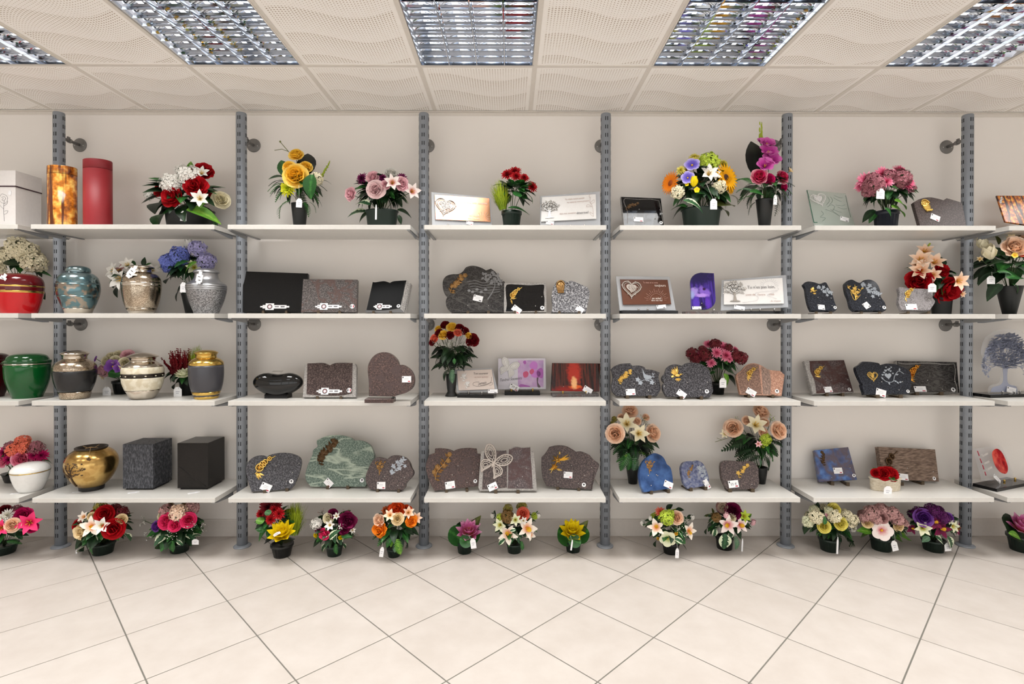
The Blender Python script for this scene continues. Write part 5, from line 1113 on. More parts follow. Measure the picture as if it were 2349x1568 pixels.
def box_from(name, label, x0, y0, x1, y1, xb, yb, mat, top=None, row=4, bay='A', lid_line=False):
    """stone box: front face x0..x1, y0..y1 (picture pixels), back top corner (xb, yb)"""
    o = ORG[(row, bay)]; P = lambda x, y: (o[0]+x/o[2], o[1]+y/o[2])
    a = at_z(*P(x0, y1), SHELF_Z[row]+.004); Y = a.y; b_ = at_y(*P(x1, y0), Y)
    d = ray(*P(xb, yb)); t = (b_.x-CAM.x)/d.x; D = max(.12, min((CAM+d*t).y-Y, -.04-Y))
    T = thing(name, label, 'urn', (a.x, Y, SHELF_Z[row])); W, H = b_.x-a.x, b_.z-SHELF_Z[row]
    return T, W, H, D
T, W, H, D = box_from('box_urn', 'dark grey mottled granite box urn standing beside the plain black box', 1183, 412, 1473, 848, 1655, 352, None)
BOXG = granite('leathered_grey_granite', [(.3, (34, 36, 40)), (.5, (58, 60, 66)), (.7, (92, 94, 100))], 60, .5, bump=.5, stretch=(1.6, 1, .7))
MB().prism([(0, 0), (W, 0), (W, D), (0, D)], .010, H, bev=.0025).build('stone_box', BOXG, T); MB().box((.012, .010, 0), (W-.012, D-.012, .010)).build('plinth', BLACKM, T)
T, W, H, D = box_from('box_urn', 'plain black granite box urn with a diagonal line across its front', 1708, 402, 2000, 845, 2160, 342, None)
MB().prism([(0, 0), (W, 0), (W, D), (0, D)], .010, H, bev=.0025).build('stone_box', granite('black_brown_granite', [(.3, (20, 18, 17)), (.6, (30, 27, 25)), (.8, (34, 30, 28))], 160, .25, spec=.25), T); MB().box((.012, .010, 0), (W-.012, D-.012, .010)).build('plinth', BLACKM, T)
MB().tube([(.004, -.0004, H*.52), (W*.55, -.0004, H*.25), (W-.01, -.0004, .02)], .0009, 5).build('diagonal_line', flat('dark_groove', (8, 8, 8), .4), T)
# white cardboard box
o = ORG[(1, 'A')]; Yb = -.26; a = at_y(o[0]-150/o[2], o[1], Yb); b_ = at_y(o[0]+148/o[2], o[1]+590/o[2], Yb); zt = b_.z-SHELF_Z[1]; zl = at_y(0, o[1]+742/o[2], Yb).z-SHELF_Z[1]
T = thing('keepsake_box', 'white keepsake box with black ribbon and rose drawing', 'box', (b_.x, Yb, SHELF_Z[1]), 0); W, D = .17, .17
BOXW = flat('white_card', (232, 228, 226), .6); RIB = flat('dark_ribbon', (56, 30, 40), .5)
MB().prism([(-W, 0), (0, 0), (0, D), (-W, D)], 0, zl, bev=.001).build('box_body', BOXW, T); MB().prism([(-W-.002, -.002), (.002, -.002), (.002, D+.002), (-W-.002, D+.002)], zl, zt, bev=.001).build('lid', BOXW, T); MB().box((-W-.003, -.003, zl-.004), (.003, D+.003, zl+.003)).build('ribbon', RIB, T)
mb = MB(); kk = mpp(Yb)/o[2]
def bx_(x, y): return ((x-148)*kk, -.0008, (590-y)*kk+zt)
for pth in ([(40, 1075), (36, 960), (40, 880)], [(0, 840), (20, 815), (60, 830), (75, 860), (50, 905), (5, 890), (-5, 850)], [(15, 850), (40, 840), (55, 860), (35, 880), (20, 870), (35, 855)], [(40, 980), (75, 975), (65, 1000), (40, 1010)], [(38, 960), (5, 930), (-5, 915)], [(40, 930), (70, 905), (75, 880)]):
    mb.tube([bx_(q.x, q.y) for q in spline(pth, 4)], .0006, 4)
mb.build('rose_drawing', INK, T)
mb = MB().prism([(-.0085, -.012), (.0085, -.012), (.0085, .008), (.004, .008), (.004, .014), (-.004, .014), (-.004, .008), (-.0085, .008)], 0, .0008); c_ = bx_(98, 805)
mb.build('price_tag', CARD, T, Matrix.Translation((c_[0], -.002, c_[2])) @ Matrix.Rotation(.25, 4, 'Y') @ Matrix.Rotation(PI/2, 4, 'X'))
# tube urns
def tube_urn(label, x0, x1, yt, mat, matl, ylid, row=1):
    o = ORG[(1, 'A')]; Y = -.25; c = at_y(o[0]+(x0+x1)/2/o[2], 500, Y); kk = mpp(Y)/o[2]; r = (x1-x0)/2*kk*.9
    T = thing('tube_urn', label, 'urn', (c.x, Y, SHELF_Z[1])); zt = at_y(0, o[1]+yt/o[2], Y).z-SHELF_Z[1]; zl = at_y(0, o[1]+ylid/o[2], Y).z-SHELF_Z[1]
    MB().lathe([(r*.985, 0), (r, .002), (r, zl-.0008)], 44, 1.0, .78).build('body', mat, T)
    MB().lathe([(r, zl+.0008), (r, zt-.002), (r*.985, zt)], 44, 1.0, .78).build('lid', matl, T)
    W, H = .0085, .0165; xt, yt_ = (530, 690) if x0 < 500 else (835, 640)
    p_ = at_y(o[0]+xt/o[2], o[1]+yt_/o[2], Y-r*.70)-T.location
    t = MB().prism([(-W, -H*.6), (-W*.6, -H*.6), (-W*.6, -H), (W*.6, -H), (W*.6, -H*.6), (W, -H*.6), (W, H*.5), (W*.5, H*.5), (W*.5, H), (-W*.5, H), (-W*.5, H*.5), (-W, H*.5)], 0, .0008).build('price_tag', CARD, T, Matrix.Translation(p_) @ Matrix.Rotation(-.35, 4, 'Z') @ Matrix.Rotation(PI/2, 4, 'X'))
    MB().box((-W*.4, H*.1, .0008), (W*.4, H*.2, .001)).box((-W*.4, -H*.4, .0008), (W*.4, -H*.25, .001)).build('tag_print', INK, t)
AUT2 = forest_mat('autumn_tube_print', (92, 44, 20), (214, 128, 40), (250, 206, 104), None, axis='Z', sc_=.55)
tube_urn('oval tube urn printed with orange autumn forest', 462, 738, 562, AUT2, AUT2, 640)
tube_urn('plain dark red oval tube urn with lid line', 806, 1080, 498, flat('red_card_tube', (150, 34, 42), .5), flat('red_card_lid', (138, 28, 38), .5), 585)
# black heart capsule
o = ORG[(3, 'B')]; b_ = at_z(o[0]+490/o[2], o[1]+985/o[2], SHELF_Z[3]); k = mpp(b_.y)/o[2]
T = thing('heart_urn', 'glossy black heart-shaped capsule urn on a small black plinth', 'urn', (b_.x-.003, b_.y+.02, SHELF_Z[3]))
vs, fs = [], []; nu, nv = 40, 18
for j in range(nv+1):
    ph = -PI/2+PI*j/nv
    for i in range(nu):
        th = 2*PI*i/nu; x = math.cos(ph)*math.cos(th); y = math.cos(ph)*math.sin(th); z = math.sin(ph)
        sg = lambda v, e: math.copysign(abs(v)**e, v)
        X = 290*k*sg(x, .85)*(1+.08*z); Yy = .055*sg(y, .9); zz = z*(1-.22*math.exp(-(x/.28)**2)) if z > 0 else z*(1.12-.3*abs(x)**1.5)
        vs.append((X, Yy, .022+(965-840)*k+zz*138*k))
for j in range(nv):
    for i in range(nu): fs.append((j*nu+i, j*nu+(i+1) % nu, (j+1)*nu+(i+1) % nu, (j+1)*nu+i))
MB().add(vs, fs, smooth=True).build('heart_body', flat('black_gloss', (10, 10, 10), .05), T)
MB().prism([(-130*k, -.035), (135*k, -.035), (135*k, .035), (-130*k, .035)], 0, .026, bev=.003).build('plinth', BLACKG, T)
MB().box((-58*k, -.018, 0), (56*k, .018, .0016)).build('silver_tag', SILVER, T, Matrix.Translation((0, -.012, .022+(965-703)*k)) @ Matrix.Rotation(.25, 4, 'X'))
# loose price cards lying on the shelves
def loose_tag(row, bay, x, y, label, rot, w=.052, d=.013):
    o = ORG[(row, bay)]; b_ = at_z(o[0]+x/o[2], o[1]+y/o[2], SHELF_Z[row])
    o_ = MB().prism([(-w/2, -d*.6), (w*.3, -d*.6), (w*.3, -d*.35), (w/2, -d*.35), (w/2, d*.35), (w*.3, d*.35), (w*.3, d*.6), (-w/2, d*.6)], 0, .0009).build('price_card', CARD)
    o_.location = (b_.x, b_.y, SHELF_Z[row]+.0002); o_.rotation_euler = (0, 0, rot); o_['label'] = label; o_['category'] = 'price tag'; o_['group'] = 'price cards lying before the urns'
    MB().box((-w*.3, -d*.1, .0009), (w*.1, d*.1, .0011)).build('card_print', flat('grey_print', (176, 176, 184), .7), o_)
loose_tag(3, 'A', 130, 808, 'white price card lying on the shelf before the green urn', .35)
loose_tag(3, 'A', 600, 818, 'white price card lying on the shelf before the black and silver urn', .3)
loose_tag(3, 'A', 1265, 820, 'white price card lying on the shelf before the shell panel urn', .4)
loose_tag(3, 'A', 1900, 822, 'white price card lying on the shelf before the grey and brass urn', .4)
loose_tag(4, 'A', 165, 885, 'white price card lying on the shelf before the white porcelain urn', .5, .06, .016)
loose_tag(4, 'A', 755, 872, 'white price card lying on the shelf before the golden vase', .5, .06, .016)
loose_tag(4, 'A', 1285, 878, 'white price card lying on the shelf before the mottled grey box', .6, .055, .018)
loose_tag(4, 'A', 1865, 880, 'white price card lying on the shelf before the plain black box', .7, .06, .018)

# ================================================================ ARTIFICIAL FLOWERS
def petal(mb, L_, W, e0, e1, az, r0=0.04, z0=0.0, cup=0.25, shape='round', nt=4, mi=0, wave=0.0, ph=0.0):
    prof = {'round': (.30, .78, 1.0, .92, .45), 'point': (.28, .80, 1.0, .68, .04), 'strap': (.5, .85, 1.0, .9, .35), 'wide': (.25, .75, 1.05, 1.1, .75)}[shape]
    vs, fs = [], []; ca, sa = math.cos(az), math.sin(az); SS = (-1, -.55, 0, .55, 1) if shape in ('round', 'wide') else (-1, 0, 1)
    line = []; r, z = r0, z0
    for k in range(nt+1):
        e = math.radians(e0+(e1-e0)*k/nt); line.append((r, z, e)); r += L_/nt*math.sin(e); z += L_/nt*math.cos(e)
    for k in range(nt+1):
        for s_ in SS:
            t = k*(1-.2*s_*s_ if len(SS) == 5 else 1); q = min(int(t), nt-1); f_ = t-q
            r, z, e = (line[q][m]+(line[q+1][m]-line[q][m])*f_ for m in range(3)); w_ = W*prof[k]
            if len(SS) == 5 and k == nt: w_ *= 1.15
            d = cup*w_*(s_*s_)+(wave*math.sin(ph+3*s_+2*k) if k else 0)
            rr = r-math.cos(e)*d; zz = z+math.sin(e)*d; y = s_*w_
            vs.append((rr*ca-y*sa, rr*sa+y*ca, zz))
    n_ = len(SS)
    for k in range(nt):
        for j in range(n_-1): a = k*n_+j; fs.append((a, a+1, a+n_+1, a+n_))
    mb.add(vs, fs, None, mi, True)
def finish(mb, centre=0.0):
    R = max(math.hypot(v[0], v[1]) for v in mb.v); zs = [v[2] for v in mb.v]; zc = min(zs)+(max(zs)-min(zs))*centre
    mb.v = [(v[0]/R, v[1]/R, (v[2]-zc)/R) for v in mb.v]; return mb
def f_rose(rng):
    mb = MB()
    for n, L_, W, e0, e1, c in ((3, .66, .24, 8, -14, .7), (4, .68, .32, 18, -4, .65), (5, .70, .40, 30, 10, .55), (5, .70, .45, 44, 36, .45), (6, .68, .48, 60, 84, .3)):
        o_ = rng.uniform(0, 6)
        for i in range(n): petal(mb, L_*rng.uniform(.93, 1.05), W, e0, e1, o_+2*PI*i/n, .03, 0, c, 'wide', wave=.02, ph=i)
    return finish(mb, .45)
def f_peony(rng):
    mb = MB()
    for n, L_, W, e0, e1 in ((5, .54, .2, 8, -14), (6, .60, .25, 20, -6), (7, .64, .30, 34, 8), (8, .68, .34, 48, 32), (8, .70, .36, 62, 78)):
        o_ = rng.uniform(0, 6)
        for i in range(n): petal(mb, L_*rng.uniform(.86, 1.1), W, e0, e1, o_+2*PI*i/n, .03, 0, .45, 'wide', wave=.05, ph=i*2.3)
    return finish(mb, .4)
def f_mum(rng, n0=16):
    mb = MB()
    for q in range(5):
        n = n0-q*2
        for i in range(n): petal(mb, (1-.13*q)*rng.uniform(.85, 1.1), .11, 78-19*q, 95-20*q, 2*PI*(i+.5*q)/n+rng.uniform(-.1, .1), .03, .02*q, .3, 'strap', 3 if False else 4, wave=.03, ph=i)
    return finish(mb, .35)
def f_hydrangea(rng, n=44):
    mb = MB()
    for i in range(n):
        z = 1-1.35*(i+.5)/n; r = math.sqrt(max(0, 1-z*z)); a = i*2.39996; d = Vector((r*math.cos(a), r*math.sin(a), z))
        Q = d.to_track_quat('Z', 'Y').to_matrix().to_4x4(); M = Matrix.Translation(d*rng.uniform(.70, .88)) @ Q @ Matrix.Rotation(rng.uniform(-.4, .4), 4, 'X') @ Matrix.Rotation(rng.uniform(-.4, .4), 4, 'Y') @ Matrix.Rotation(rng.uniform(0, 6), 4, 'Z')
        s_ = .31*rng.uniform(.8, 1.2)
        for j in range(4):
            b = j*PI/2; ux, uy = math.cos(b), math.sin(b)
            mb.add([(0, 0, 0), (s_*(.55*ux-.42*uy), s_*(.55*uy+.42*ux), .07*rng.uniform(.3, 1.6)), (s_*ux, s_*uy, .03), (s_*(.55*ux+.42*uy), s_*(.55*uy-.42*ux), .07*rng.uniform(.3, 1.6))], [(0, 3, 2, 1)], M, 0, False)
    mb.ball((0, 0, -.05), .62, 10, 6, sc3=(1, 1, .95), mi=1)
    return finish(mb, .35)
def f_lily(rng, n=6, W=.26):
    mb = MB()
    for i in range(n): petal(mb, 1.0, W*(1 if i % 2 else .8), 28, 96, 2*PI*i/n, .03, 0, .3, 'point')
    for i in range(5): mb.tube([(0, 0, .02), (.1*math.cos(i*1.25), .1*math.sin(i*1.25), .3), (.2*math.cos(i*1.25), .2*math.sin(i*1.25), .48)], .022, 4, mi=1)
    return finish(mb, .3)
def f_orchid(rng):
    mb = MB()
    for i, W in enumerate((.30, .24, .24, .30, .24)): petal(mb, 1.0, W, 62, 96, PI/2+2*PI*i/5, .03, 0, .15, 'round')
    petal(mb, .55, .2, 20, 70, -PI/2, .02, .05, .5, 'wide', mi=1); petal(mb, .3, .12, 5, 30, PI/2, .02, .05, .5, 'round', mi=1); mb.ball((0, 0, .12), .1, 6, 4, mi=1)
    return finish(mb, .2)
def f_pansy(rng):
    mb = MB()
    for i in range(5): petal(mb, .9, .42, 66, 92, PI/2+2*PI*i/5, .03, .01*i, .1, 'wide')
    mb.ball((0, 0, .08), .12, 8, 4, mi=1); return finish(mb, .2)
def f_gerbera(rng, n=20):
    mb = MB()
    for q in range(2):
        for i in range(n): petal(mb, 1-.12*q, .12, 80-8*q, 92-6*q, 2*PI*(i+.5*q)/n, .2, .03*q, .15, 'point')
    mb.ball((0, 0, .04), .3, 12, 5, mi=1, sc3=(1, 1, .4)); return finish(mb, .2)
def f_tulip(rng):
    mb = MB()
    for q in range(2):
        for i in range(3): petal(mb, 1.0, .36, 24-4*q, -14, 2*PI*(i+.5*q)/3, .12, 0, .4, 'point' if q else 'round')
    return finish(mb, .4)
def f_lotus(rng):
    mb = MB()
    for q, (n, e0, e1, L_) in enumerate(((8, 70, 38, 1.0), (8, 48, 22, 1.02), (7, 30, 8, .95), (5, 14, 0, .8))):
        for i in range(n): petal(mb, L_, .27, e0, e1, 2*PI*(i+.5*q)/n, .06, 0, .5, 'point')
    mb.ball((0, 0, .2), .14, 8, 5, mi=1); return finish(mb, .25)
def f_spray(rng, n=26):
    mb = MB()
    for i in range(n):
        d = Vector((rng.uniform(-1, 1), rng.uniform(-1, 1), rng.uniform(0, .9))); mb.ball(d, .08*rng.uniform(.7, 1.4), 5, 4)
        mb.tube([(d.x*.3, d.y*.3, -.2), tuple(d)], .012, 3, mi=1)
    return finish(mb, .3)
def f_spikes(rng, n=13):
    """heather plumes"""
    mb = MB()
    for i in range(n):
        a = rng.uniform(0, 2*PI); t = rng.uniform(.1, .85); tip = Vector((t*.75*math.cos(a), t*.4*math.sin(a), 1.0*rng.uniform(.8, 1.15)-t*.25)); b = Vector((.1*math.cos(a), .1*math.sin(a), 0))
        for k in range(13):
            q = b.lerp(tip, .15+.85*k/13); rr = .075*(1-.85*k/13)+.012
            mb.ball(q+Vector((rng.uniform(-.02, .02), rng.uniform(-.02, .02), 0)), rr, 5, 4, sc3=(1, 1, .8))
    return mb
def f_grass(rng, n=260):
    """tuft of soft needles"""
    mb = MB()
    for i in range(n):
        a = rng.uniform(0, 2*PI); t = rng.uniform(0, .85); h_ = rng.uniform(.35, 1.15); b = Vector((.15*math.cos(a), .15*math.sin(a), rng.uniform(-.1, .5)*h_*.6)); tip = Vector((t*.6*math.cos(a), t*.6*math.sin(a), h_*(1-.25*t)))
        m_ = b.lerp(tip, .5)+Vector((0, 0, .08)); s_ = Vector((-math.sin(a), math.cos(a), 0))*.011
        mb.add([tuple(b-s_), tuple(b+s_), tuple(m_+s_), tuple(m_-s_), tuple(tip)], [(0, 1, 2, 3), (3, 2, 4)])
        for j in range(5):
            q = b.lerp(tip, .2+.16*j); o_ = Vector((rng.uniform(-1, 1), rng.uniform(-1, 1), .9))*.11
            mb.add([tuple(q-s_*.6), tuple(q+s_*.6), tuple(q+o_)], [(0, 1, 2)])
    return mb
def f_glad(rng):
    mb = MB()
    for i in range(6): petal(mb, 1.0, .40 if i % 2 else .34, 30, 84, 2*PI*i/6, .03, 0, .35, 'wide', wave=.04, ph=i)
    for i in range(3): mb.tube([(0, 0, .02), (.08*math.cos(i*2.1), .08*math.sin(i*2.1), .5)], .022, 4, mi=1)
    return finish(mb, .3)
FTYPES = dict(gladiolus=f_glad, rose=f_rose, peony=f_peony, mum=f_mum, hydrangea=f_hydrangea, lily=f_lily, orchid=f_orchid, pansy=f_pansy, gerbera=f_gerbera, tulip=f_tulip, lotus=f_lotus, spray=f_spray, heather=f_spikes, grass=f_grass)
PC = {  # inner, outer, edge
 'red': ((120, 4, 12), (182, 10, 24), None), 'dkred': ((60, 4, 10), (112, 8, 20), None), 'white': ((228, 224, 200), (236, 234, 228), None), 'cream': ((222, 206, 140), (234, 226, 196), None),
 'yellow': ((240, 166, 34), (252, 206, 66), (252, 226, 130)), 'lemon': ((222, 206, 60), (240, 228, 120), None), 'bright': ((214, 176, 14), (240, 214, 20), None), 'lime': ((130, 164, 30), (182, 204, 70), None), 'limey': ((170, 186, 20), (214, 214, 36), None), 'needle': ((92, 120, 18), (158, 176, 38), None),
 'pink': ((232, 140, 162), (244, 196, 204), None), 'pinkpale': ((232, 120, 146), (246, 220, 220), None), 'rosepink': ((214, 60, 112), (242, 134, 166), (246, 180, 200)), 'hot': ((206, 14, 70), (240, 60, 120), None), 'magenta': ((130, 10, 74), (196, 20, 96), None), 'plum': ((70, 6, 46), (122, 18, 84), None), 'orchidpink': ((120, 20, 96), (196, 60, 160), (214, 110, 184)),
 'mauve': ((120, 64, 76), (160, 100, 110), None), 'maroon': ((60, 12, 20), (110, 34, 44), None), 'peach': ((242, 164, 110), (250, 210, 178), (250, 226, 206)), 'coral': ((214, 60, 46), (240, 122, 96), None), 'orange': ((240, 110, 10), (246, 140, 30), None), 'redorange': ((190, 30, 8), (230, 80, 24), None), 'rust': ((130, 40, 14), (184, 88, 40), None),
 'sun': ((214, 130, 10), (244, 176, 14), None), 'blue': ((70, 80, 160), (112, 126, 204), None), 'lilac': ((120, 110, 176), (168, 164, 210), None), 'purple': ((60, 20, 100), (112, 56, 150), (150, 100, 184)), 'violet': ((50, 36, 140), (112, 96, 196), (190, 180, 226)), 'dkpurple': ((40, 8, 46), (84, 22, 84), None),
 'burg': ((60, 4, 40), (112, 10, 62), None), 'dusty': ((150, 104, 104), (196, 152, 150), None), 'brown': ((70, 50, 24), (128, 98, 56), None), 'olive': ((96, 92, 30), (150, 140, 66), None), 'whitepink': ((200, 40, 70), (244, 232, 228), None), 'whitepeach': ((238, 140, 60), (246, 238, 226), None), 'lotuspink': ((226, 140, 60), (206, 96, 160), (232, 176, 206)), 'greenwhite': ((170, 196, 60), (230, 232, 200), None), 'two': ((236, 170, 30), (200, 20, 90), (244, 190, 200)), 'yelpeach': ((240, 190, 60), (246, 224, 180), None), 'creamburg': ((214, 196, 170), (220, 200, 180), (112, 16, 60))}
CENT = {'default': flat('stamen_yellow', (226, 176, 40), .7), 'sun': flat('seed_brown', (62, 34, 14), .8), 'orange': flat('seed_orange', (150, 70, 10), .8)}
_FM = {}
def flower_mesh(kind, col, var=0):
    key = (kind, col, var)
    if key not in _FM:
        rng = random.Random(hash((len(kind), len(col), var)) % 9973+ord(kind[0])*7+ord(col[0]))
        i, o_, e = PC[col]; stemm = MATS.get('stem_green') or flat('stem_green', (54, 78, 34), .6)
        soft = kind in ('rose', 'peony'); i = tuple((p_+2*q_)/3 for p_, q_ in zip(i, o_)) if soft else i
        _FM[key] = FTYPES[kind](rng).mesh(kind, [petal_mat('petal_'+col+('_soft' if soft else ''), i, o_, edge=e), stemm if kind in ('spray', 'hydrangea') else CENT.get(col, CENT['default'])])
    return _FM[key]
# ---- leaves, unit length along +X, face up
LG = {'dark': leaf_mat('leaf_dark', (22, 46, 24), (34, 64, 34)), 'mid': leaf_mat('leaf_mid', (34, 84, 34), (60, 120, 52)), 'light': leaf_mat('leaf_light', (84, 136, 40), (128, 172, 66)), 'olive': leaf_mat('leaf_olive', (70, 78, 30), (104, 112, 52)),
      'var': leaf_mat('leaf_variegated', (28, 66, 38), (54, 98, 60), edge=(206, 216, 186)), 'black': leaf_mat('leaf_black', (16, 22, 18), (24, 34, 26)), 'lime': leaf_mat('leaf_lime', (136, 158, 30), (170, 186, 60)), 'grey': leaf_mat('leaf_greygreen', (76, 112, 84), (110, 146, 112))}
def leaf_broad(W=.28, droop=.3, n=6, fold=.12):
    mb = MB(); vs, fs = [], []
    for k in range(n+1):
        t = k/n; w_ = W*(math.sin(PI*min(1, t*.94+.05))**.8)*(1.15-.45*t); z = -droop*t*t+.05*math.sin(PI*t)
        for s_ in (-1, -.5, 0, .5, 1): vs.append((t, s_*w_, z+fold*abs(s_)*w_*2))
    for k in range(n):
        for j in range(4): a = k*5+j; fs.append((a, a+5, a+6, a+1))
    return mb.add(vs, fs, smooth=True)
def leaf_fern(n=11, W=.26, droop=.3):
    mb = MB(); P = lambda t: Vector((t, 0, .1*math.sin(PI*t)-droop*t*t))
    mb.tube([P(t/5) for t in range(6)], .012, 4)
    for k in range(1, n+1):
        t = k/(n+.5); q = P(t); w_ = W*math.sin(PI*(t*.85+.15))**.7
        for s_ in (-1, 1):
            d = Vector((.35, s_, -.12)).normalized(); e = Vector((1, 0, 0)); T_ = q+d*w_
            m_ = q+d*w_*.5; hw = .036
            mb.add([tuple(q-e*hw), tuple(m_-e*hw), tuple(T_), tuple(m_+e*hw), tuple(q+e*hw)], [(0, 1, 2, 3, 4)] if s_ < 0 else [(4, 3, 2, 1, 0)])
    return mb
def leaf_round():
    mb = MB(); vs = [(.45, 0, -.04)]; fs = []; n = 18
    for i in range(n):
        a = 2*PI*i/n; r = .5*(1-.25*(math.cos(a) < -.9)); vs.append((.5+r*.52*math.cos(a), r*.52*math.sin(a), .01)); 
    for i in range(n):
        a = 2*PI*i/n; vs.append((.5+.5*math.cos(a), .5*math.sin(a), .07+.02*math.sin(5*a)))
    for i in range(n):
        j = (i+1) % n; fs += [(0, 1+i, 1+j), (1+i, 1+n+i, 1+n+j, 1+j)]
    return mb.add(vs, fs, smooth=True)
LSHAPE = dict(broad=lambda: leaf_broad(), wide=lambda: leaf_broad(.34, .2), long=lambda: leaf_broad(.1, .35), fern=lambda: leaf_fern(), round=lambda: leaf_round(), thin=lambda: leaf_broad(.055, .2))
_LM = {}
def leaf_mesh(shape, col):
    if (shape, col) not in _LM: _LM[(shape, col)] = LSHAPE[shape]().mesh('leaf' if shape != 'fern' else 'fern_frond', LG[col])
    return _LM[(shape, col)]
POT_BLACK = flat('black_pot', (22, 24, 24), .38); POT_GREEN = flat('dark_green_pot', (24, 42, 34), .4); POT_NAVY = flat('dark_navy_pot', (28, 32, 44), .35)
STEM = flat('stem_green', (54, 78, 34), .6); STRING = flat('white_string', (214, 210, 204), .7)
_BB = {}
class Bouquet:
    def __init__(s, name, label, row, bay, x, y, Y=None, pot=('pot', 80, 65, None), dome=None, potm=POT_BLACK, seed=1, cat='flower arrangement', back=None, depth=1.0):
        s.o = ORG[(row, bay)]; s.row = row; Z = SHELF_Z[row]; px, py = s.px(x, y)
        b = at_z(px, py, Z) if Y is None else at_y(px, py, Y)
        s.Z = Z; s.Y = b.y; s.k = mpp(b.y)/s.o[2]; s.rng = random.Random(seed); s.cx, s.cy, s.rx, s.ry = dome
        # if y marks the front rim of the pot, the axis lies one radius behind
        if Y is None: s.Y = b.y+pot[2]*s.k*.9; b = at_y(px, py, s.Y); s.k = mpp(s.Y)/s.o[2]
        s.T = thing(name, label, cat, (b.x, s.Y, Z), 0, 'artificial flower arrangements'); s.base = Vector((b.x, s.Y, Z))
        s.Ry = min(s.rx*s.k*.85*depth, .5)
        s.back = min(s.Ry, max(.03, (-s.Y)-.02)) if row != 0 else min(s.Ry, max(.03, -s.Y-.02))
        kind, tw, bw, yt = pot; zt = at_y(*s.px(x, yt), s.Y).z-Z; s.pot_top = zt; t, b2 = tw*s.k, bw*s.k
        mb = MB()
        if kind == 'pot': prof = [(b2, 0), (b2+(t-b2)*.8, zt*.80), (t*.99, zt*.80), (t*1.06, zt*.83), (t*1.06, zt), (t*.94, zt), (t*.92, zt*.9), (.002, zt*.88)]
        elif kind == 'cone': prof = [(b2, 0), (t, zt*.97), (t*1.03, zt), (t*.92, zt), (t*.9, zt*.93), (.002, zt*.9)]
        elif kind == 'vase': prof = [(b2, 0), (b2*.95, zt*.05), (b2*.6, zt*.2), (b2*.75, zt*.5), (t, zt), (t*.9, zt), (.002, zt*.9)]
        else: prof = [(b2*.96, 0), (b2, .004), (t*.98, zt*.9), (t*1.04, zt*.92), (t*1.04, zt), (t*.95, zt), (.002, zt*.9)]
        sy = {'oval': .5, 'bowl': .72}.get(kind, 1.0)
        mb.lathe(prof, 32, 1.0, sy).build('pot', potm, s.T)
        if kind == 'pot':
            rb = MB()
            for i in range(20):
                a = 2*PI*i/20; rb.tube([(b2*1.002*math.cos(a), b2*1.002*math.sin(a), .004), ((b2+(t-b2)*.78)*1.002*math.cos(a), (b2+(t-b2)*.78)*1.002*math.sin(a), zt*.78)], .0009, 3)
            rb.build('pot_ribs', potm, s.T)
        c = at_y(*s.px(s.cx, s.cy), s.Y); s.C = c-s.base; s.heads = []; s.gap = {1: .75, 2: .46, 3: .455, 4: .51, 0: .33}[row]
    def px(s, x, y): return (s.o[0]+x/s.o[2], s.o[1]+y/s.o[2])
    def pt(s, x, y, yo=None, lift=1.0):
        if yo is None:
            q = ((x-s.cx)/s.rx)**2+((y-s.cy)/s.ry)**2; yo = -s.Ry*math.sqrt(max(0.0, 1-min(q, 1.0)))*.9*lift
        q = at_y(*s.px(x, y), s.Y+yo)-s.base
        if q.y > -s.Y-.022: q = at_y(*s.px(x, y), -.022)-s.base
        return q
    def off_wall(s, o):
        me = o.data
        if me.name not in _BB:
            vs = [v.co for v in me.vertices]; lo = [min(v[i] for v in vs) for i in range(3)]; hi = [max(v[i] for v in vs) for i in range(3)]
            _BB[me.name] = [Vector((x, y, z)) for x in (lo[0], hi[0]) for y in (lo[1], hi[1]) for z in (lo[2], hi[2])]
        m_ = max((o.matrix_basis @ v).y for v in _BB[me.name])+s.Y
        if m_ > -.004: o.location.y -= m_+.004
        return o
    def near_post(s, q, r):
        w = q+s.base
        return any(math.hypot(w.x-x_, w.y-PY) < .032+r for x_ in PX)
    def put(s, me, name, pos, d, size, roll=0.0, stretch=1.0):
        Q = d.normalized().to_track_quat('Z', 'Y').to_matrix().to_4x4()
        return obj(name, me, s.T, Matrix.Translation(pos) @ Q @ Matrix.Rotation(roll, 4, 'Z') @ Matrix.Diagonal((size, size, size*stretch, 1)))
    def fl(s, kind, col, spots, face=.55, up=.15, var=2, name=None, d=None):
        for i, p_ in enumerate(spots):
            x, y, r = p_[:3]; yo = p_[3] if len(p_) > 3 else None
            pos = s.pt(x, y, yo); R_ = r*s.k
            if s.row: pos.z = min(pos.z, s.gap-R_*.55)
            if s.near_post(pos, R_*.8): pos = s.pt(x, y, PY-.036-R_*.75-s.Y)
            dv = (pos-s.C); dv = dv.normalized() if dv.length > 1e-6 else Vector((0, -1, 0))
            dv = dv*(1-face)+Vector((0, -1, up))*face if d is None else Vector(d)
            s.put(flower_mesh(kind, col, i % var), name or kind, pos, dv, r*s.k*(.8 if kind == 'tulip' else 1.18), s.rng.uniform(0, 6)); s.heads.append(pos)
        return s
    def behind(s, kind, col, n, r):
        """flowers on the far side of the arrangement"""
        for i in range(n):
            a = math.radians(20+140*(i+.5)/n); e = s.rng.uniform(.1, .9); d = Vector((math.cos(a)*math.cos(e), math.sin(a)*math.cos(e), math.sin(e)))
            pos = s.C+Vector((d.x*s.rx*s.k*.8, d.y*s.back*.6, d.z*s.ry*s.k*.75)); s.put(flower_mesh(kind, col, 0), kind, pos, d, r*s.k, i); s.heads.append(pos)
        return s
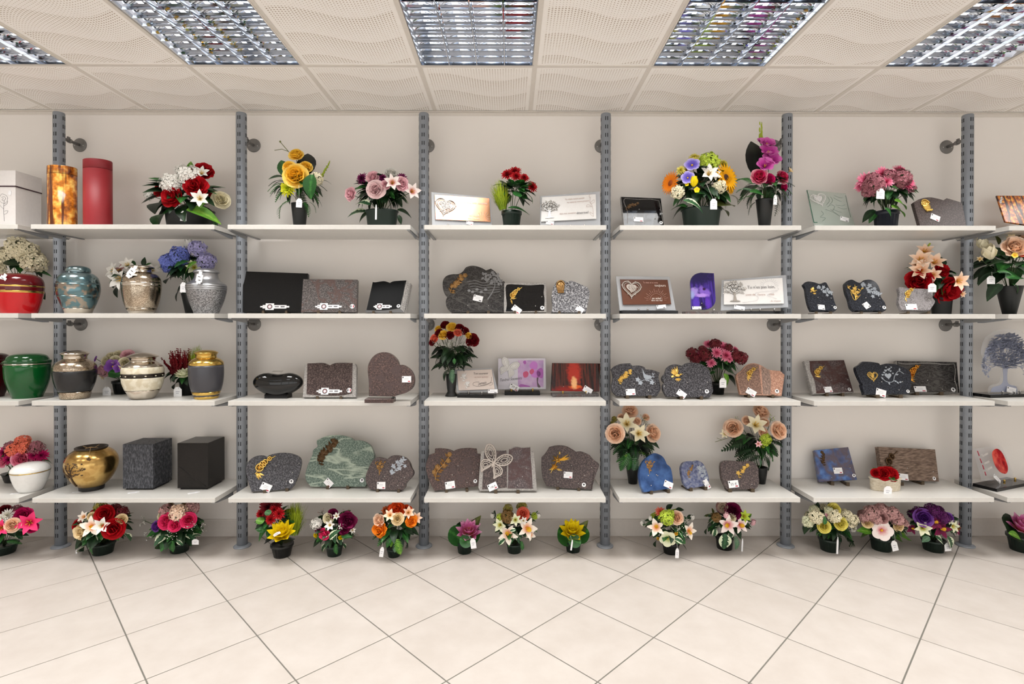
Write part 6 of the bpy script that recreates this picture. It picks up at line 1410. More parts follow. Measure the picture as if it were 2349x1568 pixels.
    def leaf(s, x0, y0, x1, y1, shape='broad', col='mid', yo=(None, None), w=1.0, flatcam=.6):
        a = s.pt(x0, y0, yo[0]); b_ = s.pt(x1, y1, yo[1]); d = b_-a; ln = d.length
        X = d.normalized(); up = Vector((0, -1, .5))*flatcam+Vector((0, 0, 1))*(1-flatcam); Yv = up.cross(X).normalized(); Zv = X.cross(Yv)
        M = Matrix((X, Yv, Zv)).transposed().to_4x4(); M.translation = a
        me = leaf_mesh(shape, col); return s.off_wall(obj(me.name.split('.')[0], me, s.T, M @ Matrix.Diagonal((ln, ln*w, ln, 1))))
    def leaves(s, n, cols=('dark', 'dark', 'mid'), shapes=('broad',), lo=-.55, hi=.75, size=(.5, .8), start=.38, reach=1.0, droop=.2):
        for i in range(int(n*1.55)):
            a = i*2.39996+s.rng.uniform(-.3, .3); e = s.rng.uniform(lo, hi); d = Vector((math.cos(a)*math.cos(e), math.sin(a)*math.cos(e), math.sin(e)))
            Ry = s.back if d.y > 0 else s.Ry
            sc_ = Vector((s.rx*s.k, Ry, s.ry*s.k)); p0 = s.C+Vector((d.x*sc_.x, d.y*sc_.y, d.z*sc_.z))*start
            ln = s.rng.uniform(*size)*min(s.rx, s.ry)*s.k*reach
            X = (Vector((d.x, d.y*(.5 if d.y > 0 else 1), d.z-droop))).normalized(); up = Vector((s.rng.uniform(-.5, .5), -.35, 1)); Yv = up.cross(X).normalized(); Zv = X.cross(Yv)
            end = p0+X*ln
            lim = -s.Y-.012
            if max(p0.y, end.y) > lim:
                p0.y = min(p0.y, lim-.01)
                if end.y > lim: X.y = min(X.y, max(0, (lim-p0.y)/ln)); X.normalize(); Yv = up.cross(X).normalized(); Zv = X.cross(Yv)
            if p0.z+min(0, X.z*ln) < .004: p0.z += .004-(p0.z+min(0, X.z*ln))
            M = Matrix((X, Yv, Zv)).transposed().to_4x4(); M.translation = p0
            if s.near_post(p0+X*ln*.5, ln*.4) or s.near_post(p0, .01) or s.near_post(p0+X*ln, .012) or (s.row and p0.z+X.z*ln > s.gap): continue
            me = leaf_mesh(s.rng.choice(shapes), s.rng.choice(cols)); s.off_wall(obj(me.name.split('.')[0], me, s.T, M @ Matrix.Scale(ln, 4)))
        return s
    def stems(s):
        mb = MB(); b = Vector((0, 0, s.pot_top*.9))
        for h_ in s.heads:
            m_ = b.lerp(h_, .55); m_.x = b.x+(h_.x-b.x)*.35; m_.y = b.y+(h_.y-b.y)*.35
            mb.tube([b+Vector((h_.x*.08, h_.y*.08, 0)), m_, h_], .0018, 4)
        mb.build('stems', STEM, s.T); return s
    def tag(s, x, y, w=70, h=95, rot=4, frm=None, yo=None):
        q = s.pt(x, y, yo); q.y -= .012 if yo is None else 0; W, H = w*s.k/2, h*s.k/2
        M = Matrix.Translation(q) @ Matrix.Rotation(math.radians(rot), 4, 'Y') @ Matrix.Rotation(PI/2, 4, 'X')
        t = MB().prism([(-W, -H), (W, -H), (W, H*.5), (W*.4, H), (-W*.4, H), (-W, H*.5)], 0, .0008).build('price_tag', CARD, s.T, M)
        if w > 30: MB().box((-W*.5, 0, .0008), (W*.5, H*.12, .001)).box((-W*.4, -H*.35, .0008), (W*.3, -H*.22, .001)).build('tag_print', flat('grey_print', (176, 176, 184), .7), t)
        if frm:
            f = s.pt(frm[0], frm[1], yo); f.y = min(f.y, q.y+.01); MB().tube([tuple(q+Vector((0, -.001, H*.8))), tuple((q+f)/2+Vector((.002, -.004, 0))), tuple(f)], .0007, 4).build('tag_string', STRING, s.T)
        return s
    def tuft(s, kind, col, x, y, h, w=1.0, yo=0.0, lean=0.0):
        pos = s.pt(x, y, yo); me = flower_mesh(kind, col, 0)
        obj({'grass': 'grass_tuft', 'heather': 'heather_plumes'}[kind], me, s.T, Matrix.Translation(pos) @ Matrix.Rotation(lean, 4, 'Y') @ Matrix.Diagonal((h*s.k*w, h*s.k*w*.8, h*s.k, 1)))['kind'] = 'stuff'
        return s
FD = ('dark', 'dark', 'mid'); MX = ('dark', 'mid', 'var')
# ---- top row
B = Bouquet('flower_planter', 'red and white peony arrangement in a black oval planter', 1, 'A', 1822, 1112, Y=-.21, pot=('oval', 232, 205, 985), dome=(1790, 880, 330, 320), seed=3)
B.fl('peony', 'red', [(1655, 840, 95), (1880, 742, 100), (1955, 605, 95), (1525, 785, 58)]).fl('hydrangea', 'white', [(1655, 730, 95), (1820, 655, 95), (1450, 835, 50), (1745, 595, 55)]).fl('lily', 'white', [(1925, 865, 70), (1940, 625, 62)]).fl('rose', 'cream', [(2128, 872, 78)])
B.leaves(38, FD, ('broad',)).behind('peony', 'red', 3, 80).leaf(1800, 965, 2125, 1035, 'broad', 'light', (-.14, -.10)); B.leaf(1600, 1000, 1448, 1058, 'broad', 'mid'); B.leaf(1840, 610, 1822, 492, 'broad', 'light', (0, 0)); B.leaf(1640, 900, 1420, 890, 'broad', 'dark'); B.leaf(1930, 950, 1990, 870, 'wide', 'light'); B.stems().tag(1765, 1028, 58, 92, 2, yo=-.12)
B = Bouquet('flower_cone', 'yellow rose arrangement in a tall black cone vase', 1, 'B', 745, 1350, Y=-.20, pot=('cone', 92, 62, 1100), dome=(720, 870, 300, 300), seed=4)
B.fl('rose', 'yellow', [(700, 770, 128), (705, 530, 78, -.06), (620, 672, 72, -.09), (818, 670, 68, -.07)]).fl('mum', 'limey', [(600, 920, 85)]).fl('hydrangea', 'cream', [(935, 815, 75)])
B.leaf(890, 760, 850, 1035, 'wide', 'mid', (-.13, -.13), 1.0); B.leaf(840, 760, 815, 468, 'broad', 'black', (-.03, 0), 1.3); B.leaf(600, 800, 520, 550, 'broad', 'mid', (-.02, 0)); B.leaves(26, FD, ('broad', 'fern'), hi=.3); B.leaf(640, 1060, 440, 1190, 'fern', 'mid'); B.leaf(860, 1080, 965, 1170, 'fern', 'mid'); B.leaf(800, 1080, 870, 1215, 'fern', 'mid'); B.leaf(640, 900, 395, 850, 'long', 'grey'); B.leaf(900, 1000, 1030, 1110, 'thin', 'dark')
mb = MB(); pa = [B.pt(x, y, 0) for x, y in ((640, 520), (570, 440), (520, 380))]; mb.tube(pa, .0022, 5); mb.tube([B.pt(610, 490, 0), B.pt(540, 465, 0), B.pt(455, 478, 0)], .0018, 5); mb.ball(B.pt(520, 378, 0), .006, 8, 5); mb.build('bud_twig', LG['olive'], B.T)
mb = MB(); a, b_ = B.pt(985, 815, -.03), B.pt(1100, 600, 0)
for i in range(30):
    q = a.lerp(b_, i/30); mb.ball(q+Vector((random.Random(i).uniform(-.004, .004), random.Random(i+50).uniform(-.004, .004), 0)), .008*(1-.6*i/30), 5, 4)
mb.build('green_spike', LG['lime'], B.T); B.leaf(985, 830, 1125, 830, 'long', 'dark'); B.stems().tag(740, 1088, 66, 100, 3, (738, 880), yo=-.14)
B = Bouquet('flower_bowl', 'pale pink rose and peony arrangement in a dark green bowl', 1, 'B', 1700, 1347, Y=-.20, pot=('bowl', 185, 160, 1180), dome=(1690, 960, 390, 250), potm=POT_GREEN, seed=5)
B.fl('rose', 'pinkpale', [(1630, 930, 98)]).fl('peony', 'pink', [(1595, 790, 75), (1932, 870, 78), (1335, 985, 78)]).fl('mum', 'plum', [(1465, 800, 70), (1935, 795, 60)]).fl('rose', 'white', [(1808, 748, 75)]).fl('mum', 'plum', [(1710, 790, 44)]).fl('rose', 'pink', [(1740, 880, 50)]).fl('lily', 'whitepink', [(1820, 860, 82), (2045, 960, 85)])
B.leaves(62, FD, ('broad', 'wide')).behind('peony', 'pink', 3, 70); B.leaf(1560, 1110, 1385, 1050, 'broad', 'var'); B.leaf(1520, 1190, 1285, 1195, 'broad', 'var'); B.leaf(1880, 1170, 2060, 1220, 'broad', 'dark'); B.leaf(1560, 1200, 1410, 1280, 'broad', 'dark'); B.leaf(1890, 1230, 1930, 1330, 'broad', 'dark', (-.06, -.06)); B.stems().tag(1632, 1195, 20, 165, 1, yo=-.15)
B = Bouquet('geranium_pot', 'red geranium and lime grass in a small dark green pot', 1, 'C', 1080, 1357, Y=-.23, pot=('pot', 112, 88, 1190), dome=(1120, 950, 230, 240), potm=POT_GREEN, seed=6)
B.fl('mum', 'red', [(1030, 752, 76), (1118, 722, 84), (1132, 775, 66), (1228, 792, 60), (1325, 900, 66)]); B.tuft('grass', 'needle', 980, 1160, 330, .85, -.05, -.15)
B.leaf(1200, 1010, 1090, 980, 'round', 'mid', (-.1, -.11)); B.leaf(1240, 960, 1150, 930, 'round', 'mid'); B.leaf(1240, 830, 1160, 810, 'wide', 'light', (-.05, -.05)); B.leaf(1040, 1150, 1300, 1180, 'wide', 'mid', (-.10, -.08), 1.0, .3); B.leaves(34, ('mid', 'mid', 'dark'), ('wide', 'round')); B.leaf(1290, 1000, 1340, 1080, 'thin', 'mid'); B.stems()
B = Bouquet('flower_bowl', 'large mixed arrangement with sunflowers and lime hydrangea in a dark green bowl', 1, 'D', 1155, 1345, Y=-.20, pot=('bowl', 225, 190, 1160), dome=(1160, 900, 400, 330), potm=POT_GREEN, seed=7, depth=.8)
B.fl('gerbera', 'sun', [(1440, 800, 150)], face=.45).fl('gerbera', 'orange', [(805, 860, 120)], d=(-.9, -.42, .1)).fl('gerbera', 'sun', [(1480, 890, 95)], face=.3).fl('hydrangea', 'lime', [(1238, 630, 112)]).fl('mum', 'lemon', [(1080, 560, 70), (1420, 640, 75), (918, 705, 55), (1090, 600, 70)]).fl('pansy', 'violet', [(1050, 655, 78), (1000, 800, 66)]).fl('tulip', 'bright', [(1070, 850, 58)], d=(0, -.2, 1)).fl('lily', 'white', [(1240, 760, 92), (1300, 770, 70)]).fl('hydrangea', 'cream', [(885, 970, 75), (1360, 905, 76)]).fl('pansy', 'bright', [(990, 872, 20), (1105, 938, 28)])
B.leaves(50, FD, ('broad', 'wide')).behind('gerbera', 'sun', 3, 90); B.leaf(950, 1060, 1215, 1140, 'broad', 'var', (-.17, -.17)); B.leaf(1000, 1130, 790, 1230, 'broad', 'dark'); B.leaf(980, 1130, 800, 1120, 'broad', 'mid'); B.leaf(1330, 1120, 1560, 1070, 'wide', 'olive'); B.leaf(1340, 1150, 1510, 1180, 'broad', 'olive'); B.leaf(1500, 1000, 1620, 1060, 'fern', 'olive'); B.leaf(1100, 980, 1210, 970, 'wide', 'mid'); B.stems().tag(1300, 1102, 75, 115, 0, (1215, 860), yo=-.2)
B = Bouquet('flower_cone', 'tall magenta gladiolus arrangement in a black cone vase', 1, 'D', 1890, 1345, Y=-.25, pot=('cone', 95, 58, 1050), dome=(1890, 890, 290, 290), seed=8)
B.fl('gladiolus', 'orchidpink', [(1910, 425, 82, -.03), (1925, 520, 92, -.05), (1955, 610, 95, -.06), (1890, 672, 88, -.08), (1850, 385, 46, -.02)], var=2).fl('peony', 'two', [(1830, 785, 88), (2095, 790, 82)]).fl('rose', 'magenta', [(1945, 812, 60), (2120, 905, 42)]).fl('lily', 'yelpeach', [(2180, 720, 38)])
B.leaf(1780, 770, 1790, 315, 'broad', 'black', (-.02, 0), 1.0)
mb = MB(); rng = random.Random(2)
for i in range(9):
    t = i/9; q = B.pt(1850+14*math.sin(i*2.2), 370-230*t, 0); mb.ball(q, .010*(1-.6*t), 6, 5, sc3=(.8, .8, 2.4))
mb.tube([B.pt(1870, 420, 0), B.pt(1858, 150, 0)], .002, 5); mb.build('bud_spike', LG['lime'], B.T)
B.leaves(22, FD, ('broad', 'fern'), hi=.3); B.leaf(1760, 870, 1580, 760, 'fern', 'mid'); B.leaf(1760, 950, 1570, 900, 'fern', 'grey'); B.leaf(1760, 1010, 1575, 1040, 'fern', 'mid'); B.leaf(1720, 960, 1900, 980, 'wide', 'mid', (-.12, -.13)); B.leaf(1780, 1080, 1670, 1195, 'fern', 'dark'); B.leaf(2000, 1050, 2070, 1190, 'fern', 'dark'); B.leaf(2000, 1000, 2190, 965, 'long', 'dark'); B.stems().tag(2015, 1052, 40, 112, 2, (2025, 885), yo=-.13)
B = Bouquet('hydrangea_pot', 'pink carnation and dusky hydrangea dome in a dark navy pot', 1, 'E', 995, 1118, Y=-.20, pot=('pot', 105, 90, 1005), dome=(1000, 790, 290, 210), potm=POT_NAVY, seed=9)
B.fl('mum', 'rosepink', [(960, 632, 78), (1130, 600, 76), (1000, 712, 60), (800, 700, 85), (1212, 732, 85), (745, 760, 55), (1050, 630, 55)]).fl('hydrangea', 'mauve', [(870, 765, 92), (1130, 690, 90), (1020, 660, 60), (860, 690, 60), (820, 800, 60), (1250, 780, 36)])
B.leaves(40, FD, ('broad', 'wide')).behind('mum', 'rosepink', 4, 70); B.leaf(1080, 900, 1220, 960, 'wide', 'light', (-.12, -.1)); B.leaf(1050, 960, 1210, 1030, 'wide', 'light', (-.12, -.1)); B.leaf(980, 970, 1060, 1040, 'wide', 'mid', (-.12, -.13)); B.leaf(880, 990, 765, 1085, 'broad', 'dark'); B.leaf(900, 1000, 830, 1105, 'broad', 'mid'); B.leaf(1050, 760, 1140, 800, 'wide', 'mid', (-.15, -.15)); B.stems().tag(940, 830, 76, 98, 2, (942, 740), yo=-.17)
# ---- second row
B = Bouquet('hydrangea_bouquet', 'cream hydrangea bouquet standing behind the red urn', 2, 'A', 160, 787, Y=-.11, pot=('cone', 70, 50, 560), dome=(190, 290, 250, 190), seed=11, depth=.5)
B.fl('hydrangea', 'cream', [(190, 175, 108), (330, 300, 104), (45, 250, 90), (15, 350, 62), (285, 195, 82), (120, 235, 72), (250, 260, 70)]); B.leaves(24, FD, ('wide', 'broad')); B.leaf(330, 390, 500, 405, 'broad', 'mid', (-.05, 0)); B.leaf(340, 460, 440, 520, 'broad', 'dark', (-.03, 0)); B.leaf(330, 520, 435, 655, 'broad', 'dark', (-.03, 0)); B.leaf(180, 330, 20, 270, 'wide', 'dark', (-.1, -.1)); B.stems()
B = Bouquet('lily_bouquet', 'white lily bouquet standing behind the silver engraved urn', 2, 'A', 1310, 787, Y=-.12, pot=('cone', 60, 44, 600), dome=(1270, 440, 240, 170), seed=12, depth=.5)
B.fl('lily', 'white', [(1170, 460, 92), (1110, 385, 72), (1235, 330, 62), (1470, 380, 50)]).fl('orchid', 'dusty', [(1160, 370, 50)]); B.leaves(22, FD, ('broad',)); B.leaf(1180, 500, 1070, 600, 'broad', 'dark'); B.leaf(1200, 440, 1035, 490, 'broad', 'dark'); B.leaf(1390, 340, 1378, 245, 'broad', 'dark', (0, 0)); B.leaf(1300, 340, 1160, 305, 'wide', 'mid'); B.leaf(1400, 340, 1450, 300, 'wide', 'mid', (-.02, -.02)); B.stems()
B = Bouquet('hydrangea_cone', 'blue hydrangea bouquet in black cone vase beside the hammered pewter urn', 2, 'A', 1850, 787, Y=-.13, pot=('cone', 92, 56, 600), dome=(1810, 330, 260, 210), seed=13, depth=.6)
B.fl('hydrangea', 'blue', [(1740, 245, 88), (1640, 290, 80), (1615, 350, 48)]).fl('hydrangea', 'lilac', [(1900, 175, 82), (1990, 295, 82)]).fl('tulip', 'white', [(1822, 145, 55, -.02)], d=(0, -.2, 1)).fl('lily', 'greenwhite', [(1870, 350, 60)])
B.leaves(30, FD, ('wide', 'broad')); B.leaf(1680, 350, 1800, 270, 'wide', 'mid', (-.12, -.12)); B.leaf(1890, 300, 1745, 380, 'broad', 'light', (-.12, -.12)); B.leaf(1700, 430, 1565, 470, 'wide', 'dark'); B.leaf(1780, 520, 1640, 640, 'broad', 'dark'); B.leaf(1790, 540, 1770, 650, 'broad', 'mid'); B.leaf(1830, 200, 1740, 170, 'broad', 'dark', (-.02, -.02)); B.stems().tag(1764, 540, 56, 92, 2, (1775, 410), yo=-.14)
B = Bouquet('flower_pot', 'red peony and peach blossom arrangement behind the small grey plaque', 2, 'E', 1540, 787, Y=-.12, pot=('bowl', 100, 85, 640), dome=(1500, 450, 270, 280), seed=14, depth=.5)
B.fl('lily', 'peach', [(1330, 290, 88), (1462, 310, 80), (1330, 390, 84), (1370, 205, 70), (1690, 490, 80), (1450, 430, 62), (1735, 615, 32), (1300, 340, 60)], var=2).fl('peony', 'red', [(1600, 575, 125), (1320, 490, 110), (1545, 385, 62)]); B.leaves(24, FD, ('broad',)); B.leaf(1500, 360, 1555, 228, 'broad', 'dark', (-.02, 0), 1.3); B.leaf(1560, 460, 1640, 400, 'fern', 'olive', (-.02, 0))
mb = MB(); mb.tube([B.pt(1400, 200, 0), B.pt(1415, 150, 0)], .002, 5); [mb.ball(B.pt(1412+6*i, 140-8*i, 0), .006, 6, 4) for i in range(3)]; mb.build('bud_twig', LG['lime'], B.T); B.stems().tag(1447, 555, 78, 82, 0, (1445, 450), yo=-.16)
B = Bouquet('flower_cone', 'cream tulip and peach ranunculus bouquet in black cone vase', 2, 'E', 2205, 787, Y=-.19, pot=('cone', 105, 52, 540), dome=(2230, 330, 330, 300), seed=15)
B.fl('tulip', 'cream', [(1940, 125, 62), (2012, 215, 76)], d=(-.5, -.3, .8)).fl('peony', 'peach', [(2255, 155, 100), (2345, 60, 70), (2400, 200, 80)]).fl('rose', 'coral', [(2340, 130, 50), (2330, 220, 30)]).fl('pansy', 'yellow', [(2255, 238, 24)]).fl('lily', 'yelpeach', [(2220, 50, 50), (2290, 40, 40), (1915, 275, 26)])
B.leaves(30, ('dark', 'mid'), ('broad',), size=(.5, .9)); B.leaf(2160, 300, 1940, 325, 'broad', 'dark'); B.leaf(2120, 400, 1875, 470, 'broad', 'dark'); B.leaf(2080, 400, 2250, 390, 'fern', 'mid', (-.14, -.15)); B.leaf(2180, 460, 2350, 420, 'wide', 'mid', (-.15, -.12)); B.leaf(2120, 520, 1985, 640, 'broad', 'dark'); B.leaf(2240, 520, 2330, 600, 'fern', 'mid'); B.leaf(2100, 130, 2090, 30, 'broad', 'olive', (0, 0)); B.stems().tag(2006, 480, 78, 78, 0, (2030, 400))
# ---- third row
B = Bouquet('flower_pot', 'small cream, pink and purple posy in a black pot between two urns', 3, 'A', 1185, 772, pot=('pot', 88, 70, 640), dome=(1120, 500, 220, 125), seed=21, depth=.7)
B.fl('rose', 'pink', [(995, 545, 56), (1228, 395, 54)]).fl('rose', 'cream', [(1105, 442, 42), (1205, 470, 52), (1020, 450, 46), (1060, 405, 40), (1130, 385, 38)]).fl('pansy', 'purple', [(1090, 505, 62), (928, 432, 28), (1160, 520, 50)]).fl('lily', 'yelpeach', [(1000, 590, 34)]); B.leaf(1190, 580, 1050, 560, 'round', 'mid', (-.09, -.1)); B.leaf(1010, 570, 890, 530, 'wide', 'mid'); B.leaves(20, ('dark', 'mid'), ('wide', 'broad')); B.stems().tag(1028, 745, 76, 88, 0, (1028, 605), yo=-.09)
B = Bouquet('heather_pot', 'dark red heather and green lotus in a black pot behind the brass-necked urn', 3, 'A', 1800, 785, pot=('pot', 68, 54, 625), dome=(1760, 560, 190, 150), seed=22, depth=.6)
B.tuft('heather', 'dkred', 1715, 590, 250, 1.05, -.01, -.12); B.tuft('heather', 'dkred', 1790, 570, 230, .8, .0, .05); B.tuft('grass', 'needle', 1860, 560, 260, .7, .0, .2); B.fl('lotus', 'greenwhite', [(1775, 590, 72, -.06)], d=(0, -.35, 1)); B.leaves(18, ('dark', 'dark', 'mid'), ('broad',), hi=.1); B.leaf(1740, 640, 1630, 690, 'broad', 'dark'); B.stems().tag(1710, 748, 76, 92, 0, (1725, 690), yo=-.07)
B = Bouquet('rose_bouquet', 'dense red, yellow and coral rose bouquet in a tall black vase', 3, 'C', 385, 968, pot=('vase', 64, 74, 700), dome=(405, 400, 290, 270), seed=23, depth=.6)
B.fl('rose', 'dkred', [(310, 125, 52), (640, 300, 72), (480, 160, 52), (240, 222, 50), (540, 195, 50), (365, 245, 50), (600, 330, 44), (160, 330, 40)]).fl('rose', 'yellow', [(390, 150, 60), (292, 242, 56), (230, 172, 42), (588, 250, 38)]).fl('rose', 'coral', [(462, 215, 46), (182, 285, 50)]); B.fl('spray', 'white', [(330, 330, 55), (400, 335, 50), (500, 330, 55), (510, 210, 36), (590, 370, 40), (245, 345, 45), (180, 355, 30)])
B.leaves(46, ('black', 'dark', 'dark'), ('fern', 'broad'), lo=-.9, hi=.2, size=(.45, .75)); B.leaf(520, 500, 705, 465, 'fern', 'dark'); B.leaf(300, 520, 130, 470, 'fern', 'dark'); B.leaf(330, 590, 125, 610, 'fern', 'dark'); B.leaf(480, 590, 640, 585, 'fern', 'dark'); B.leaf(420, 520, 420, 590, 'wide', 'mid', (-.16, -.16)); B.leaf(350, 650, 265, 775, 'fern', 'dark'); B.leaf(400, 640, 385, 815, 'fern', 'grey', (-.06, -.06)); B.leaf(440, 600, 560, 640, 'fern', 'dark'); B.stems()
B = Bouquet('carnation_pot', 'pink carnation and maroon hydrangea arrangement behind the scalloped dark plaque', 3, 'D', 1360, 945, pot=('pot', 80, 66, 800), dome=(1360, 540, 350, 190), seed=24, depth=.6)
B.fl('mum', 'rosepink', [(1430, 390, 76), (1350, 450, 66), (1462, 480, 78), (1150, 480, 60), (1285, 570, 56), (1250, 350, 60), (1568, 412, 40), (1500, 520, 50)]).fl('hydrangea', 'maroon', [(1060, 465, 70), (1205, 480, 72), (1625, 515, 75), (1330, 360, 66), (1560, 480, 62), (1100, 525, 60), (1180, 420, 50), (1480, 400, 50)]); B.leaves(44, FD, ('broad',)).behind('mum', 'rosepink', 3, 60); B.leaf(1430, 700, 1510, 855, 'broad', 'light', (-.12, -.1)); B.leaf(1470, 720, 1610, 830, 'broad', 'dark'); B.leaf(1330, 680, 1240, 700, 'broad', 'mid'); B.leaf(1460, 660, 1600, 700, 'wide', 'mid'); B.stems().tag(1421, 805, 78, 110, 0, (1415, 570), yo=-.13)
# ---- lowest row
B = Bouquet('rose_arrangement', 'pink rose and rust hydrangea arrangement behind the white porcelain urn', 4, 'A', 140, 795, pot=('bowl', 110, 85, 690), dome=(190, 540, 310, 150), seed=31, depth=.6)
B.fl('rose', 'rosepink', [(205, 555, 74), (15, 585, 48), (-50, 540, 60)]).fl('hydrangea', 'coral', [(140, 470, 62), (242, 452, 60), (225, 395, 66)]).fl('hydrangea', 'mauve', [(350, 450, 65), (100, 440, 50)]).fl('mum', 'magenta', [(40, 485, 60), (80, 560, 50), (400, 520, 60), (325, 520, 52)]); B.leaves(30, FD, ('broad',)); B.leaf(380, 560, 525, 572, 'broad', 'mid'); B.leaf(120, 680, 0, 745, 'broad', 'mid'); B.leaf(150, 650, 60, 700, 'broad', 'dark'); B.stems()
for nm_, x, sp in (('peach rose and cream lily bouquet behind the blue rounded plaque', 365, 0), ('peach rose and cream lily bouquet with lime sprig behind small brown plaque', 1865, 1)):
    B = Bouquet('rose_bouquet', nm_, 4, 'D', x, 972, pot=('cone', 76, 50, 770), dome=((370 if not sp else 1800), 430, 310, 290), seed=32+sp, depth=.6)
    if not sp:
        B.fl('rose', 'peach', [(160, 378, 102), (602, 372, 96), (335, 112, 84), (418, 232, 46), (232, 185, 46), (522, 185, 42)]).fl('lily', 'cream', [(295, 268, 102), (430, 378, 100)]).fl('hydrangea', 'olive', [(150, 210, 34), (130, 260, 30)]).fl('spray', 'olive', [(480, 210, 50), (520, 260, 40)])
        for q in ((330, 600, 190, 815, 'mid'), (430, 600, 590, 610, 'light'), (300, 560, 150, 570, 'dark'), (470, 520, 640, 540, 'dark'), (330, 640, 330, 830, 'mid'), (400, 650, 395, 845, 'grey'), (280, 500, 110, 485, 'dark'), (290, 660, 160, 690, 'mid'), (300, 620, 240, 690, 'light')): B.leaf(*q[:4], 'fern', q[4], (-.08, -.06))
    else:
        B.fl('rose', 'peach', [(1870, 122, 90), (1540, 312, 100), (2075, 342, 96), (1700, 222, 52), (1912, 242, 52), (1895, 362, 54)]).fl('lily', 'cream', [(1800, 282, 104), (1450, 380, 50)]).fl('hydrangea', 'lime', [(1915, 440, 66), (1900, 500, 44)]).fl('lily', 'pink', [(1832, 495, 38)]).fl('spray', 'lime', [(1985, 200, 50), (1575, 215, 36)])
        for q in ((1750, 500, 1410, 525, 'dark'), (1900, 560, 2060, 680, 'mid'), (1880, 620, 2020, 800, 'dark'), (1980, 480, 2150, 500, 'dark'), (1760, 560, 1550, 620, 'dark'), (1800, 600, 1560, 690, 'dark'), (1880, 560, 2080, 570, 'mid'), (1840, 660, 1890, 780, 'grey'), (1950, 600, 2070, 620, 'mid'), (1860, 640, 1700, 700, 'dark')): B.leaf(*q[:4], 'fern', q[4], (-.08, -.06))
        mb = MB(); mb.tube([B.pt(1480, 430, 0), B.pt(1400, 455, 0), B.pt(1330, 475, 0)], .0015, 4); mb.tube([B.pt(1410, 452, 0), B.pt(1350, 430, 0)], .0012, 4); mb.build('bud_twig', LG['olive'], B.T)
    B.leaves(40, ('dark', 'dark', 'black', 'mid'), ('fern', 'broad'), lo=-.8, hi=.3, size=(.45, .75)); B.stems()
# stone boat
o = ORG[(4, 'E')]; b_ = at_z(o[0]+990/o[2], o[1]+895/o[2], SHELF_Z[4]); STONE = granite('cream_travertine', [(.3, (196, 182, 154)), (.5, (220, 208, 186)), (.7, (232, 222, 204))], 40, .6, bump=.2, stretch=(1, 1, 2.5))
B = Bouquet('stone_planter', 'cream stone boat planter holding red roses before the banded plaque', 4, 'E', 985, 905, pot=('oval', 150, 142, 745), dome=(985, 720, 140, 60), potm=STONE, seed=35, depth=.5)
B.fl('rose', 'red', [(970, 708, 62), (1052, 716, 66), (895, 702, 42), (1010, 690, 50)], up=.6); B.leaf(930, 700, 880, 645, 'broad', 'mid', (0, 0)); B.leaf(1020, 752, 1120, 765, 'broad', 'mid', (-.05, -.06)); B.leaves(10, ('dark', 'mid'), ('broad',), lo=-.1); B.tag(1012, 880, 78, 95, 6, yo=-.075)
# ---- on the floor
def floor_b(label, bay, x, y, pot, dome, seed, **kw):
    return Bouquet(kw.pop('name', 'flower_pot'), label, 0, bay, x, y, pot=pot, dome=dome, seed=seed, potm=kw.pop('potm', POT_GREEN), **kw)
B = floor_b('magenta lily and peach rose arrangement in a green pot, cut off by picture edge', 'A', 30, 612, ('pot', 112, 92, 490), (60, 330, 310, 180), 41)
B.fl('lily', 'hot', [(290, 285, 88), (20, 335, 70)]).fl('peony', 'magenta', [(225, 215, 72), (310, 330, 50)]).fl('rose', 'peach', [(120, 310, 60)]).fl('mum', 'white', [(70, 215, 60), (20, 240, 40)]).fl('peony', 'dkred', [(40, 165, 52)]).fl('hydrangea', 'mauve', [(160, 170, 50)]); B.leaves(34, MX, ('broad', 'wide')); B.leaf(60, 470, 215, 470, 'fern', 'mid'); B.leaf(130, 340, 275, 300, 'broad', 'var', (-.12, -.1)); B.leaf(150, 400, 285, 390, 'broad', 'dark'); B.stems()
B = floor_b('red rose and cream orchid arrangement with burgundy berries in a green pot', 'A', 990, 606, ('pot', 100, 82, 470), (980, 330, 285, 210), 42)
B.fl('rose', 'red', [(1092, 345, 86), (1005, 205, 76), (742, 312, 52)]).fl('orchid', 'whitepeach', [(880, 322, 84)]).fl('lily', 'white', [(985, 312, 66)]).fl('peony', 'yelpeach', [(790, 372, 78)]).fl('hydrangea', 'maroon', [(1170, 190, 60), (1110, 150, 44)]).fl('hydrangea', 'olive', [(975, 145, 58)]).fl('rose', 'yelpeach', [(1165, 258, 48), (880, 225, 36)]).fl('lily', 'whitepeach', [(815, 230, 46)]).fl('mum', 'red', [(1180, 320, 30)]); B.leaves(40, MX, ('broad', 'wide')).behind('rose', 'red', 3, 60); B.leaf(1150, 390, 1280, 405, 'broad', 'var'); B.leaf(860, 480, 730, 520, 'broad', 'var'); B.leaf(900, 470, 850, 600, 'fern', 'mid', (-.1, -.1)); B.leaf(1180, 230, 1275, 180, 'thin', 'olive', (0, 0)); B.leaf(905, 180, 905, 75, 'thin', 'olive', (0, 0)); B.stems().tag(752, 560, 14, 40, 0, (752, 520))
B = floor_b('hot pink rose arrangement with white sprays in a green pot', 'A', 1728, 586, ('pot', 96, 76, 465), (1715, 330, 255, 210), 43)
